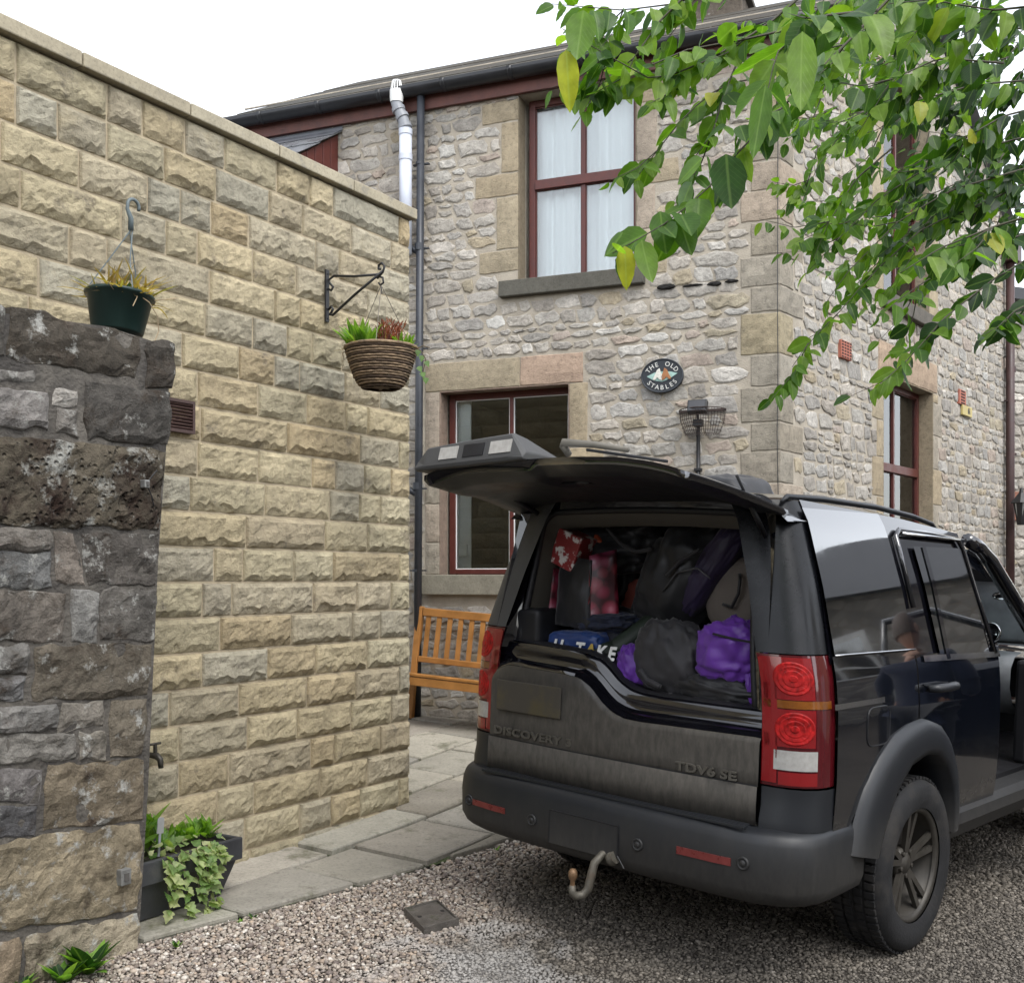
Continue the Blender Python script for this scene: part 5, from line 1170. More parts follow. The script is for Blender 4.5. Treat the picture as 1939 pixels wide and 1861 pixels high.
mb = MB(); mb.lathe([(.001, -.005), (.041, -.005)], 20, Matrix.Translation(v) @ Matrix.Rotation(R_(-90), 4, 'Y')); cobj(mb, 'vent_throat', M_TRIMB, dsh)
mb = MB(); mb.box(1.76, 1.99, .72, .80, .60, 1.18); cobj(mb, 'scuttle_panel', M_TRIMB, car, bevel=.02)
mb = MB(); mb.box(.955, 1.04, .78, .88, .58, 1.32); cobj(mb, 'door_pillar', M_GLOSSB, car, bevel=.02)
fl4 = MB(); fl4.box(.5, 2.0, -.8, .8, .56, .60); cobj(fl4, 'cabin_floor', M_TRIMB, car)
od = thing('tmp', 'x', 'x'); bpy.data.objects.remove(od)
an = R_(62); hx, hy = 2.0, .93
def opened(x, y, z):  # closed door coordinates -> swung about the hinge
    dx, dy = x-hx, y-hy; return (hx+dx*math.cos(an)-dy*math.sin(an)*1.0, hy-dx*math.sin(an)+dy*math.cos(an), z)
fd = sidepanel([(.97, .58), (1.98, .58)], [(.97, 1.27), (1.98, 1.25)], 10, 10, 0, 1); fd.map(opened); dro = cobj(fd, 'front_door', M_PAINT, car, smooth=True); dro.modifiers.new('s', 'SOLIDIFY').thickness = .07
dt = sidepanel([(1.02, .66), (1.92, .66)], [(1.02, 1.22), (1.92, 1.20)], 6, 6, -.10, 1); dt.map(opened); cobj(dt, 'door_trim', M_TRIMB, dro, smooth=True)
dg = MB(); dg.tube([opened(x, Ys(z)-.02, z) for x, z in ((.99, 1.27), (.99, 1.60), (1.02, 1.79), (1.30, 1.75), (1.96, 1.27))], .022, 8); cobj(dg, 'window_frame', M_GLOSSB, dro, smooth=True)
mr_ = MB(); mr_.box(-.05, .05, -.02, .22, -.09, .10, Matrix.Translation(opened(1.86, 1.0, 1.32))); cobj(mr_, 'door_mirror', M_GLOSSB, dro, bevel=.03)

# open upper tailgate ---------------------------------------------------
def hatch_pt(s_, y, side):
    L = .62+.10*sstep(-.1, .3, y); zt = 1.972+.125*s_-.035*s_*s_-.085*max(0, (abs(y)-.38)/.34)**2*(1-.35*s_)-.02*(y > 0)*s_*min(1, y/.5)
    x = -.865-L*s_
    if side == 'top': return (x, y, zt)
    rim = min(1, min(s_, 1-s_)/.10, (.72-abs(y))/.09); return (x+.02*(s_ > .5), y*.985, zt-.026-.034*sstep(0, 1, np.array(max(0, rim)))*1.0-(.018 if y < -.10 else .0)*sstep(.45, .75, np.array(s_)))
ss, yy = np.linspace(0, 1, 22), np.linspace(-.715, .715, 41)
ht = MB(); ht.grid([[hatch_pt(s_, y, 'top') for y in yy] for s_ in ss]); hatch = cobj(ht, 'upper_tailgate', M_PRIV, car, smooth=True)
hi = MB(); hi.grid([[hatch_pt(s_, y, 'bot') for y in yy] for s_ in ss]); cobj(hi, 'tailgate_lining', M_TRIMB, hatch, smooth=True)
ring_t = [(s_, -.715) for s_ in ss]+[(1, y) for y in yy]+[(s_, .715) for s_ in ss[::-1]]+[(0, y) for y in yy[::-1]]
he = MB(); he.grid([[hatch_pt(a, b, 'top') for a, b in ring_t], [tuple(np.array(hatch_pt(a, b, 'top'))*.5+np.array(hatch_pt(a, b, 'bot'))*.5+np.array([-.008*(a == 1), .008*np.sign(b)*(abs(b) > .71), 0])) for a, b in ring_t], [hatch_pt(a, b, 'bot') for a, b in ring_t]]); cobj(he, 'tailgate_edge', M_GLOSSB, hatch, smooth=True)
# lamp housing on the free edge
hp0, hp1 = onx(792, 842, -1.50), onx(982, 860, -1.50)
hs_ = MB(); ya, yb = -.72, -.12
A = [(-1.44, ya+.02, 2.150), (-1.44, yb-.09, 2.165), (-1.40, yb, 2.13), (-1.46, yb, 2.055), (-1.525, yb-.02, 2.055), (-1.525, ya, 2.035)]
zf = lambda y: 2.04+.03*(y-ya)/(yb-ya)
P = []
for y, tp_, mg in ((ya-.03, .03, 0), (ya+.03, .088, 1), (-.42, .100, 1), (yb-.07, .105, 1), (yb+.01, .02, 0)):
    P.append([(-1.28, y, zf(y)+.01), (-1.40, y, zf(y)+tp_*.85), (-1.475, y, zf(y)+tp_), (-1.492, y, zf(y)+tp_*.96), (-1.515, y, zf(y)+tp_*.06), (-1.51, y, zf(y)-.012), (-1.40, y, zf(y)-.02)])
hs_.grid(P); hs_.f += [(0, 1, 2, 3, 4, 5, 6), tuple(28+k for k in range(7))[::-1]]
hou = cobj(hs_, 'lamp_housing', M_HOUS, hatch, bevel=.006)
def on_face(y, h, out): tp_ = .095; return (-1.494-.020*(1-h)-out, y, zf(y)+tp_*(.08+.86*h))
for nm, y0, y1, mt in (('plate_lamp', -.60, -.49, M_REV), ('handle_recess', -.455, -.335, M_TRIMB), ('plate_lamp', -.30, -.18, M_REV)):
    mb = MB(); mb.grid([[on_face(y, h, .004) for y in np.linspace(y0, y1, 4)] for h in (.22, .86)]); cobj(mb, nm, mt, hou).modifiers.new('s', 'SOLIDIFY').thickness = .006
# wiper lying on the outside glass
w0 = np.array(onx(1066, 838, -1.36)); w1 = np.array(onx(1190, 852, -1.30)); w2 = np.array(onx(1252, 868, -1.26))
wp = MB(); wp.tube([tuple(w0+np.array([.04, 0, -.045])), tuple(w0+np.array([0, 0, -.01])), tuple(w0), tuple(w0*.5+w1*.5+np.array([0, 0, .006])), tuple(w1)], [.014, .016, .017, .014, .010], 8); wpo = cobj(wp, 'wiper_arm', M_('dusty_wiper', (.13, .12, .10), .7, var=.2), hatch, smooth=True)
wb_ = MB(); wb_.tube([tuple(w0+np.array([.03, .10, -.03])), tuple(w1+np.array([.02, 0, -.022])), tuple(w2+np.array([.0, .03, -.012]))], .006, 6); cobj(wb_, 'wiper_blade', M_TRIMB, wpo)
mb = MB(); mb.box(-1.30, -1.24, -.13, .06, 1.975, 1.985); cobj(mb, 'grab_recess', M_GLOSSB, hatch)
# gas struts
for (a, b) in ((onx(928, 917, -1.20), onx(1018, 972, -.91)), ((-1.16, .66, 2.005), (-.905, .64, 1.79))):
    a, b = np.array(a), np.array(b); mb = MB(); mb.tube([tuple(a), tuple(a*.45+b*.55)], .006, 8); so2 = cobj(mb, 'gas_strut', M_TRIMB, car, smooth=True)
    mb = MB(); mb.tube([tuple(a*.5+b*.5), tuple(b)], .011, 8); cobj(mb, 'strut_cylinder', M_TRIMB, so2, smooth=True)

# wheels ------------------------------------------------------------------
def make_wheel():
    tm = MB(); pr_ = [(.25, -.115), (.285, -.128), (.335, -.128), (.365, -.112), (.376, -.085), (.380, -.06), (.372, -.056), (.372, -.046), (.381, -.042), (.382, -.008), (.373, -.004), (.373, .006), (.382, .010), (.381, .042), (.372, .046), (.372, .056), (.380, .06), (.376, .085), (.365, .112), (.335, .128), (.285, .128), (.25, .115)]
    tm.lathe(pr_, 72); tyre = tm.mesh('tyre', True, True)
    tr = MB()
    for k in range(64):
        a = 2*math.pi*k/64
        for zc, w in ((-.075, .022), (-.025, .016), (.026, .016), (.075, .022)):
            Mx = Matrix.Rotation(a+(.025 if zc > 0 else 0)+zc*.3, 4, 'Z') @ Matrix.Translation((.381, 0, zc)); tr.box(-.006, .0055, -.0125, .0125, -w, w, Mx)
    tread = tr.mesh('tread')
    rm = MB(); rm.lathe([(.228, -.09), (.232, -.10), (.248, -.11), (.252, -.098), (.235, -.08), (.226, -.05), (.20, .0), (.20, .10), (.25, .115)], 48); rim = rm.mesh('rim', True, True)
    sp = MB()
    for k in range(5):
        for d in (-.17, .17):
            a = 2*math.pi*k/5+R_(90)
            p0 = Vector((.045*math.cos(a+d*1.6), .045*math.sin(a+d*1.6), -.052)); p1 = Vector((.235*math.cos(a+d), .235*math.sin(a+d), -.078)); sp.bar(p0, p1, .026, .022)
    spoke = sp
    hub = MB(); hub.lathe([(.001, -.075), (.030, -.075), (.036, -.068), (.07, -.058), (.075, -.04), (.07, .0)], 24)
    disc = MB(); disc.lathe([(.001, -.01), (.165, -.01), (.165, .01)], 32)
    return tyre, tread, rim, hub, disc
tyre, tread, rim, hub, disc = make_wheel()
hubm, discm = hub.mesh('hub', True, True), disc.mesh('brake_disc')
bolt = MB(); bolt.lathe([(.011, 0), (.011, -.012), (.008, -.014), (.001, -.014)], 8); bolt = bolt.mesh('bolt')
spk = []
M_DISC = M_('brake_disc', (.05, .045, .04), .5, metal=.6)
for me_, mt in ((tyre, M_RUBB), (tread, M_RUBB), (rim, M_RIM), (hubm, M_RIM), (discm, M_DISC), (bolt, M_RIM)): me_.materials.append(mt)
spm = MB(); p0, p1 = Vector((.05, 0, -.056)), Vector((.236, 0, -.080)); spm.bar(p0, p1, .026, .020, up=(0, 0, 1)); spm = spm.mesh('spoke'); spm.materials.append(M_RIM)
for (x, y, s) in ((0, .815, 1), (0, -.815, -1), (2.885, .80, 1), (2.885, -.80, -1)):
    wh = child('wheel', tyre, car, Matrix.Translation((x, -y, .381)) @ Matrix.Rotation(R_(-90 if s == 1 else 90), 4, 'X') @ Matrix.Rotation(random.uniform(0, 6), 4, 'Z'))
    child('tread', tread, wh); child('rim', rim, wh); child('hub', hubm, wh); child('brake_disc', discm, wh)
    for k in range(5):
        a = 2*math.pi*k/5; child('bolt', bolt, wh, Matrix.Translation((.055*math.cos(a+.6), .055*math.sin(a+.6), -.06)))
        for d in (-.15, .15): child('spoke', spm, wh, Matrix.Rotation(a+d, 4, 'Z'))

# ================================================================== LEAVES AND PLANTS (shared helpers)
def leaf_mesh(name, width=.46, rows=7, fold=.16, curl=.12, tip=1.0, wav=.0, lobes=None):
    vs, fs, uv = [], [], []
    for i in range(rows+1):
        t = i/rows
        if lobes: w = float(np.interp(t, lobes[0], lobes[1]))*width/2
        else: w = width/2*math.sin(math.pi*min(1, t**.80))**.62*(1-.22*t**3) if 0 < t < 1 else 0.0
        w = max(w, .004)
        for k in (-1, -.5, 0, .5, 1):
            vs.append((k*w*(1+wav*math.sin(i*2.4+k)), t, fold*abs(k)*w*2*.6-curl*t*t+wav*.1*math.sin(i*2.1+k*2))); uv.append((k*w*2, t, 0))
    for i in range(rows):
        for k in range(4): fs.append((i*5+k, i*5+k+1, (i+1)*5+k+1, (i+1)*5+k))
    me = bpy.data.meshes.new(name); me.from_pydata(vs, [], fs)
    a = me.attributes.new('luv', 'FLOAT_VECTOR', 'POINT'); a.data.foreach_set('vector', np.array(uv, np.float32).ravel())
    me.polygons.foreach_set('use_smooth', [True]*len(me.polygons)); return me, np.array(vs), fs, uv
def leaf_frame(pos, d, nrm, size, wscale=1.0):
    d = Vector(d).normalized(); n = Vector(nrm); n = (n-d*n.dot(d)); n = n.normalized() if n.length > 1e-4 else d.orthogonal().normalized(); r = d.cross(n)
    return Matrix(((r.x*size*wscale, d.x*size, n.x*size, pos[0]), (r.y*size*wscale, d.y*size, n.y*size, pos[1]), (r.z*size*wscale, d.z*size, n.z*size, pos[2]), (0, 0, 0, 1)))
class Foliage:
    """many small leaves joined into one piece"""
    def __init__(s): s.V, s.F, s.T, s.U = [], [], [], []; s.n = 0
    def add(s, kind, M, val):
        V = kind[1]; A = np.array(M); s.V.append(V@A[:3, :3].T+A[:3, 3]); s.F += [tuple(i+s.n for i in f) for f in kind[2]]; s.T += [val]*len(V); s.U += kind[3]; s.n += len(V)
    def obj(s, name, mat, parent=None):
        me = bpy.data.meshes.new(name); me.from_pydata([tuple(v) for v in np.concatenate(s.V)], [], s.F)
        a = me.attributes.new('tint', 'FLOAT_COLOR', 'POINT'); a.data.foreach_set('color', np.repeat(np.array(s.T, np.float32)[:, None], 4, 1).ravel())
        a = me.attributes.new('luv', 'FLOAT_VECTOR', 'POINT'); a.data.foreach_set('vector', np.array(s.U, np.float32).ravel())
        me.polygons.foreach_set('use_smooth', [True]*len(me.polygons)); me.materials.append(mat)
        o = bpy.data.objects.new(name, me); COL.objects.link(o); o.parent = parent; return o
L_BROAD = leaf_mesh('broad_leaf', .5); L_NARROW = leaf_mesh('narrow_leaf', .22, fold=.1, curl=.25); L_BLADE = leaf_mesh('grass_blade', .05, rows=5, fold=.2, curl=.35)
L_IVY = leaf_mesh('ivy_leaf', .95, rows=8, fold=.05, curl=.15, lobes=([0, .1, .25, .38, .5, .62, .8, 1], [.2, .75, 1.0, .62, .80, .5, .25, .02]))
MG_FRESH = leaf_mat('fresh_green_leaf', [(0, (.07, .16, .02)), (.5, (.12, .24, .03)), (1, (.20, .32, .06))], rnd='tint'); MG_DARK = leaf_mat('dark_green_leaf', [(0, (.02, .06, .015)), (1, (.06, .13, .03))], rnd='tint')
MG_IVY = leaf_mat('variegated_ivy', [(0, (.10, .19, .05)), (.55, (.22, .30, .12)), (1, (.46, .48, .26))], rnd='tint'); MG_DRY = leaf_mat('dry_straw', [(0, (.20, .13, .06)), (.6, (.32, .22, .11)), (1, (.16, .17, .06))], rnd='tint', vein=False)
MG_RUST = leaf_mat('rust_heather', [(0, (.10, .025, .012)), (1, (.26, .075, .035))], rnd='tint', vein=False)
M_STEM = M_('plant_stem', (.10, .075, .045), .8, var=.3, vscale=30); M_SOIL = M_('potting_soil', (.02, .015, .011), .95, bump=.8, bscale=60)
def tuft(fol, kind, c, n, length, spread, rad=.03, up=1.0, val=(0, 1), wsc=1.0):
    for _ in range(n):
        a = random.uniform(0, 6.283); r = rad*random.random()**.5; p = (c[0]+r*math.cos(a), c[1]+r*math.sin(a), c[2])
        b = random.uniform(0, 6.283) if spread > .9 else a+random.uniform(-.8, .8); k = spread*random.random(); d = Vector((math.cos(b)*k, math.sin(b)*k, up))
        fol.add(kind, leaf_frame(p, d, Vector((-math.cos(b), -math.sin(b), .6))+Vector((random.uniform(-.4, .4),)*3), length*random.uniform(.55, 1.1), wsc), random.uniform(*val))
random.seed(77)
# ------------------------------------------------------------------ green plastic pot standing on the old wall
t, z = OW.hit(222, 612, .16); zb_ = OW.hit(222, 615, .0)[1]
PM = OW.mat() @ Matrix.Translation((t, .16, zb_+.006)) @ Matrix.Rotation(R_(5), 4, 'Y')
pot = thing('hanging_pot', 'dark green plastic hanging pot with hook standing on the old wall', 'pot', PM)
M_GPOT = M_('dark_green_plastic', (.010, .028, .024), .38, var=.2, vscale=8, dirt=((.05, .055, .045), 9., .6, .75))
mb = MB(); mb.lathe([(.001, .0), (.098, .0), (.105, .006), (.132, .150), (.142, .152), (.145, .162), (.140, .168), (.130, .164), (.122, .13)], 40); mb.obj('pot_body', M_GPOT, pot, smooth=True)
mb = MB(); mb.lathe([(.001, .145), (.08, .143), (.124, .138)], 20); mb.obj('soil', M_SOIL, pot)
hk = Vector((.03, 0, .46)); M_HOOK = M_('grey_plastic_hook', (.10, .125, .13), .45)
for k, a in enumerate((.4, 2.6, 4.4)):
    p = Vector((.138*math.cos(a), .138*math.sin(a), .16)); mb = MB(); mid = p*.5+hk*.5+Vector((.012*math.cos(k*2), 0, -.01)); mb.tube([p, mid, hk+Vector((.008*(k-1), 0, 0))], .0028, 6); mb.obj('hanger_wire', M_HOOK, pot)
mb = MB(); hp_ = [hk, hk+Vector((-.004, 0, .05)), hk+Vector((-.026, 0, .085))]+[hk+Vector((.004+.03*math.cos(a), 0, .105+.03*math.sin(a))) for a in np.linspace(2.9, -.3, 9)]; mb.tube(hp_, [.012, .011, .008]+[.0075]*9, 8); mb.obj('hook', M_HOOK, pot, smooth=True)
pl_ = thing('dry_plant', 'straggly dried out plant in the dark green pot', 'plant', PM @ Matrix.Translation((0, 0, .145)))
fo_ = Foliage(); tuft(fo_, L_BLADE, (0, 0, 0), 150, .15, 1.6, .11, .6, (0, .9), 1.7); tuft(fo_, L_BLADE, (.05, 0, 0), 80, .15, 2.2, .10, .45, (0, .5), 1.7); tag(fo_.obj('dry_stems', MG_DRY, pl_), kind='stuff')
for k in range(4): child('leaf', L_BROAD[0], pl_, leaf_frame((-.06+.02*k, -.05, .0), (-.3+.15*k, -.5, .7), (0, -.5, .6), .07), MG_DARK)
for k, pts in enumerate(([(.0, -.11, .01), (.03, -.15, -.02), (.07, -.16, -.07), (.085, -.155, -.13), (.06, -.16, -.19)], [(.0, -.11, .01), (-.03, -.145, -.02), (-.05, -.15, -.06)], [(.05, -.10, .0), (.12, -.13, .02), (.19, -.13, .05)], [(-.09, -.08, .0), (-.14, -.1, .02)])):
    mb = MB(); mb.tube(pts, .0022, 5); mb.obj('dead_stem', M_('straw_stem', (.30, .23, .14), .8), pl_)
# ------------------------------------------------------------------ iron bracket and wicker basket on the block wall
t, z0 = BW.hit(609, 612); _, z1 = BW.hit(609, 513)
bk = thing('iron_bracket', 'black wrought iron scroll bracket on the block wall', 'bracket', BW.mat() @ Matrix.Translation((t, -.042, z0)))
H_ = z1-z0; L_ = .40; zt0 = H_*.80
mb = MB(); mb.box(-.014, .014, -.004, .008, 0, H_); mb.obj('back_plate', M_BLACKM, bk, bevel=.002)
ZA_ = BW.hit(712, 520, -L_)[1]-z0
def flat(pts, nm, w=.007): mb = MB(); mb.tube(pts, w, 6); return mb.obj(nm, M_BLACKM, bk, smooth=True)
flat([(0, -.008, zt0-.05), (0, -.03, zt0-.062), (0, -.045, zt0-.045), (0, -.02, zt0-.02), (0, -.012, zt0), (0, -.05, zt0+.018), (0, -L_*.5, zt0+(ZA_-zt0)*.5+.004), (0, -L_+.02, ZA_)], 'arm')
flat([(0, -.01, .07), (0, -.03, .085), (0, -.042, .07), (0, -.03, .05), (0, -.018, .042), (0, -.04, .035), (0, -L_*.5, ZA_*.5+.02), (0, -L_, ZA_+.015)], 'brace', .008)
flat([(0, -L_+.04, ZA_-.02), (0, -L_+.0, ZA_+.01), (0, -L_-.012, ZA_+.04), (0, -L_+.008, ZA_+.06), (0, -L_+.03, ZA_+.05), (0, -L_+.03, ZA_+.03), (0, -L_+.015, ZA_+.028)], 'scroll')
flat([(0, -L_+.03, ZA_-.01), (0, -L_+.0, ZA_-.022), (0, -L_-.004, ZA_-.05), (0, -L_+.018, ZA_-.06), (0, -L_+.03, ZA_-.045)], 'hook_scroll', .006)
for zz_ in (.02, H_-.025): mb = MB(); mb.lathe([(.006, 0), (.004, .005), (.001, .005)], 8, Matrix.Translation((0, -.004, zz_)) @ Matrix.Rotation(R_(90), 4, 'X')); mb.obj('screw', M_BLACKM, bk)
tipw = Vector(BW.w(t, -.042-L_+.012, z0+ZA_-.06))
rimz = EYE-(660-YH)/FPX*tipw.y; bkt = thing('wicker_basket', 'round wicker hanging basket hanging from the iron bracket', 'basket', loc=(tipw.x, tipw.y, rimz-.215))
M_WICK = M_('grey_brown_wicker', (.20, .14, .085), .85, var=.45, vscale=25, bump=.5, bscale=120); M_WICKD = M_('dark_wicker', (.075, .05, .032), .9, var=.4, vscale=25)
def rad(h): return .105+.093*(h**.62)
mb = MB(); mb.lathe([(.001, .0), (.10, .0)]+[(rad(h)-.006, .215*h) for h in np.linspace(0, 1, 9)], 36); mb.obj('liner', M_WICKD, bkt, smooth=True)
for k in range(17):
    h = k/16; mb = MB(); mb.tube([((rad(h)+.0025*nz(a*2, k*3.1)+.0015*math.sin(a*18+k*math.pi))*math.cos(a), (rad(h)+.0025*nz(a*2, k*3.1)+.0015*math.sin(a*18+k*math.pi))*math.sin(a), .215*h+.003*nz(a*1.5, k*2.2)) for a in np.linspace(0, 2*math.pi, 73)[:-1]], .0062 if k < 16 else .009, 6, closed=True); mb.obj('cane', M_WICK if k % 3 else M_WICKD, bkt, smooth=True)
mb = MB(); mb.lathe([(.001, .195), (.17, .19)], 20); mb.obj('soil', M_SOIL, bkt)
top_ = Vector((0, 0, tipw.z-(rimz-.215)))
for k in range(3):
    a = .5+k*2.094; p = Vector((.195*math.cos(a), .195*math.sin(a), .215)); mb = MB(); mb.tube([p, p*.5+top_*.5, top_], .0022, 5); mb.obj('chain', M_('thin_chain', (.18, .16, .13), .5, metal=.5), bkt)
mb = MB(); mb.tube([top_, top_+Vector((.004, 0, -.05))], .003, 5); mb.obj('hanging_loop', M_BLACKM, bkt)
hp2 = thing('basket_plants', 'green leafy plants and rust red heather in the wicker basket', 'plant', loc=(tipw.x, tipw.y, rimz-.02))
fo_ = Foliage(); tuft(fo_, L_NARROW, (-.09, -.02, 0), 90, .17, .75, .075, 1.0, (.1, 1)); tuft(fo_, L_NARROW, (-.12, .0, 0), 40, .10, 1.3, .05, .6, (0, .8)); tuft(fo_, L_NARROW, (.125, -.02, 0), 45, .10, .8, .045, 1, (.3, 1)); tuft(fo_, L_BROAD, (.13, -.06, -.01), 24, .055, 1.4, .05, .5, (.6, 1)); tag(fo_.obj('green_foliage', MG_FRESH, hp2), kind='stuff')
fo_ = Foliage(); 
for k in range(46):
    a = random.uniform(0, 6.28); r = .045*random.random()**.5; p0 = Vector((.05+r*math.cos(a), -.07+r*math.sin(a), 0)); d = Vector((random.uniform(-.25, .35), random.uniform(-.25, .25), 1)).normalized(); ln_ = random.uniform(.08, .175)
    for q in range(9): b = random.uniform(0, 6.28); fo_.add(L_BLADE, leaf_frame(p0+d*ln_*q/9, d+Vector((math.cos(b), math.sin(b), 0))*.7, (0, -1, .3), .04, 3.2), random.random())
tag(fo_.obj('heather', MG_RUST, hp2), kind='stuff')
fo_ = Foliage(); tuft(fo_, L_BLADE, (.0, -.05, .0), 60, .10, 2.0, .16, .25, (0, .8)); tag(fo_.obj('dry_bits', MG_DRY, hp2), kind='stuff')
for k, pts in enumerate(([(.17, -.05, .0), (.22, -.06, .0), (.25, -.06, -.05), (.235, -.06, -.12)], [(.16, 0, 0), (.23, -.02, .03), (.27, -.02, .02)], [(-.16, -.06, .0), (-.2, -.08, -.02), (-.19, -.09, -.06)])):
    mb = MB(); mb.tube(pts, .003, 5); mb.obj('trailing_stem', M_STEM, hp2)
for k in range(6): child('trailing_leaf', L_IVY[0], hp2, leaf_frame((.21+.02*(k % 3), -.06, -.0-.03*k), (random.uniform(-.5, .5), -.3, -.8), (.2, -1, .3), .04), MG_IVY)
# ------------------------------------------------------------------ louvred vent and tap
vt = thing('wall_vent', 'dark brown louvred vent set in the block wall beside the old wall', 'vent', BW.mat() @ Matrix.Translation((vx, -.04, vz)))
M_VENT = M_('brown_plastic_vent', (.055, .03, .025), .5)
for q in ((-.12, .12, .065, .08), (-.12, .12, -.08, -.065), (-.12, -.105, -.065, .065), (.105, .12, -.065, .065)): mb = MB(); mb.box(q[0], q[1], -.004, .025, q[2], q[3]); mb.obj('vent_frame', M_VENT, vt)
for k in range(8): mb = MB(); zz_ = -.057+k*.0163; mb.box(-.105, .105, -.004, .004, -.005, .005, Matrix.Translation((0, .004, zz_)) @ Matrix.Rotation(R_(40), 4, 'X')); mb.obj('louvre', M_VENT, vt)
mb = MB(); mb.box(-.105, .105, .016, .024, -.065, .065); mb.obj('vent_back', M_TRIMB, vt)
tx_, tz_ = BW.hit(291, 1430, -.10); tap = thing('garden_tap', 'small dark garden tap with cross handle beside the old wall', 'tap', BW.mat() @ Matrix.Translation((tx_, -.10, tz_)))
M_TAP = M_('dull_brass', (.055, .05, .042), .5, metal=.5, var=.4, vscale=40)
mb = MB(); mb.tube([(0, .09, .0), (0, .02, .0), (0, -.02, .0), (0, -.045, -.015), (0, -.05, -.055)], [.013, .014, .017, .015, .012], 10); mb.obj('tap_body', M_TAP, tap, smooth=True)
mb = MB(); mb.tube([(0, -.01, .0), (0, -.01, .05)], .009, 8); mb.obj('spindle', M_TAP, tap); mb = MB(); mb.tube([(-.032, -.01, .055), (.032, -.01, .055)], .006, 8); mb.obj('tap_handle', M_TAP, tap, smooth=True)
mb = MB(); mb.tube([(0, .09, .0), (0, .09, -.32)], .011, 8); mb.obj('supply_pipe', M_TAP, tap, smooth=True)
# ------------------------------------------------------------------ planter with ivy
g1 = ground(418, 1695, .036); PLW = Wall(g1[:2], BW.d)
PLM = PLW.mat() @ Matrix.Translation((0, 0, g1[2]))
plt_ = thing('trough_planter', 'dark grey tapered trough planter on the paving beside the old wall', 'planter', PLM)
M_PLT = M_('matt_black_planter', (.036, .037, .041), .6, var=.3, vscale=5, bump=.1, dirt=((.075, .07, .06), 4., .55, .75))
zr = PLW.hit(455, 1585, -.07)[1]-g1[2]; xr = PLW.hit(460, 1590, -.07)[0]
LEN, WID = .95, .34
bx0, bx1 = -LEN+.05, .0; tx0, tx1 = -LEN, xr
mb = MB(); mb.add([(bx0, 0, 0), (bx1, 0, 0), (bx1, WID-.08, 0), (bx0, WID-.08, 0), (tx0+.02, -.05, zr*.64), (tx1-.015, -.05, zr*.64), (tx1-.015, WID-.03, zr*.64), (tx0+.02, WID-.03, zr*.64)], [(0, 1, 2, 3), (0, 1, 5, 4), (1, 2, 6, 5), (2, 3, 7, 6), (3, 0, 4, 7), (4, 5, 6, 7)]); mb.obj('trough_body', M_PLT, plt_, bevel=.006)
mb = MB(); o_, i_ = (tx0, tx1, -.07, WID-.01), (tx0+.025, tx1-.025, -.045, WID-.035)
vs = [(x, y, zz_) for zz_ in (zr*.62, zr) for (x, y) in ((o_[0], o_[2]), (o_[1], o_[2]), (o_[1], o_[3]), (o_[0], o_[3]))]+[(x, y, zz_) for zz_ in (zr, zr*.75) for (x, y) in ((i_[0], i_[2]), (i_[1], i_[2]), (i_[1], i_[3]), (i_[0], i_[3]))]
fs = []
for a, b in ((0, 4), (4, 8), (8, 12)): fs += [(a+k, a+(k+1) % 4, b+(k+1) % 4, b+k) for k in range(4)]
fs += [(12, 13, 14, 15), (0, 1, 2, 3)]; mb.add(vs, fs); mb.obj('rim_band', M_PLT, plt_, bevel=.006)
mb = MB(); mb.box(tx0+.03, tx1-.03, -.04, WID-.04, zr*.80, zr*.9); mb.obj('soil', M_SOIL, plt_)
ivy = thing('planter_plants', 'trailing variegated ivy and green plants spilling from the trough planter', 'plant', PLM @ Matrix.Translation((0, 0, zr)))
fo_ = Foliage(); fd_ = Foliage()
def trail(start, pts_n, down, seed):
    random.seed(seed); p = Vector(start); d = Vector((random.uniform(-.1, .12), -.5, .3)); pts = [p.copy()]
    for k in range(pts_n):
        d = d*.72+Vector((random.uniform(-.12, .12), random.uniform(-.03, .02), -.28*down)); p = p+d.normalized()*.035
        if p.y < -.13: p.y = -.13+random.uniform(-.01, .01)
        pts.append(p.copy())
        for q in range(2): fo_.add(L_IVY, leaf_frame(p, (random.uniform(-1, 1), random.uniform(-1, -.1), random.uniform(-.9, .3)), (random.uniform(-.4, .4), -1, .7), random.uniform(.03, .062)), random.random()**.7)
    mb = MB(); mb.tube(pts, .002, 5); mb.obj('ivy_stem', M_STEM, ivy)
xs0 = xr-.32
for k in range(8): trail((xs0+random.uniform(-.16, .16), -.05, .0), random.choice([4, 5, 7, 10, 14]), random.uniform(.7, 1.3), 100+k)
for k in range(7): trail((xs0+random.uniform(-.05, .26), -.05, .0), random.choice([3, 4, 5]), .5, 140+k)
random.seed(9)
for k in range(70): p = (random.uniform(tx0+.25, tx1-.04), random.uniform(-.05, WID-.08), random.uniform(-.03, .05)); fo_.add(L_IVY, leaf_frame(p, (random.uniform(-1, 1), random.uniform(-1, .4), random.uniform(-.2, .8)), (0, -.6, 1), random.uniform(.03, .06)), random.random())
for c, n, ln_ in (((xr-.10, .08, 0), 14, .13), ((xr-.22, .12, 0), 16, .15), ((xr-.38, .1, 0), 16, .17), ((xr-.46, .15, .0), 16, .22)): tuft(fd_, L_NARROW, c, n, ln_, 1.0, .06, .8, (.1, 1), 1.2)
tuft(fd_, L_BROAD, (xr-.12, .10, .02), 26, .085, 1.2, .08, .8, (.3, 1)); tuft(fd_, L_BROAD, (xr-.46, .12, .12), 30, .07, 1.4, .07, .7, (.0, .7))
tag(fo_.obj('ivy_leaves', MG_IVY, ivy), kind='stuff'); tag(fd_.obj('green_leaves', MG_FRESH, ivy), kind='stuff')
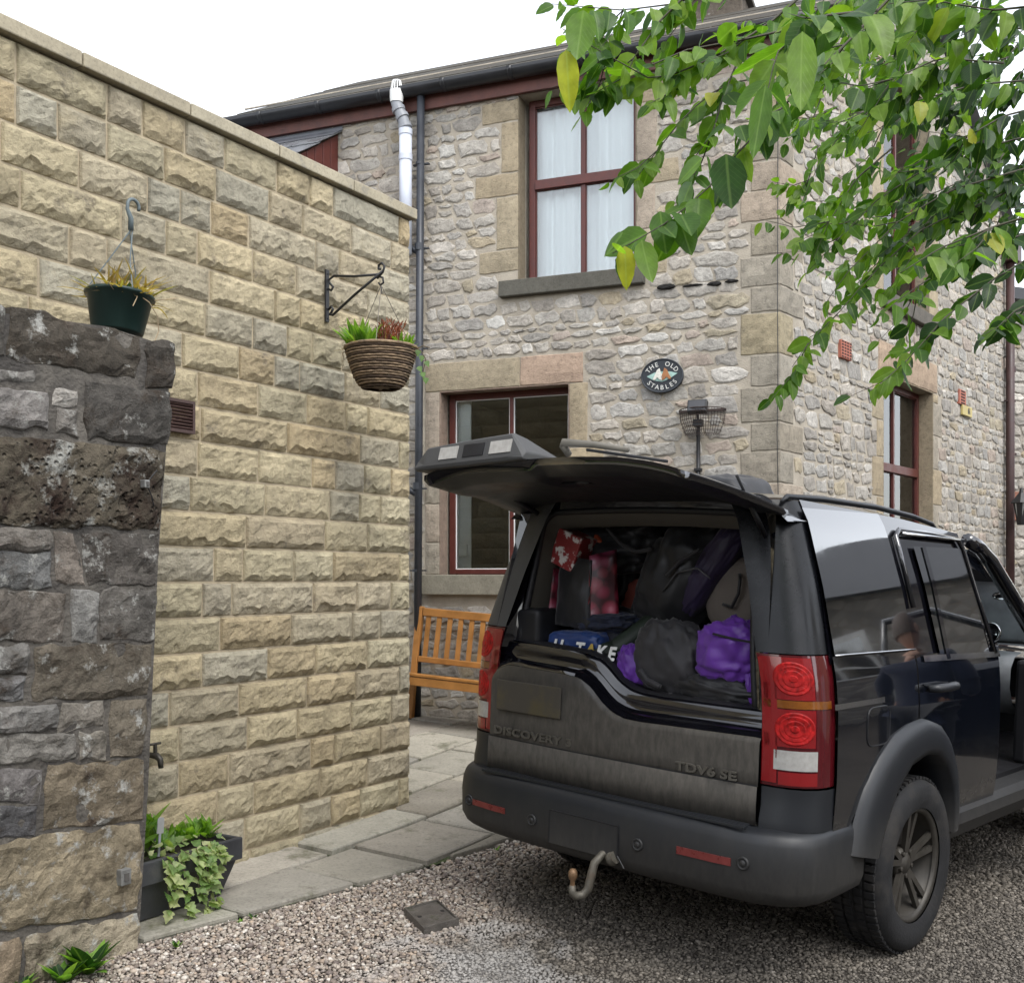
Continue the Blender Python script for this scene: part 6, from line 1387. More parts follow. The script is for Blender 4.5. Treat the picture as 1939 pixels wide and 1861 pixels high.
ltx, ltz = PLW.hit(303, 1556, .0); pl2 = thing('plant_label', 'small pale grey plant label stuck in the planter', 'label', PLW.mat() @ Matrix.Translation((ltx, .0, ltz-.05)) @ Matrix.Rotation(R_(5), 4, 'Y'))
mb = MB(); mb.prism([(-.018, 0), (.018, 0), (.018, .06), (.012, .07), (-.012, .07), (-.018, .06)], -.002, .002, 'y'); mb.obj('label_plate', M_('grey_label', (.26, .265, .26), .5), pl2); mb = MB(); mb.box(-.006, .006, -.002, .002, -.10, -.0005); mb.obj('label_spike', M_GREYD, pl2)
# ------------------------------------------------------------------ inspection cover in the gravel
qq = [ground(px, py, .03) for px, py in ((766, 1722), (803, 1760), (868, 1742), (828, 1706))]
cvc = np.mean(qq, 0); cov = thing('drain_cover', 'small square metal drain cover in a raised frame in the gravel', 'drain cover', loc=tuple(cvc))
M_COV = M_('dull_cover_steel', (.10, .09, .08), .55, metal=.2, var=.4, vscale=12, bump=.5, bscale=150, dirt=((.05, .055, .03), 9., .55, .7))
def ringq(s, dz): return [tuple((q-cvc)*s+np.array([0, 0, dz])) for q in qq]
mb = MB(); mb.grid([r+[r[0]] for r in (ringq(1.04, -.06), ringq(1.02, .01), ringq(.93, .012), ringq(.91, .0), ringq(.91, -.02))]); mb.obj('cover_frame', M_COV, cov)
mb = MB(); v8 = ringq(.895, -.03)+ringq(.885, .006); mb.add(v8, [(0, 1, 2, 3), (4, 5, 6, 7)]+[(k, (k+1) % 4, 4+(k+1) % 4, 4+k) for k in range(4)]); cp2 = mb.obj('cover_plate', M_COV, cov)
for a, b in ((.12, .5), (.88, .5)):
    p = np.array(ringq(.885, .006)); q = (p[0]*(1-a)+p[3]*a)*(1-b)+(p[1]*(1-a)+p[2]*a)*b; mb = MB(); mb.lathe([(.010, 0), (.010, .002), (.001, .002)], 8, Matrix.Translation(q)); mb.obj('lifting_hole', M_TRIMB, cp2)
# ------------------------------------------------------------------ fixings on the old wall
for (px, py, w, h, nm, lb) in ((264, 917, .026, .034, 'cable_box', 'tiny grey metal cable box on the pitted stone of the old wall'), (224, 1657, .05, .065, 'cable_box', 'small square cement patched fixing low on the ochre stone of the old wall')):
    t, z = OW.hit(px, py); cb = thing(nm, lb, 'fixing', OW.mat() @ Matrix.Translation((t, -.03, z)))
    mb = MB(); mb.box(-w/2, w/2, -.02, .03, -h/2, h/2); mb.obj('box', M_('dull_zinc', (.20, .20, .19), .5, metal=.4, var=.3, vscale=30), cb, bevel=.004)
    mb = MB(); mb.box(-w*.22, w*.22, -.024, -.0205, -h*.25, h*.25); mb.obj('box_lid', M_('dark_metal_lid', (.07, .065, .06), .6), cb)
    if py < 1000: mb = MB(); mb.tube([(.01, -.01, .01), (.03, -.012, .035), (.055, -.012, .06)], .003, 5); mb.tube([(.01, -.01, -.01), (.03, -.01, -.05), (.045, -.005, -.09)], .003, 5); mb.obj('lead', M_BLACKM, cb)
# ------------------------------------------------------------------ weeds
def weed(px, py, label, n, ln_, name='weed', mt=None):
    g_ = ground(px, py); w = thing(name, label, 'weed', loc=tuple(g_)); m_ = mt or MG_WEED
    for k in range(n):
        a = 6.283*k/n+random.uniform(-.3, .3); up = random.uniform(.6, 2.0); child('leaf', L_NARROW[0] if k % 3 else L_BROAD[0], w, leaf_frame((0, 0, .0), (math.cos(a), math.sin(a), up), (-math.cos(a)*up, -math.sin(a)*up, 1), ln_*random.uniform(.6, 1.1), 1.5 if k % 3 else .8), m_)
    return w
MG_WEED = leaf_mat('weed_leaf', [(0, (.10, .22, .035)), (.5, (.16, .31, .05)), (1, (.25, .40, .09))])
L_NARROW[0].materials.append(MG_WEED); 
weed(168, 1846, 'large bright green dandelion like weed at the foot of the old wall', 24, .19); weed(118, 1864, 'bright green weed growing against the ochre stone of the old wall', 16, .15); weed(40, 1880, 'small green weed in the joint of the old wall', 12, .11)
for k, (px, py, lb) in enumerate(((455, 1748, 'tiny weed sprouting at the joint of the flagstone beside the planter'), (480, 1742, 'low green sprig in the gravel just past the planter flagstone'), (600, 1697, 'tiny green weed at the corner between two edge flagstones'), (645, 1683, 'small tuft of green against the edge of a long flagstone'), (940, 1612, 'green weed where the paving edge meets the car shadow'), (335, 1795, 'tiny weed between the old wall foot and the first flagstone'))): weed(px, py, lb, 6+k % 3, .035+.004*(k % 3))
# ------------------------------------------------------------------ bench
random.seed(5)
_bt = FW.hit(771, 1200, -.14)[0]; BN = Wall(FW.w(_bt, -.14, 0)[:2], FW.d); bz = float(gz(*BN.w(.0, -.2, 0)[:2]))+.03
ben = thing('garden_bench', 'orange brown slatted wooden garden bench below the lower window', 'bench', BN.mat() @ Matrix.Translation((0, 0, bz)) @ Matrix.Rotation(R_(4.2), 4, 'Y'))
M_WOOD = M_('varnished_hardwood', (.30, .135, .035), .42, var=.28, vscale=6, bump=.12, bscale=80, coat=.2)
BLN = 1.42; bh = 1.0; M_BLEG = M_('shaded_leg_colour', (.018, .016, .018), .6)  # leg colour is near-black: the shade under the seat is painted in
for x in (0, BLN):
    mb = MB(); mb.bar((x+.03, .0, 0), (x+.03, .06, bh*.98), .06, .06, up=(0, 1, 0)); mb.obj('back_post', M_WOOD, ben, bevel=.008)
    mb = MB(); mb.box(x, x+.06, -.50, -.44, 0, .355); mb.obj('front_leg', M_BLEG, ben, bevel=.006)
mb = MB(); mb.box(.065, BLN-.005, .035, .07, bh*.90, bh*.97); mb.obj('top_rail', M_WOOD, ben, bevel=.006)
mb = MB(); mb.box(.065, BLN-.005, .0, .035, .50, .55); mb.obj('lower_rail', M_WOOD, ben, bevel=.006)
for k in range(13): x = .10+k*(BLN-.18)/12; mb = MB(); mb.bar((x+.02, .02, .545), (x+.02, .052, bh*.905), .045, .014, up=(0, 1, 0)); mb.obj('back_slat', M_WOOD, ben, bevel=.003)
for k in range(6): mb = MB(); y = -.49+k*.078; mb.box(.0+.062*(y > -.0), BLN+.06, y, y+.066, .435-.012*k, .457-.012*k); mb.obj('seat_slat', M_WOOD, ben, bevel=.004)
mb = MB(); mb.box(.065, BLN-.005, -.485, -.455, .36, .428); mb.obj('apron', M_WOOD, ben, bevel=.004)

# ================================================================== LUGGAGE IN THE CAR
def blob(name, label, cat, ctr, rad_, mat, rot=0., pw=2.6, amp=.12, freq=5., tilt=0., nu=72, nv=48, seed=None, folds=0., fdir=0., bev=None, group=None):
    """soft bag or folded cloth: rounded box with creases, in car coordinates"""
    sd_ = random.uniform(0, 99) if seed is None else seed; mb = MB(); P = []
    for j in range(nv+1):
        ph = math.pi*(j/nv-.5); row_ = []
        for i in range(nu):
            th = 2*math.pi*i/nu; e = 2/pw; sg = lambda v, k: math.copysign(abs(v)**k, v)
            v = Vector((sg(math.cos(ph), e)*sg(math.cos(th), e), sg(math.cos(ph), e)*sg(math.sin(th), e), sg(math.sin(ph), e)))
            k = 1+amp*(mnoise.noise(v*freq*.35+Vector((sd_, 0, 0)))+.5*mnoise.noise(v*freq*.9+Vector((0, sd_, 0))))
            if folds:
                u = v.y*math.cos(fdir)+v.z*math.sin(fdir); w_ = -v.y*math.sin(fdir)+v.z*math.cos(fdir)
                q = Vector((u*3.2, w_*1.1, v.x*1.5+sd_)); q2 = Vector((u*6.5+w_*2, w_*2.6, v.x*3-sd_)); k += folds*(1.1*(1-2*abs(mnoise.noise(q)))**2+.3*(1-2.2*abs(mnoise.noise(q2)))-.6)
            row_.append((v.x*rad_[0]*k, v.y*rad_[1]*k, v.z*rad_[2]*k))
        P.append(row_+[row_[0]])
    mb.grid(P); Rm = Matrix.Rotation(rot, 4, 'X') @ Matrix.Rotation(tilt, 4, 'Y'); mb.v = [tuple(Rm @ Vector(p)) for p in mb.v]; mb.map(lambda x, y, z: (x, -y, z))
    o = mb.obj(name, mat, None, smooth=True, weld=True); o.matrix_world = CARM @ Matrix.Translation((ctr[0], -ctr[1], ctr[2])); tag(o, label, cat, group); return o
def cp_at(px, py, x): return onx(px, py, x)
def cloth(name, col, rough=.6, sc=6., st=.5, var=.2):
    m = M_(name, col, rough, var=var, vscale=6); nd, lk = m.node_tree.nodes, m.node_tree.links; b = nd['Principled BSDF']; tc = N(nd, 'ShaderNodeTexCoord')
    dn = N(nd, 'ShaderNodeTexNoise', Scale=sc*.6, Detail=2.); lk.new(tc.outputs['Object'], dn.inputs['Vector'])
    mx = nd.new('ShaderNodeMix'); mx.data_type = 'RGBA'; mx.inputs[0].default_value = .25; lk.new(tc.outputs['Object'], mx.inputs[6]); lk.new(dn.outputs['Color'], mx.inputs[7])
    n = N(nd, 'ShaderNodeTexNoise', Scale=sc*.75, Detail=2., Roughness=.45); n.noise_type = 'RIDGED_MULTIFRACTAL'; lk.new(mx.outputs[2], n.inputs['Vector'])
    bp = N(nd, 'ShaderNodeBump', Strength=st, Distance=.03); lk.new(n.outputs[0], bp.inputs['Height']); lk.new(bp.outputs[0], b.inputs['Normal']); b.inputs['Sheen Weight'].default_value = .15; return m
M_BLKN = cloth('black_nylon', (.009, .009, .011), .5); M_PURP = cloth('purple_nylon', (.11, .028, .28), .42, 7.); M_PURD = cloth('dark_purple_nylon', (.016, .008, .036), .55, 9.)
M_GRYN = cloth('charcoal_cloth', (.024, .023, .026), .6); M_BEIG = M_('taupe_canvas', (.13, .11, .095), .8, var=.1, bump=.15, bscale=120); M_SALM = M_('salmon_fabric', (.30, .075, .055), .7, var=.12)
M_TEAL = cloth('teal_cloth', (.006, .035, .042), .7); M_NAVY = cloth('navy_cloth', (.007, .011, .03), .75); M_BLUE = cloth('blue_woven_plastic', (.012, .038, .15), .35, 9., .9); M_WHT = M_('white_plastic_bag', (.42, .41, .38), .5, var=.15)
M_DNAVY = cloth('dark_navy_cloth', (.008, .009, .016), .7)
def berries():
    m, nd, lk, b = new_mat('berry_print'); tc = N(nd, 'ShaderNodeTexCoord'); vo = N(nd, 'ShaderNodeTexVoronoi', Scale=15.); lk.new(tc.outputs['Object'], vo.inputs['Vector'])
    r = ramp(nd, [(0, (.55, .28, .32)), (.3, (.34, .06, .10)), (.55, (.20, .02, .04)), (.7, (.05, .005, .01))]); lk.new(vo.outputs['Distance'], r.inputs[0])
    hv = N(nd, 'ShaderNodeMixRGB', blend_type='MULTIPLY'); hv.inputs[0].default_value = .4; lk.new(r.outputs[0], hv.inputs[1]); lk.new(vo.outputs['Color'], hv.inputs[2]); lk.new(hv.outputs[0], b.inputs['Base Color']); b.inputs['Roughness'].default_value = .4; return m
M_BERRY = berries()
random.seed(15)
bag = thing('shopping_bag', 'tall shopping bag with red berry print and black front in the car boot', 'bag', CARM @ Matrix.Translation((-.62, .0, 0)))
def carquad(x0, pxs, nm, mat, par, bulge=.012, n=9, sd_=0.):
    A = [np.array(onx(px, py, x)) for (px, py), x in zip(pxs, x0)]; mb = MB(); P = []
    for v in np.linspace(0, 1, n):
        P.append([tuple(A[0]*(1-u)*(1-v)+A[1]*u*(1-v)+A[2]*u*v+A[3]*(1-u)*v+np.array([-bulge*(math.sin(math.pi*u)*math.sin(math.pi*v)+.5*nz(u*5, v*5, sd_)), 0, 0])) for u in np.linspace(0, 1, n)])
    mb.grid(P); mb.map(lambda x, y, z: (x+.62, -y, z)); o = mb.obj(nm, mat, par, smooth=True); o.modifiers.new('s', 'SOLIDIFY').thickness = .006; return o
carquad((-.80, -.82, -.80, -.76), ((1050, 1182), (1117, 1192), (1120, 1060), (1062, 1050)), 'front_panel', M_BLKN, bag, .03, 12, 4.)
carquad((-.82, -.74, -.72, -.80), ((1114, 1188), (1172, 1182), (1168, 1040), (1116, 1052)), 'printed_gusset', M_BERRY, bag, .02, 10, 2.)
carquad((-.80, -.74, -.74, -.78), ((1036, 1180), (1058, 1182), (1064, 1080), (1048, 1075)), 'printed_gusset', M_BERRY, bag, .01, 5)
p = cp_at(1085, 1042, -.74); bx_ = MB(); bx_.box(-.06, .06, -.075, .075, -.085, .085); bx_.map(lambda x, y, z: tuple(Matrix.Rotation(.35, 3, 'X') @ Vector((x, y, z))))
swirl = M_('red_white_carton', (.24, .03, .03), .4, var=.15, dirt=((.62, .58, .55), 16., .52, .56)); o = bx_.obj('food_carton', swirl, None, bevel=.006); o.matrix_world = CARM @ Matrix.Translation((p[0], -p[1], p[2])); tag(o, 'red and white patterned carton on top of the berry shopping bag', 'carton')
blob('holdall', 'black crumpled holdall lying on top beneath the headlining', 'bag', cp_at(1195, 1035, -.45), (.22, .26, .14), M_BLKN, .1, 3, .25, 6, folds=.06)
blob('bin_liner', 'shiny black plastic sack behind the berry shopping bag', 'bag', cp_at(1120, 1022, -.48), (.16, .20, .10), M_('black_polythene', (.008, .008, .009), .25, var=.2, bump=.5, bscale=30), -.2, 2.4, .25, 8, folds=.08)
blob('holdall', 'black soft bag stuffed between the bag of berries and the rucksack', 'bag', cp_at(1190, 1105, -.40), (.20, .17, .20), M_BLKN, 0, 2.6, .2, 6, folds=.06)
blob('rucksack', 'large black rucksack leaning with a purple side panel', 'rucksack', cp_at(1305, 1095, -.52), (.20, .19, .27), M_BLKN, -.45, 2.8, .12, 5, folds=.05, fdir=.8)
blob('sleeping_mat', 'dark purple quilted roll lying beside the black rucksack', 'roll', cp_at(1352, 1080, -.62), (.09, .075, .27), M_PURD, -.62, 2.8, .08, 6, folds=.05, fdir=.0)
blob('tent_bag', 'round taupe canvas bag with black handle beside the purple jacket', 'bag', cp_at(1412, 1128, -.56), (.11, .17, .17), M_BEIG, .0, 3.0, .04, 4)
hd = MB(); c_ = cp_at(1380, 1122, -.68); hd.tube([tuple(np.array(c_)+np.array(q)) for q in ((-.01, -.02, -.05), (-.02, .03, -.06), (-.02, .06, .0), (-.02, .065, .06), (.0, .05, .08))], .008, 6); hd.map(lambda x, y, z: (x-c_[0], -(y-c_[1]), z-c_[2])); o = hd.obj('carry_strap', M_BLKN, None, smooth=True); o.matrix_world = CARM @ Matrix.Translation((c_[0], -c_[1], c_[2])); tag(o, 'black webbing handle on the round taupe bag', 'strap')
me = text_mesh('V', .05, .001, bold=.002); p = cp_at(1428, 1137, -.70); o = bpy.data.objects.new('bag_emblem', me); COL.objects.link(o); me.materials.append(M_WHT); o.matrix_world = CARM @ Matrix(((0, 0, -1, p[0]), (-1, 0, 0, -p[1]), (0, 1, 0, p[2]), (0, 0, 0, 1))); tag(o, 'small pale letter V printed on the taupe bag', 'emblem')
blob('round_cushion', 'flat round salmon red bag standing behind the black straps', 'bag', cp_at(1205, 1142, -.52), (.05, .115, .115), M_SALM, 0, 2.1, .02, 4)
for k, (q0, q1, q2, q3) in enumerate((((1165, 1060), (1160, 1140), (1195, 1165), (1215, 1100)), ((1215, 1100), (1224, 1140), (1205, 1160), (1175, 1150)))):
    mb = MB(); P = [np.array(onx(px, py, -.64)) for px, py in (q0, q1, q2, q3)]; c_ = P[0]; mb.tube(resample([tuple(a-c_) for a in P], 9).tolist(), .011, 6); mb.map(lambda x, y, z: (x, -y, z)); o = mb.obj('webbing_strap', M_BLKN, None, smooth=True); o.matrix_world = CARM @ Matrix.Translation((c_[0], -c_[1], c_[2])); tag(o, 'long black webbing strap hanging over the salmon red bag' if k == 0 else 'short black strap loop crossing the salmon red bag', 'strap')
blob('cloth_bundle', 'dark navy trousers folded on the blue shopping bag', 'clothes', cp_at(1150, 1178, -.70), (.12, .16, .05), M_NAVY, .05, 2.5, .2, 6, folds=.08)
blob('cloth_bundle', 'dark navy cloth heap between the blue bag and the purple jacket', 'clothes', cp_at(1195, 1225, -.62), (.15, .15, .13), M_DNAVY, .0, 2.4, .2, 6, folds=.06)
bl = blob('carrier_bag', 'blue woven plastic carrier bag with white lettering behind the tailgate', 'bag', cp_at(1105, 1228, -.77), (.10, .155, .085), M_BLUE, .05, 5., .07, 7, folds=.03)
for i, ch_ in enumerate('U TAKE'):
    if ch_ == ' ': continue
    me = text_mesh(ch_, .080, .001, bold=.003); p = cp_at(1056+i*20.5, 1224+i*3.0, -.885); child('letter', me, bl, (CARM @ Matrix.Translation((cp_at(1105, 1228, -.77)[0], -cp_at(1105, 1228, -.77)[1], cp_at(1105, 1228, -.77)[2]))).inverted() @ CARM @ Matrix(((0, .35, -1, p[0]), (-1, 0, 0, -p[1]), (0, 1, .35, p[2]), (0, 0, 0, 1))), M_('gold_print', (.42, .30, .06), .5) if i == 3 else M_('white_print', (.72, .72, .7), .5))
bt = thing('wellington_boot', 'dark green rubber boot with pale lining lying among the clothes', 'boot', CARM @ Matrix.Translation((cp_at(1228, 1190, -.66)[0], -cp_at(1228, 1190, -.66)[1], cp_at(1228, 1190, -.66)[2])) @ Matrix.Rotation(.9, 4, 'Y') @ Matrix.Rotation(.5, 4, 'X'))
mb = MB(); mb.lathe([(.045, -.20), (.052, -.1), (.058, .0), (.062, .06), (.058, .06), (.050, .0), (.044, -.1)], 20); mb.obj('boot_leg', M_('green_rubber', (.018, .026, .018), .5), bt, smooth=True)
mb = MB(); mb.lathe([(.0625, .058), (.064, .066), (.056, .066), (.050, .02)], 20); mb.obj('boot_lining', M_('pale_boot_lining', (.30, .27, .21), .8), bt, smooth=True)
mb = MB(); mb.tube([(0, 0, -.18), (.0, .02, -.24), (0, .10, -.27), (0, .17, -.275)], [.047, .052, .046, .03], 14); mb.obj('boot_foot', M_('green_rubber', (.018, .026, .018), .5), bt, smooth=True)
blob('jacket', 'dark charcoal jacket folded over between two purple jackets', 'jacket', cp_at(1270, 1247, -.80), (.10, .185, .165), M_GRYN, -.25, 2.3, .12, 5, folds=.10, fdir=.55, nu=64, nv=40, seed=4.)
blob('jacket', 'bright purple padded jacket heaped at the right of the boot', 'jacket', cp_at(1385, 1238, -.80), (.10, .145, .14), M_PURP, .12, 2.6, .16, 6, folds=.10, fdir=1.3, nu=64, nv=40, seed=11.)
blob('jacket', 'purple jacket sleeve showing beside the step in the tailgate', 'jacket', cp_at(1203, 1262, -.82), (.08, .07, .10), M_PURP, .3, 2.4, .12, 6, folds=.07, fdir=.3, seed=21.)
blob('padded_coat', 'black padded coat lying under the bright purple jacket', 'jacket', cp_at(1360, 1305, -.82), (.08, .20, .06), M_BLKN, -.05, 2.4, .2, 8, folds=.10, fdir=1.2, nu=48, nv=30)
blob('jacket', 'narrow purple sleeve hanging at the right edge of the boot', 'jacket', cp_at(1425, 1305, -.84), (.03, .022, .08), M_PURP, .25, 2.2, .1, 6, folds=.05)
zp = MB(); zq = [np.array(onx(px, py, -.905)) for px, py in ((1350, 1200), (1375, 1206), (1400, 1212), (1430, 1217))]; zp.tube([tuple(a-zq[0]) for a in zq], .005, 5); zp.map(lambda x, y, z: (x, -y, z)); o = zp.obj('jacket_zip', M_BLKN, None); o.matrix_world = CARM @ Matrix.Translation((zq[0][0], -zq[0][1], zq[0][2])); tag(o, 'dark zip along the bright purple jacket', 'zip')
blob('fleece', 'teal fleece wedged under the headlining at the right', 'clothes', cp_at(1422, 1050, -.5), (.12, .10, .13), M_TEAL, 0, 2.4, .15, 5, folds=.06)
blob('paper_bag', 'white paper bag corner showing above the black rucksack', 'bag', cp_at(1310, 1005, -.42), (.08, .14, .07), M_WHT, .4, 4, .08, 5)
blob('paper_bag', 'small white folded paper left of the black rucksack', 'paper', cp_at(1262, 1052, -.60), (.02, .055, .055), M_WHT, .78, 6, .05, 5)
blob('water_bottle', 'small orange bottle among the black bags', 'bottle', cp_at(1136, 1026, -.66), (.02, .05, .018), M_('orange_plastic', (.33, .06, .02), .4), -.75, 2.6, .02, 4)
blob('duffel_bag', 'long black duffel bag lying across the top of the luggage', 'bag', cp_at(1150, 1010, -.30), (.25, .42, .16), M_BLKN, 0, 3, .15, 6, folds=.05)
blob('suitcase', 'black soft suitcase at the back of the boot behind the rucksack', 'suitcase', cp_at(1330, 1060, -.22), (.18, .34, .40), M_BLKN, 0, 5, .06, 5)
for nm, lb, pts, r_, mt in (('rucksack_strap', 'grey webbing strap across the large black rucksack', ((1262, 1090), (1290, 1060), (1325, 1040)), .008, M_GRYN), ('rucksack_zip', 'curved zip on the large black rucksack', ((1255, 1120), (1280, 1085), (1320, 1075), (1345, 1095)), .004, M_('zip_metal', (.10, .10, .105), .4, metal=.6)), ('duffel_strap', 'black carrying strap over the duffel bag', ((1150, 1000), (1175, 1030), (1205, 1045), (1235, 1040)), .009, M_GRYN), ('jacket_cuff', 'ribbed dark cuff of the charcoal jacket', ((1212, 1268), (1226, 1288), (1250, 1300)), .012, M_GRYN)):
    q = [np.array(onx(px, py, -.74 if 'ruck' in nm else (-.70 if 'duf' in nm else -.90))) for px, py in pts]; mb = MB(); mb.tube(resample([tuple(a-q[0]) for a in q], 12).tolist(), r_, 6); mb.map(lambda x, y, z: (x, -y, z)); o = mb.obj(nm, mt, None, smooth=True); o.matrix_world = CARM @ Matrix.Translation((q[0][0], -q[0][1], q[0][2])); tag(o, lb, 'strap' if 'strap' in nm else ('zip' if 'zip' in nm else 'cuff'))
blob('coat', 'black coat pushed in along the left side of the boot', 'clothes', cp_at(1062, 1100, -.62), (.15, .07, .24), M_BLKN, .12, 2.6, .15, 5, folds=.06)
blob('storage_crate', 'black plastic crate at the left of the boot', 'crate', cp_at(1024, 1185, -.80), (.12, .09, .09), M_TRIMB, 0, 8, .02, 3)

# ================================================================== THE TREE HANGING INTO THE PICTURE
random.seed(42)
LV = [leaf_mesh('tree_leaf', w, rows=9, fold=f, curl=c, wav=v) for w, f, c, v in ((.60, .16, .10, .04), (.55, .28, .25, .06), (.66, .10, -.10, .05), (.52, .22, .38, .08), (.58, .4, .05, .05), (.70, .2, .18, .05))]
TS = [(0, (.026, .075, .011)), (.25, (.055, .13, .015)), (.55, (.09, .185, .018)), (.82, (.14, .24, .028)), (.96, (.20, .30, .045)), (1, (.38, .37, .04))]
MG_TREE = leaf_mat('tree_leaf_green', TS, gloss=.33); MG_TREES = leaf_mat('tree_leaf_green_small', TS, rnd='tint', gloss=.33)
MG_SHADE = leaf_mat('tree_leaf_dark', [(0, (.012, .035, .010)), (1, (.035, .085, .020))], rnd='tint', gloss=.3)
for L in LV: L[0].materials.append(MG_TREE)
M_BARK = M_('grey_green_bark', (.055, .048, .035), .85, var=.4, vscale=20, bump=.5, bscale=60); M_TWIG = M_('twig_bark', (.05, .045, .028), .7, var=.3, vscale=40)
TR = (3.4, 2.3); trz = float(gz(*TR))
tree = thing('overhanging_tree', 'broad leaved tree with bright green twigs hanging in front of the house', 'tree', loc=(TR[0], TR[1], trz)); TB = Vector((TR[0], TR[1], trz))
mb = MB(); mb.tube([Vector(p)-TB for p in ((3.4, 2.3, trz-.1), (3.38, 2.32, .8), (3.3, 2.4, 1.7), (3.25, 2.5, 2.6), (3.1, 2.6, 3.4), (2.9, 2.7, 4.2))], [.17, .14, .125, .11, .09, .06], 12); mb.obj('trunk', M_BARK, tree, smooth=True)
T = [([(1740, -60), (1600, 85), (1480, 205), (1400, 285), (1330, 370), (1250, 430), (1160, 480)], 2.0, 1.75, .095, 17),
 ([(1580, -60), (1450, 50), (1340, 115), (1240, 155), (1150, 105), (1065, 55)], 2.3, 2.0, .080, 20), ([(1440, -60), (1300, 5), (1180, 20), (1045, 8)], 2.4, 2.2, .085, 16),
 ([(1620, 90), (1480, 140), (1370, 160), (1300, 215), (1245, 285), (1195, 350)], 2.4, 2.2, .074, 18), ([(1520, 50), (1410, 75), (1300, 95), (1195, 140), (1110, 185)], 2.2, 2.1, .075, 16),
 ([(1980, 60), (1800, 40), (1660, 70), (1540, 120)], 2.6, 2.3, .09, 16), ([(1980, 150), (1850, 160), (1740, 190), (1640, 210), (1560, 290), (1520, 380)], 2.8, 2.6, .08, 22),
 ([(1980, 250), (1860, 280), (1750, 320), (1660, 380), (1590, 450), (1525, 520)], 3.0, 2.7, .08, 22), ([(1980, 330), (1850, 390), (1750, 430), (1650, 520), (1590, 590), (1530, 650), (1500, 695)], 3.0, 2.6, .075, 26),
 ([(1980, 470), (1880, 530), (1790, 600), (1720, 680), (1680, 715)], 2.6, 2.4, .085, 13), ([(1980, 400), (1880, 430), (1780, 470), (1700, 520)], 2.2, 2.1, .09, 12), ([(1980, 560), (1920, 590), (1880, 640)], 2.4, 2.3, .09, 7),
 ([(1690, 280), (1620, 340), (1570, 420), (1540, 490)], 2.8, 2.7, .07, 12), ([(1400, 110), (1370, 180), (1350, 250), (1300, 320)], 2.3, 2.2, .072, 10), ([(1660, 20), (1560, 30), (1470, 100), (1450, 190)], 1.75, 1.6, .115, 9),
 ([(1939, 320), (1800, 360), (1700, 420), (1600, 520), (1560, 580)], 2.9, 2.7, .07, 18), ([(1900, 120), (1780, 110), (1690, 150), (1620, 260)], 2.4, 2.3, .085, 14), ([(1980, 430), (1860, 470), (1740, 540), (1660, 600)], 2.7, 2.5, .075, 16),
 ([(1330, -40), (1250, 40), (1200, 110), (1170, 180)], 2.3, 2.2, .075, 11), ([(1980, 10), (1880, 20), (1760, 0), (1660, 10)], 2.2, 2.1, .10, 12), ([(1980, 200), (1900, 220), (1830, 260), (1760, 250)], 2.5, 2.4, .08, 12)]
leaves = []
def twig(pts3, l, n, dk=0., r0=.004):
    n = int(n*1.75); l *= .74; r0 *= .7
    P = resample([tuple(p) for p in pts3], 14); mb = MB(); mb.tube([Vector(p)-TB for p in P], [r0*(1-.75*k/13) for k in range(14)], 6); mb.obj('twig', M_TWIG, tree, smooth=True)
    for k in range(n):
        f = .04+.96*(k+random.uniform(.2, .8))/n; i = min(12, int(f*13)); p = Vector(P[i])+(Vector(P[i+1])-Vector(P[i]))*(f*13-i); d = (Vector(P[i+1])-Vector(P[i])).normalized()
        sd_ = 1 if k % 2 else -1; s_ = d.cross(Vector((0, 0, 1))).normalized()*sd_
        ld = d*random.uniform(.1, .7)+s_*random.uniform(.2, .9)+Vector((random.uniform(-.3, .3), random.uniform(-.2, .2), random.uniform(-1.2, .1))); nn = Vector((random.uniform(-.8, .8), random.uniform(-1.6, .2), random.uniform(.2, 1)))
        sz = l*random.uniform(.7, 1.15)*(1.0 if k < n-3 else .75); leaves.append((p+ld.normalized()*.008, ld, nn, sz, dk))
for pts, d0, d1, l, n in T:
    m = len(pts); p3 = [at(x, y, d0+(d1-d0)*k/(m-1)) for k, (x, y) in enumerate(pts)]
    twig(p3, l, n)
    for q in range(max(1, n//5)):   # side shoots
        k = random.randint(1, m-2); x, y = pts[k]; dd = d0+(d1-d0)*k/(m-1); an = random.uniform(1.7, 3.0); ln_ = random.uniform(60, 150)
        twig([at(x, y, dd), at(x+ln_*.5*math.cos(an), y+ln_*.5*math.sin(an), dd+random.uniform(-.1, .1)), at(x+ln_*math.cos(an+.2), y+ln_*math.sin(an+.2)*1.1, dd+random.uniform(-.15, .15))], l*.85, random.randint(4, 6), r0=.0022)
# denser shoots further back
for k in range(120):
    x, y = random.uniform(1530, 1990), random.uniform(-40, 470); 
    if y > 700-(1990-x)*.9+60: continue
    dd = random.uniform(2.9, 4.2); an = random.uniform(1.8, 2.9); ln_ = random.uniform(70, 150)
    twig([at(x, y, dd), at(x+ln_*.5*math.cos(an), y+ln_*.5*math.sin(an), dd), at(x+ln_*math.cos(an+.25), y+ln_*math.sin(an+.25), dd)], random.uniform(.065, .085), random.randint(6, 9), dk=1. if x > 1760 and random.random() < .7 else 0., r0=.003)
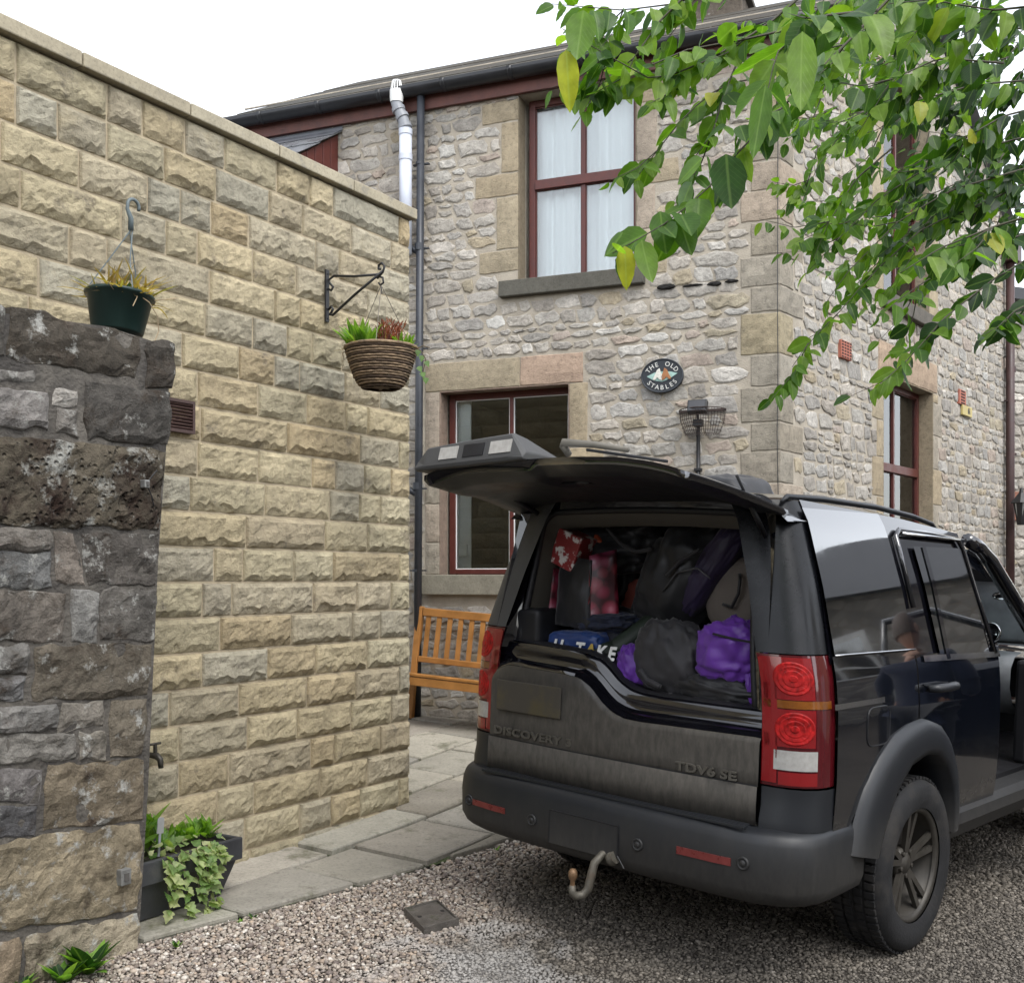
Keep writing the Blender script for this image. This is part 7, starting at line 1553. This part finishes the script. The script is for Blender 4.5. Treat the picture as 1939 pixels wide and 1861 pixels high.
# the crown goes on outside the frame
for k in range(60):
    p = Vector((random.uniform(2.3, 4.6), random.uniform(1.6, 4.3), random.uniform(2.9, 4.6)))
    if 969.5+FPX*p.x/p.y < 1990: continue
    e = p+Vector((random.uniform(-.4, .4), random.uniform(-.4, .4), random.uniform(-.35, .0))); twig([p, (p+e)/2, e], .085, 8, dk=.5, r0=.004)
starts = [at(*T[i][0][0], T[i][1]) for i in (0, 1, 5, 7, 8, 9, 10, 11, 17)]
for s0 in starts:
    s0 = Vector(s0); b0 = Vector((3.15, 2.58, random.uniform(2.9, 3.7))); mid = (s0+b0)/2+Vector((0, 0, .12)); mb = MB(); mb.tube([b0-TB, mid-TB, s0-TB], [.03, .015, .005], 8); mb.obj('limb', M_BARK, tree, smooth=True)
def appar(l): return l[3]/max(.5, l[0].y)*(1 if 900 < 969.5+FPX*l[0].x/l[0].y < 2000 and -60 < YH-FPX*(l[0].z-EYE)/l[0].y < 900 else .01)
leaves.sort(key=lambda l: -appar(l)-(-.02 if l[4] else 0))
fo1, fo2 = Foliage(), Foliage()
for k, (p, d, nn, sz, dk) in enumerate(leaves):
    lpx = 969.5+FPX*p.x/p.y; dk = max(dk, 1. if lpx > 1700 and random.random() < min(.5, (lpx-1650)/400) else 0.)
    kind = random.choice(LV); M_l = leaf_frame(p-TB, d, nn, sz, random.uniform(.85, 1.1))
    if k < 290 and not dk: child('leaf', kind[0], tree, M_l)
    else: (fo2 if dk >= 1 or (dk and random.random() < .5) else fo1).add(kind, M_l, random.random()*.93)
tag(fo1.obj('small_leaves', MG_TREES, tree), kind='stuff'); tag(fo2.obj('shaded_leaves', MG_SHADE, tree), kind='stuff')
# a few leaves read from the photograph: yellow, and the largest ones
def photo_leaf(px, py, dep, ln_px, ang, wsc=1., mat=None, tiltn=(0, -1, .35)):
    p = Vector(at(px, py, dep)); d = Vector((math.cos(ang), 0, -math.sin(ang))); o = child('leaf', LV[0][0].copy() if mat else LV[2][0], tree, leaf_frame(p-TB, d, tiltn, ln_px/FPX*dep, wsc))
    if mat: o.data.materials.clear(); o.data.materials.append(mat)
MG_YEL = leaf_mat('yellowing_leaf', [(0, (.30, .33, .02)), (1, (.40, .38, .03))]); MG_SHEEN = leaf_mat('sky_sheen_leaf', [(0, (.12, .19, .13)), (1, (.16, .24, .16))], gloss=.28)  # second material paints the sky's sheen on upper leaf faces as paler green
photo_leaf(1072, 95, 1.9, 115, 1.5, .62, MG_YEL); photo_leaf(1183, 466, 1.75, 82, 1.52, .75, MG_YEL); photo_leaf(1375, 292, 1.8, 108, 1.5, 1.); photo_leaf(1105, 20, 1.9, 100, 1.7, .9); photo_leaf(1520, 60, 1.45, 160, 1.62, .55); photo_leaf(1450, 160, 1.5, 150, 1.75, .42)
photo_leaf(1330, 300, 1.85, 70, 2.4, 1., MG_SHEEN, (0, .4, 1)); photo_leaf(1310, 345, 1.85, 62, 2.0, 1., MG_SHEEN, (.2, .3, 1)); photo_leaf(1560, 90, 1.9, 95, 1.9, .7, MG_SHEEN, (0, .5, 1)); photo_leaf(1250, 400, 1.8, 85, 1.45, .9); photo_leaf(1285, 405, 1.8, 85, 1.3, .9); photo_leaf(1215, 455, 1.75, 85, 1.35, .8); photo_leaf(1180, 440, 1.75, 60, 2.3, .7, MG_SHEEN, (0, .3, 1))

# ================================================================== THE OTHER SIDE OF THE YARD (seen in the car's reflections)
def patt(name, c1, c2, mort, scale):
    m, nd, lk, b = new_mat(name); geo = N(nd, 'ShaderNodeNewGeometry'); mp = N(nd, 'ShaderNodeMapping'); mp.inputs['Scale'].default_value = (1, 1, 1.7); lk.new(geo.outputs['Position'], mp.inputs['Vector'])
    v1 = N(nd, 'ShaderNodeTexVoronoi', Scale=scale); v2 = N(nd, 'ShaderNodeTexVoronoi', Scale=scale, feature='DISTANCE_TO_EDGE'); lk.new(mp.outputs[0], v1.inputs['Vector']); lk.new(mp.outputs[0], v2.inputs['Vector'])
    sp = N(nd, 'ShaderNodeSeparateColor'); lk.new(v1.outputs['Color'], sp.inputs[0]); r = ramp(nd, [(0, c1), (1, c2)]); lk.new(sp.outputs[0], r.inputs[0]); e = ramp(nd, [(.02, 1), (.06, 0)]); lk.new(v2.outputs['Distance'], e.inputs[0])
    lk.new(mix(nd, lk, r.outputs[0], mort, e.outputs[0]), b.inputs['Base Color']); b.inputs['Roughness'].default_value = .9
    bp = N(nd, 'ShaderNodeBump', Strength=.8, Distance=.03); lk.new(v2.outputs['Distance'], bp.inputs['Height']); lk.new(bp.outputs[0], b.inputs['Normal']); return m
M_FARST = patt('rubble_stone_far', (.14, .13, .115), (.34, .315, .28), (.20, .17, .14), 5.)
M_REND = M_('buff_render', (.46, .385, .27), .95, var=.1, vscale=3, bump=.3, bscale=80); M_FSLATE = M_('far_slate', (.07, .072, .078), .6, var=.25, vscale=6)
OH = Wall((9.4, 12.6), (.22, -.975)); oh = thing('opposite_house', 'rubble stone house with slate roof across the yard beside the car', 'house', OH.mat())
mb = MB(); mb.box(0, 7.4, 0, 5, -.4, 3.3); mb.obj('wall', M_FARST, oh)
mb = MB(); mb.prism([(-.4, 3.2), (5.4, 3.2), (2.5, 5.0)], -.2, 7.6, 'x'); mb.obj('roof', M_FSLATE, oh)
for x in (1.6, 5.0):
    mb = MB(); mb.box(x-.55, x+.55, -.05, .0, 1.3, 2.7); w_ = mb.obj('window', M_WHITEP, oh, bevel=.01)
    for i in (0, 1):
        for j in (0, 1): mb = MB(); mb.box(x-.47+i*.50, x-.03+i*.50, -.056, -.0505, 1.38+j*.66, 1.96+j*.66); mb.obj('pane', M_PRIV, w_)
GH = Wall((8.6, 4.8), (.22, -.975)); gh = thing('rendered_barn', 'buff rendered barn with steep gable across the yard from the car', 'barn', GH.mat())
mb = MB(); mb.box(0, 5.5, 0, 6, -.4, 2.6); mb.obj('wall', M_REND, gh); mb = MB(); mb.prism([(0, 2.601), (5.5, 2.601), (2.75, 4.9)], 0, 6, 'y'); mb.obj('gable', M_REND, gh)
mb = MB(); mb.box(1.2, 3.4, -.04, -.002, -.3, 2.1); mb.obj('roller_door', M_WHITEP, gh)

YB = Wall((12, -8.5), (-1, 0)); yb_ = thing('added_yard_house', 'added unseen stone house behind the viewpoint that darkens the car reflections', 'house', YB.mat())  # unseen house, added to darken the car's reflections and block some sky light
mb = MB(); mb.box(0, 22, 0, 5, -.4, 4.4); mb.obj('wall', M_FARST, yb_); mb = MB(); mb.prism([(-.4, 4.3), (5.4, 4.3), (2.5, 6.8)], -.2, 22.2, 'x'); mb.obj('roof', M_FSLATE, yb_)
for x in (3, 7.5, 12, 16.5):
    mb = MB(); mb.box(x-.5, x+.5, -.05, .0, 1.2, 2.6); w_ = mb.obj('window', M_WHITEP, yb_, bevel=.01)
    for i in (0, 1): mb = MB(); mb.box(x-.44+i*.46, x-.02+i*.46, -.056, -.0505, 1.27, 2.53); mb.obj('pane', M_PRIV, w_)

# ------------------------------------------------------------------ man standing beside the car (reflected in its side windows)
PX, PY = 3.30, 5.52; pz = float(gz(PX, PY))
man = thing('person', 'person in navy fleece and dark trousers standing beside the open car door', 'person', Matrix.Translation((PX, PY, pz)) @ Matrix.Rotation(-yaw, 4, 'Z'))
def skin(name, verts, edges, rad_, mat, parent, root=0, sub=2):
    me = bpy.data.meshes.new(name); me.from_pydata(verts, edges, []); o = bpy.data.objects.new(name, me); COL.objects.link(o); o.parent = parent
    sm = o.modifiers.new('skin', 'SKIN'); sm.use_smooth_shade = True
    sv = me.skin_vertices[0].data if me.skin_vertices else None
    if sv is None:
        bm = bmesh.new(); bm.from_mesh(me); lay = bm.verts.layers.skin.verify(); bm.to_mesh(me); bm.free(); sv = me.skin_vertices[0].data
    for v, r in zip(sv, rad_): v.radius = r if hasattr(r, '__len__') else (r, r); 
    sv[root].use_root = True
    s2 = o.modifiers.new('sub', 'SUBSURF'); s2.levels = sub; s2.render_levels = sub; me.materials.append(mat); return o
M_SKIN = M_('skin', (.42, .24, .17), .5, var=.08); M_FLC = cloth('navy_fleece', (.010, .014, .032), .85); M_TROU = cloth('dark_trousers', (.02, .02, .022), .8); M_HAIR = M_('brown_hair', (.045, .026, .016), .6, var=.3, vscale=60, bump=.5, bscale=150); M_SHOE = M_('dark_shoes', (.02, .016, .013), .5)
V = [(0, -.02, .96), (0, -.02, 1.08), (0, -.01, 1.24), (0, -.01, 1.38), (0, .0, 1.47), (0, .025, 1.54), (.10, -.02, .90), (.105, -.01, .50), (.11, -.05, .09), (-.10, -.02, .90), (-.105, .0, .50), (-.11, -.04, .09),
     (.17, -.01, 1.41), (.235, -.02, 1.14), (.22, .10, .92), (-.17, -.01, 1.41), (-.245, .02, 1.15), (-.20, .20, 1.02), (.11, .07, .05), (-.11, .08, .05)]
E = [(0, 1), (1, 2), (2, 3), (3, 4), (4, 5), (0, 6), (6, 7), (7, 8), (0, 9), (9, 10), (10, 11), (3, 12), (12, 13), (13, 14), (3, 15), (15, 16), (16, 17), (8, 18), (11, 19)]
Rr = [(.15, .11), (.155, .115), (.175, .125), (.16, .11), (.075, .075), (.055, .055), (.095, .09), (.07, .07), (.05, .05), (.095, .09), (.07, .07), (.05, .05), (.075, .07), (.052, .052), (.036, .036), (.075, .07), (.052, .052), (.036, .036), (.04, .035), (.04, .035)]
body = skin('body', V, E, Rr, M_SKIN, man)
TV = [(0, -.02, 1.0), (0, -.01, 1.24), (0, -.01, 1.38), (0, .0, 1.475), (.17, -.01, 1.41), (.235, -.02, 1.14), (.222, .09, .935), (-.17, -.01, 1.41), (-.245, .02, 1.15), (-.205, .185, 1.03), (0, -.02, .92)]
skin('fleece', TV, [(0, 1), (1, 2), (2, 3), (2, 4), (4, 5), (5, 6), (2, 7), (7, 8), (8, 9), (0, 10)], [(.175, .135), (.20, .15), (.185, .13), (.085, .085), (.092, .086), (.068, .068), (.05, .05), (.092, .086), (.068, .068), (.05, .05), (.175, .14)], M_FLC, man)
skin('trousers', [(0, -.02, .99), (.10, -.02, .90), (.105, -.01, .50), (.11, -.05, .08), (-.10, -.02, .90), (-.105, .0, .50), (-.11, -.04, .08)], [(0, 1), (1, 2), (2, 3), (0, 4), (4, 5), (5, 6)], [(.165, .125), (.11, .105), (.085, .085), (.075, .08), (.11, .105), (.085, .085), (.075, .08)], M_TROU, man)
for s in (1, -1):
    mb = MB(); mb.tube([(s*.11, -.10, .045), (s*.11, .0, .05), (s*.115, .10, .04), (s*.118, .17, .03)], [.04, .05, .046, .03], 12); mb.obj('shoe', M_SHOE, man, smooth=True)
hm = MB(); P = []
for j in range(17):
    ph = math.pi*(j/16-.5); row_ = []
    for i in range(24):
        th = 2*math.pi*i/24; x, y, z = math.cos(ph)*math.cos(th)*.076, math.cos(ph)*math.sin(th)*.098, math.sin(ph)*.118
        if z < -.02: x *= 1-.25*(-z-.02)/.1; y = y*(1-.15*(-z-.02)/.1)+.012*(-z)/.1
        if y > .07 and abs(x) < .018 and -.045 < z < .02: y += .022*(1-abs(z+.02)/.05)
        if y > .06 and abs(abs(x)-.03) < .014 and 0 < z < .03: y -= .010
        row_.append((x, y, z))
    P.append(row_+[row_[0]])
hm.grid(P); Hm = Matrix.Translation((0, .055, 1.655)) @ Matrix.Rotation(R_(-14), 4, 'X'); hm.v = [tuple(Hm @ Vector(p)) for p in hm.v]; head = hm.obj('head', M_SKIN, man, smooth=True, weld=True, sub=1)
hr = MB(); P = []
for j in range(10):
    ph = math.pi*(.5-j/9*.52); row_ = []
    for i in range(24):
        th = 2*math.pi*i/24; f = math.sin(th); cut = 1 if f < .45 else max(.35, 1-(f-.45)*1.1); p_ = math.pi/2-(math.pi/2-ph)*cut*(1.12 if f < .2 else 1); row_.append((math.cos(p_)*math.cos(th)*.083, math.cos(p_)*f*.106-.004, math.sin(p_)*.127))
    P.append(row_+[row_[0]])
hr.grid(P); hr.v = [tuple(Hm @ Vector(p)) for p in hr.v]; hr.obj('hair', M_HAIR, man, smooth=True)
for s in (1, -1):
    mb = MB(); mb.lathe([(.001, -.006), (.018, -.004), (.024, .004), (.014, .008), (.001, .004)], 12, Hm @ Matrix.Translation((s*.078, -.005, -.002)) @ Matrix.Rotation(R_(90*s), 4, 'Y') @ Matrix.Scale(1.4, 4, (1, 0, 0))); mb.obj('ear', M_SKIN, head, smooth=True)
    mb = MB(); mb.lathe([(.001, .012), (.008, .009), (.011, .0)], 10, Hm @ Matrix.Translation((s*.030, .082, .012)) @ Matrix.Rotation(R_(-90), 4, 'X')); mb.obj('eye', M_('eye', (.08, .06, .05), .2), head, smooth=True)
mb = MB(); mb.tube([Hm @ Vector(p) for p in ((-.022, .089, -.062), (0, .098, -.060), (.022, .089, -.062))], .005, 6); mb.obj('mouth', M_('lips', (.28, .11, .09), .5), head, smooth=True)
for s, wr, dr_ in ((1, Vector((.22, .10, .92)), Vector((0, .25, -1))), (-1, Vector((-.20, .20, 1.02)), Vector((.15, .9, -.35)))):
    dr_.normalize(); sv_ = dr_.cross(Vector((0, 1, .3))).normalized(); 
    hv = [tuple(wr), tuple(wr+dr_*.05), tuple(wr+dr_*.09)]; he_ = [(0, 1), (1, 2)]; hrr = [.027, (.036, .02), (.038, .018)]
    for k, (off, ln_) in enumerate(((-.030, .060), (-.010, .072), (.010, .068), (.029, .052))):
        b0 = len(hv); q = wr+dr_*.095+sv_*off; cu = Vector((0, 1, 0))*.02; hv += [tuple(q), tuple(q+dr_*ln_*.5+cu*.3), tuple(q+dr_*ln_+cu)]; he_ += [(2, b0), (b0, b0+1), (b0+1, b0+2)]; hrr += [.010, .009, .0075]
    b0 = len(hv); q = wr+dr_*.03-sv_*.035; hv += [tuple(q), tuple(q+dr_*.035-sv_*.02), tuple(q+dr_*.065-sv_*.022)]; he_ += [(1, b0), (b0, b0+1), (b0+1, b0+2)]; hrr += [.012, .011, .009]
    skin('hand', hv, he_, hrr, M_SKIN, man, sub=1)
